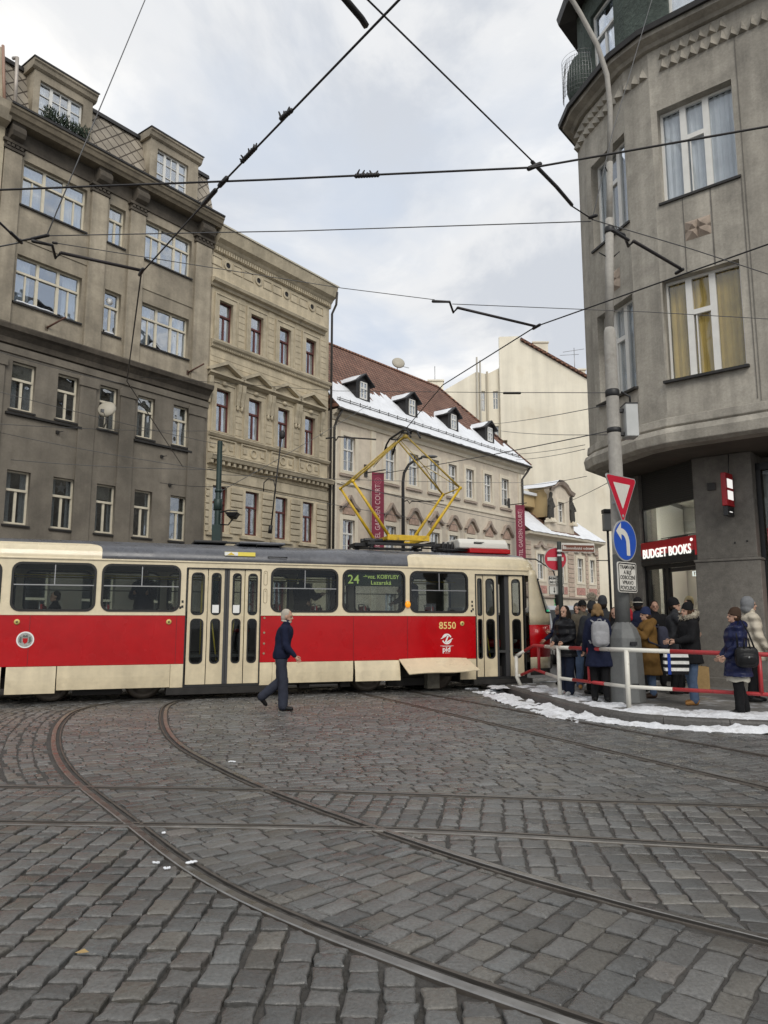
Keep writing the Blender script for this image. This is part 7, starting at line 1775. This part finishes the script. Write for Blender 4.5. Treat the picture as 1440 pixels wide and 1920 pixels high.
        if hat_kind == 'hood':     # open the hood at the face
            cut = MB(); cut.ell((.10, 0, .075), .075, .068, .10, 14, 10); import bmesh
            Hi = (Matrix.Diagonal((k, k, k, 1)) @ HM).inverted(); bm = bmesh.new(); bm.from_mesh(ob.data); dl = [v for v in bm.verts if (lambda q: ((q.x - .11) / .09) ** 2 + (q.y / .066) ** 2 + ((q.z - .075) / .095) ** 2 < 1)(Hi @ v.co)]; bmesh.ops.delete(bm, geom=dl, context='VERTS'); bm.to_mesh(ob.data); bm.free()
        if hat_kind == 'pom':
            p_ = MB(); 
            for _ in range(260):
                d = V((prng.gauss(0, 1), prng.gauss(0, 1), prng.gauss(0, 1))).normalized(); q = V((-.03, 0, .315)); a = q + d * .03; e = q + d * prng.uniform(.075, .11); p_.tube([HM @ a, HM @ e], [.014, .003], 4)
            p_.ell(tuple(HM @ V((-.03, 0, .315))), .07, .07, .07); me = p_.mesh('pompom'); me.materials.append(FUR); me.transform(K); put('pompom', me, root)
        if hat_kind == 'stripe':
            p_ = MB(); p_.tube([HM @ V((-.012 + .108 * math.cos(a), .094 * math.sin(a), .15)) for a in (2 * PI * i / 20 for i in range(21))], .010, 5); me = p_.mesh('hat_stripe'); me.materials.append(WKNIT); me.transform(K); put('hat_stripe', me, root)
    if fur:
        p_ = MB()
        for i in range(420):
            a = prng.uniform(-2.6, 2.6) + PI; q = sp(.575) + V((-.02 + .125 * math.cos(a), .135 * math.sin(a), .035 + .05 * -math.cos(a))); d = V((prng.gauss(0, 1), prng.gauss(0, 1), prng.gauss(0, 1))).normalized()
            q = q + d * .025; p_.tube([q, q + d * prng.uniform(.025, .05)], [.012, .003], 4)
        p_.tube([sp(.575) + V((-.02 + .125 * math.cos(a), .135 * math.sin(a), .035 - .05 * math.cos(a))) for a in (PI - 2.6 + 5.2 * i / 16 for i in range(17))], .04, 8)
        me = p_.mesh('fur_trim'); me.materials.append(fur); me.transform(K); put('fur_trim', me, root)
    root_info = dict(root=root, J=J, A={s: [K @ q if i < 3 else q for i, q in enumerate(A[s])] for s in A}, sp=lambda h, f=0.0: K @ sp(h, f), M=WM[root], k=k)
    return root_info
def backpack(p, label, mat, w=.30, h=.44, d=.17, off=-.15, up=.30, yaw=0):
    M = p['M'] @ Matrix.Translation(p['sp'](up) + Vector((off, 0, 0))) @ Matrix.Rotation(RD(yaw), 4, 'Z')
    r = thing('backpack', label, 'backpack', M)
    mb = MB(); mb.ell((-d / 2, 0, 0), d * .55, w / 2, h / 2, 18, 12, e=.55); mb.ell((-d * .85, 0, -h * .16), d * .35, w * .40, h * .27, 16, 10, e=.6); me = remesh(mb, .012, 3, mat, 'bag'); put('bag', me, r)
    s = MB()
    for q in (-1, 1): s.tube([(-.02, q * w * .28, h * .42), (.10, q * w * .40, h * .52), (.25, q * w * .46, h * .25), (.22, q * w * .55, -h * .15), (.0, q * w * .5, -h * .35)], .017, 6)
    s.tube([(-.04, -.04, h * .48), (-.05, -.02, h * .56), (-.05, .02, h * .56), (-.04, .04, h * .48)], .012, 6); s.build('strap', mat, r)
    z_ = MB(); z_.tube([(-d * 1.0, w * .36 * math.cos(a), -h * .05 + h * .16 * math.sin(a)) for a in (PI * i / 10 for i in range(11))], .007, 5); z_.build('zip', BSHOE, r)
    return r
PZ = .118
man = person('elderly man with grey white hair striding in a dark navy pullover before the tram', (-1.80, 13.32, .0), 4, 1.75, None, coat=NAVY, coat_len=.88, trousers=GTROU, shoes=BSHOE, hair=H_GREY, collar=WKNIT, lean=7, legs=((-1, 50), (6, 5)), arms=((-24, 18, 4), (4, 38, 5)), head=(-6, 6), bulk=1.06, wide=1.35, skin=SKIN)
person('man in a dark jacket half hidden behind the no entry sign post', (4.02, 17.25, PZ), 195, 1.80, coat=NAVY, coat_len=.75, trousers=DJEAN, shoes=BSHOE, hair=H_BRN, arms=((20, 70, 5), (10, 40, 5)), skin=SKIN2)
person('long haired woman in a black puffer jacket, wide dark jeans and white sneakers', (3.56, 14.85, PZ), 222, 1.72, coat=BPUFF, coat_len=.74, trousers=DJEAN, shoes=WSHOE, hair=H_DRK, hair_len=.22, fem=True, bulk=1.15, wide=1.45, arms=((8, 55, 8, 25), (8, 55, 8, 25)))
person('man in a khaki jacket and dark cap facing the camera with tan boots', (4.22, 16.0, PZ), 262, 1.85, coat=KHAKI, coat_len=.80, trousers=JEAN, shoes=TAN, hair=H_DRK, hat=BLK, hat_kind='cap', bulk=1.12, skin=SKIN2, wide=1.1, head=(15, 0))
p4 = person('woman in a long navy coat seen from behind wearing a light grey backpack', (3.84, 13.58, PZ), 84, 1.73, coat=NAVY, coat_len=.62, trousers=BTROU, shoes=BSHOE, hair=H_BLD, hair_len=.03, fem=True, bulk=1.22, legs=((3, 3), (-5, 10)))
backpack(p4, 'light grey backpack on the back of the woman in the long navy coat', cloth('light_grey_canvas', (.27, .27, .28)), .31, .46, .16, -.16, .28)
person('person in a dark hat with a big fluffy beige pompom behind the grey backpack', (4.12, 14.95, PZ), 100, 1.80, coat=GKNIT, coat_len=.7, trousers=BTROU, shoes=BSHOE, hair=H_DRK, hat=GKNIT, hat_kind='pom', bulk=1.15)
person('tall person in a dark grey knit hat behind the concrete pole left side', (4.62, 15.9, PZ), 80, 1.93, coat=CHAR, coat_len=.6, trousers=BTROU, shoes=BSHOE, hair=H_DRK, hat=GKNIT, bulk=1.1)
person('person in a red hood squeezed beside the right edge of the concrete pole', (4.80, 14.85, PZ), 75, 1.66, coat=NAVY, coat_len=.65, trousers=DJEAN, shoes=BSHOE, hat=RED_H, hat_kind='hood', fem=True)
person('tall man in a black beanie with a white stripe behind the mustard parka', (5.25, 15.55, PZ), 62, 1.88, coat=NAVY, coat_len=.62, trousers=BTROU, shoes=BSHOE, hair=H_DRK, hat=BLK, hat_kind='stripe', bulk=1.1)
p8 = person('woman in a long mustard brown parka and navy beanie holding a phone up', (5.0, 14.3, PZ), 186, 1.66, coat=MUST, coat_len=.44, trousers=JEAN, shoes=DBR, hair=H_BRN, hat=NKNIT, hood='down', fem=True, bulk=1.22, lean=3, arms=((38, 92, 6, 12), (32, 88, 6, 12)), legs=((2, 3), (-3, 6)), head=(0, 8))
backpack(p8, 'slate blue backpack on the back of the person in the mustard parka', cloth('slate_canvas', (.035, .037, .055)), .32, .44, .2, -.15, .24)
w8 = p8['A'][1]; q = p8['M'] @ (w8[2] + w8[3] * .10)
ph = thing('phone', 'dark phone held up in the hands of the person in the mustard parka', 'phone', Matrix.Translation(q) @ Matrix.Rotation(RD(100), 4, 'Z')); MB().box(-.036, .036, -.005, .005, -.02, .13).build('phone_body', BSHOE, ph, bevel=.004); MB().box(-.032, .032, -.0065, -.0052, -.012, .122).build('screen', emis('phone_screen', (.7, .8, 1), .5), ph)
person('bare headed dark haired man by the shop door looking toward the camera', (5.95, 16.55, PZ), 262, 1.86, coat=BLK, coat_len=.7, trousers=BTROU, shoes=BSHOE, hair=H_DRK, bulk=1.1, skin=SKIN2)
person('man in a charcoal coat and black beanie raising his fist to his chest', (5.78, 15.0, PZ), -14, 1.86, coat=CHAR, coat_len=.56, trousers=BTROU, shoes=BSHOE, hat=BLK, hair=H_DRK, bulk=1.14, arms=((20, 60, 6, 30), (46, 118, 24, 30)), head=(-6, 4))
person('man with dark hair and a pale pink hooded jacket on the shop step', (6.92, 17.15, PZ + .06), 195, 1.84, coat=PINKW, coat_len=.78, trousers=BTROU, shoes=BSHOE, hair=H_DRK, hood='down', bulk=1.1)
person('person in a beige knit hat standing inside the bookshop doorway', (7.25, 17.9, PZ + .05), 200, 1.93, coat=CHAR, coat_len=.7, trousers=BTROU, shoes=BSHOE, hat=BEIGE, hair=H_BRN)
p12 = person('long haired woman in a black jacket with fur hood and jeans with tan boots', (5.28, 13.1, PZ), 188, 1.72, coat=BLK, coat_len=.70, trousers=JEAN, shoes=TAN, hat=BLK, hair=H_BRN, hair_len=.24, fem=True, bulk=1.24, fur=FUR, hood='down', arms=((16, 62, 8, 28), (16, 62, 8, 28)), legs=((3, 4), (-4, 6)), wide=1.12, head=(0, 4))
p13 = person('older woman in a shiny navy puffer jacket and brown beanie, black trousers', (5.47, 11.78, PZ), 172, 1.61, coat=NPUFF, coat_len=.62, trousers=BTROU, shoes=BSHOE, hat=BRNH, hair=H_BRN, hood='down', fem=True, bulk=1.28, wide=1.3, arms=((6, 40, 8, 20), (6, 40, 8, 20)))
p14 = person('person in a grey hood and cream quilted jacket facing right', (6.58, 13.55, PZ), -8, 1.84, coat=CPUFF, coat_len=.68, trousers=BTROU, shoes=BSHOE, hat=GREYW, hat_kind='hood', bulk=1.22)
person('person in a dark coat cut off by the right edge of the picture', (6.98, 13.05, PZ), 75, 1.74, coat=NAVY, coat_len=.5, trousers=BTROU, shoes=BSHOE, hair=H_DRK, bulk=1.15)
for lab, q, fc, kw in (
 ('man in a dark grey hood between the no entry post and the khaki jacket', (4.45, 17.3), 230, dict(H=1.82, coat=GKNIT, hat=GKNIT, hat_kind='hood', hair=H_DRK)),
 ('woman with loose brown hair in a black coat behind the long navy coat', (4.45, 14.55), 250, dict(H=1.68, coat=BLK, hair=H_BRN, hair_len=.18, fem=True)),
 ('man in an olive knit hat partly hidden by the striped beanie man', (5.62, 17.0), 280, dict(H=1.84, coat=KHAKI, hat=KHAKI, hair=H_DRK, skin=SKIN2)),
 ('woman in a cream knit hat behind the charcoal coat at the shop door', (6.35, 16.4), 215, dict(H=1.72, coat=BLK, hat=WKNIT, hair=H_BRN, hair_len=.12, fem=True)),
 ('bald topped man in a black coat right of the concrete pole at the back', (5.45, 16.2), 250, dict(H=1.80, coat=BLK))): person(lab, (*q, PZ), fc, trousers=BTROU, shoes=BSHOE, coat_len=.6, bulk=1.15, **kw)
# bags
def shoulder_bag():
    M = p13['M'] @ Matrix.Translation(p13['sp'](.05) + Vector((-.06, .27, -.02)))
    r = thing('shoulder_bag', 'black leather shoulder bag hanging at the side of the woman in the navy puffer', 'bag', M)
    mb = MB(); mb.ell((0, 0, 0), .17, .08, .16, 18, 12, e=.55).ell((0, .06, -.04), .12, .05, .08, 14, 10, e=.6); put('bag', remesh(mb, .012, 3, cloth('black_leather', (.012, .012, .013), .35), 'bag'), r)
    MB().tube([(-.12, 0, .13), (-.06, -.06, .38), (.02, -.16, .60), (.10, -.08, .38), (.12, 0, .13)], .013, 6).tube([(-.04, .06, .12), (-.02, .05, .28), (.03, .05, .28), (.05, .06, .12)], .012, 6).build('strap', cloth('black_leather', (.012, .012, .013)), r)
    mb = MB(); mb.ell((0, .115, .0), .016, .008, .016, 8, 6); mb.build('clasp', STEEL, r)
# the camera sees the woman's back-left side, so the bag hangs on her left
shoulder_bag()
mb = MB(); R_ = [[(.165 * math.cos(a), .19 * math.sin(a), z + .012 * math.sin(5 * a)) for a in (2 * PI * i / 24 for i in range(24))] for z in (.50, .58, .68)]; mb.sm = True; mb.loft(R_, cap=False); me = mb.mesh('jumper_hem'); me.materials.append(WKNIT); put('jumper_hem', me, p13['root'])
def tote():
    q = p12['M'] @ (p12['A'][-1][2] * .5 + p12['A'][1][2] * .5); 
    r = thing('tote_bag', 'white and black striped bag with blue band held by the fur hooded woman', 'bag', Matrix.Translation((q.x - .02, q.y - .12, .70)) @ Matrix.Rotation(RD(-8), 4, 'Z'))
    mb = MB(); n = 9; z0, z1 = -.06, .34
    for k in range(7):
        a, b = z0 + (z1 - z0) * k / 7, z0 + (z1 - z0) * (k + 1) / 7; mb.cur = 1 if k % 2 == 0 else 0; f = lambda z: .18 + .02 * math.sin((z - z0) * 8)
        mb.add([(-f(a), -.06, a), (f(a) * 1.0, -.06, a), (f(b), -.055, b), (-f(b), -.055, b), (-f(a), .06, a), (f(a), .06, a), (f(b), .055, b), (-f(b), .055, b)], [(0, 1, 2, 3), (1, 5, 6, 2), (5, 4, 7, 6), (4, 0, 3, 7)] + ([(0, 4, 5, 1)] if k == 0 else []))
    o = mb.build('bag', [cloth('white_canvas', (.66, .65, .62)), cloth('black_stripe', (.012, .012, .014))], r)
    MB().box(-.15, -.10, -.068, -.062, z0, z1).build('blue_band', cloth('blue_band', (.02, .05, .28)), r)
    MB().tube([(-.12, 0, .33), (-.08, .02, .50), (-.03, .05, .52), (.05, .02, .50), (.12, 0, .33)], .010, 6).build('strap', cloth('black_stripe', (.012, .012, .014)), r)
tote()
pb = thing('paper_bag', 'small tan paper bag standing at the pillar foot behind the tan boots', 'bag', T(6.55, 15.75, .116))
MB().add([(-.14, -.08, 0), (.14, -.08, 0), (.14, .08, 0), (-.14, .08, 0), (-.15, -.05, .50), (.15, -.06, .48), (.15, .06, .49), (-.15, .05, .51)], [(0, 3, 2, 1), (0, 1, 5, 4), (1, 2, 6, 5), (2, 3, 7, 6), (3, 0, 4, 7)]).build('bag', cloth('kraft_paper', (.30, .20, .09)), pb, bevel=.006)
# passengers in the tram (stand on the tram floor)
def rider(label, u, v, face, **kw):
    q = TRAM_M @ Vector((u, v, .872)); return person(label, tuple(q), face + math.degrees(RD(TR.ang)), group='passengers inside the tram', vox=.016, **kw)
rider('seated passenger in dark clothes with a pink headband in the leftmost tram window', -3.55, -.45, 180, H=1.58, coat=BLK, trousers=BTROU, shoes=BSHOE, hair=H_DRK, coat_len=.8, sit=True, legs=((80, 85), (80, 85)), arms=((20, 60, 5, 20), (20, 60, 5, 20)))
rider('standing passenger in a dark blue coat in the second tram window', -1.85, .15, -100, H=1.78, coat=NAVY, trousers=BTROU, shoes=BSHOE, hair=H_DRK, coat_len=.6, bulk=1.25, arms=((30, 70, 5, 20), (30, 70, 5, 20)))
rider('standing passenger in black in the window right of the middle door', 1.6, .1, -60, H=1.76, coat=BLK, trousers=BTROU, shoes=BSHOE, hat=BLK, hair=H_DRK, coat_len=.6, bulk=1.3, arms=((40, 60, 10, 20), (20, 50, 5, 10)))
rider('standing passenger with a phone in the window before the front door', 4.25, .1, 200, H=1.82, coat=NAVY, trousers=BTROU, shoes=BSHOE, hair=H_DRK, coat_len=.65, bulk=1.2, arms=((35, 80, 5, 20), (20, 50, 5, 10)))
rider('passenger standing under the lit destination display in the fifth tram window', 2.45, .25, 20, H=1.70, coat=CHAR, trousers=BTROU, shoes=BSHOE, hair=H_BRN, coat_len=.65, fem=True)
q = M_B2W @ Vector((5.5, .42, 4.25)); person('person in a white shirt standing at a first floor window of the sand house', tuple(q), -60, 1.66, None, coat=cloth('white_shirt', (.6, .52, .5)), trousers=BTROU, shoes=BSHOE, hair=H_GREY, coat_len=.8, vox=.018)
# ================================================================= SKY, SUN, CAMERA
SUN_EL, SUN_AZ = RD(38), RD(168)         # azimuth measured clockwise from +y (north)
w = bpy.data.worlds.new('World'); scene.world = w; w.use_nodes = True; t = w.node_tree; N = t.nodes; Lk = t.links
bg = N['Background']; bg.inputs['Strength'].default_value = .1
sky = N.new('ShaderNodeTexSky'); sky.sky_type = 'NISHITA'; sky.sun_disc = False; sky.sun_elevation = SUN_EL; sky.sun_rotation = SUN_AZ
tc = N.new('ShaderNodeTexCoord'); sx = N.new('ShaderNodeSeparateXYZ'); Lk.new(tc.outputs['Generated'], sx.inputs[0])
ad = N.new('ShaderNodeMath'); ad.operation = 'ADD'; ad.inputs[1].default_value = .22; mxz = N.new('ShaderNodeMath'); mxz.operation = 'MAXIMUM'; mxz.inputs[1].default_value = 0; Lk.new(sx.outputs[2], mxz.inputs[0]); Lk.new(mxz.outputs[0], ad.inputs[0])
def div(o):
    d = N.new('ShaderNodeMath'); d.operation = 'DIVIDE'; Lk.new(o, d.inputs[0]); Lk.new(ad.outputs[0], d.inputs[1]); return d.outputs[0]
cb = N.new('ShaderNodeCombineXYZ'); Lk.new(div(sx.outputs[0]), cb.inputs[0]); Lk.new(div(sx.outputs[1]), cb.inputs[1])
def noise(scale, det, rough, off, dist=0.0):
    mp = N.new('ShaderNodeMapping'); mp.inputs['Location'].default_value = off; Lk.new(cb.outputs[0], mp.inputs[0])
    n = N.new('ShaderNodeTexNoise'); n.inputs['Scale'].default_value = scale; n.inputs['Detail'].default_value = det; n.inputs['Roughness'].default_value = rough; n.inputs['Distortion'].default_value = dist; Lk.new(mp.outputs[0], n.inputs['Vector']); return n.outputs['Fac']
def ramp(fac, stops):
    r = N.new('ShaderNodeValToRGB'); r.color_ramp.interpolation = 'EASE'
    while len(r.color_ramp.elements) < len(stops): r.color_ramp.elements.new(.5)
    for e, (p, c) in zip(r.color_ramp.elements, stops): e.position = p; e.color = c
    Lk.new(fac, r.inputs[0]); return r.outputs[0]
cov = ramp(noise(1.05, 6, .55, (3.1, 1.7, 0), .3), [(.38, (0, 0, 0, 1)), (.54, (1, 1, 1, 1))])
shade = ramp(noise(1.9, 7, .58, (8.3, 4.2, 1), .5), [(.36, (5.7, 6.0, 6.5, 1)), (.50, (7.5, 7.6, 7.75, 1)), (.62, (9.5, 9.35, 9.1, 1))])
base = N.new('ShaderNodeMix'); base.data_type = 'RGBA'; base.inputs[0].default_value = .9; Lk.new(sky.outputs[0], base.inputs[6]); base.inputs[7].default_value = (6.2, 6.75, 7.6, 1)
mx = N.new('ShaderNodeMix'); mx.data_type = 'RGBA'; Lk.new(cov, mx.inputs[0]); Lk.new(base.outputs[2], mx.inputs[6]); Lk.new(shade, mx.inputs[7]); Lk.new(mx.outputs[2], bg.inputs['Color'])
sl = bpy.data.lights.new('sun', 'SUN'); sl.energy = 1.5; sl.angle = RD(30); sl.color = (1, .95, .87); so = bpy.data.objects.new('sun', sl); COLL.objects.link(so)
d = Vector((math.sin(SUN_AZ) * math.cos(SUN_EL), math.cos(SUN_AZ) * math.cos(SUN_EL), math.sin(SUN_EL))); so.rotation_euler = d.to_track_quat('Z', 'Y').to_euler(); so.location = (0, -10, 30)
cam = bpy.data.cameras.new('camera'); cam.sensor_fit = 'VERTICAL'; cam.sensor_height = 36; cam.sensor_width = 27; cam.lens = F / 1920 * 36; cam.clip_end = 2000; cam.clip_start = .05
co = bpy.data.objects.new('camera', cam); COLL.objects.link(co); co.location = (0, 0, CH); co.rotation_euler = (PI / 2 + PITCH, 0, 0); scene.camera = co
scene.view_settings.view_transform = 'Standard'; scene.view_settings.look = 'None'; scene.view_settings.exposure = 0.2; scene.view_settings.gamma = 1
scene.cycles.max_bounces = 6; scene.cycles.transparent_max_bounces = 12; scene.cycles.diffuse_bounces = 3; scene.cycles.glossy_bounces = 3
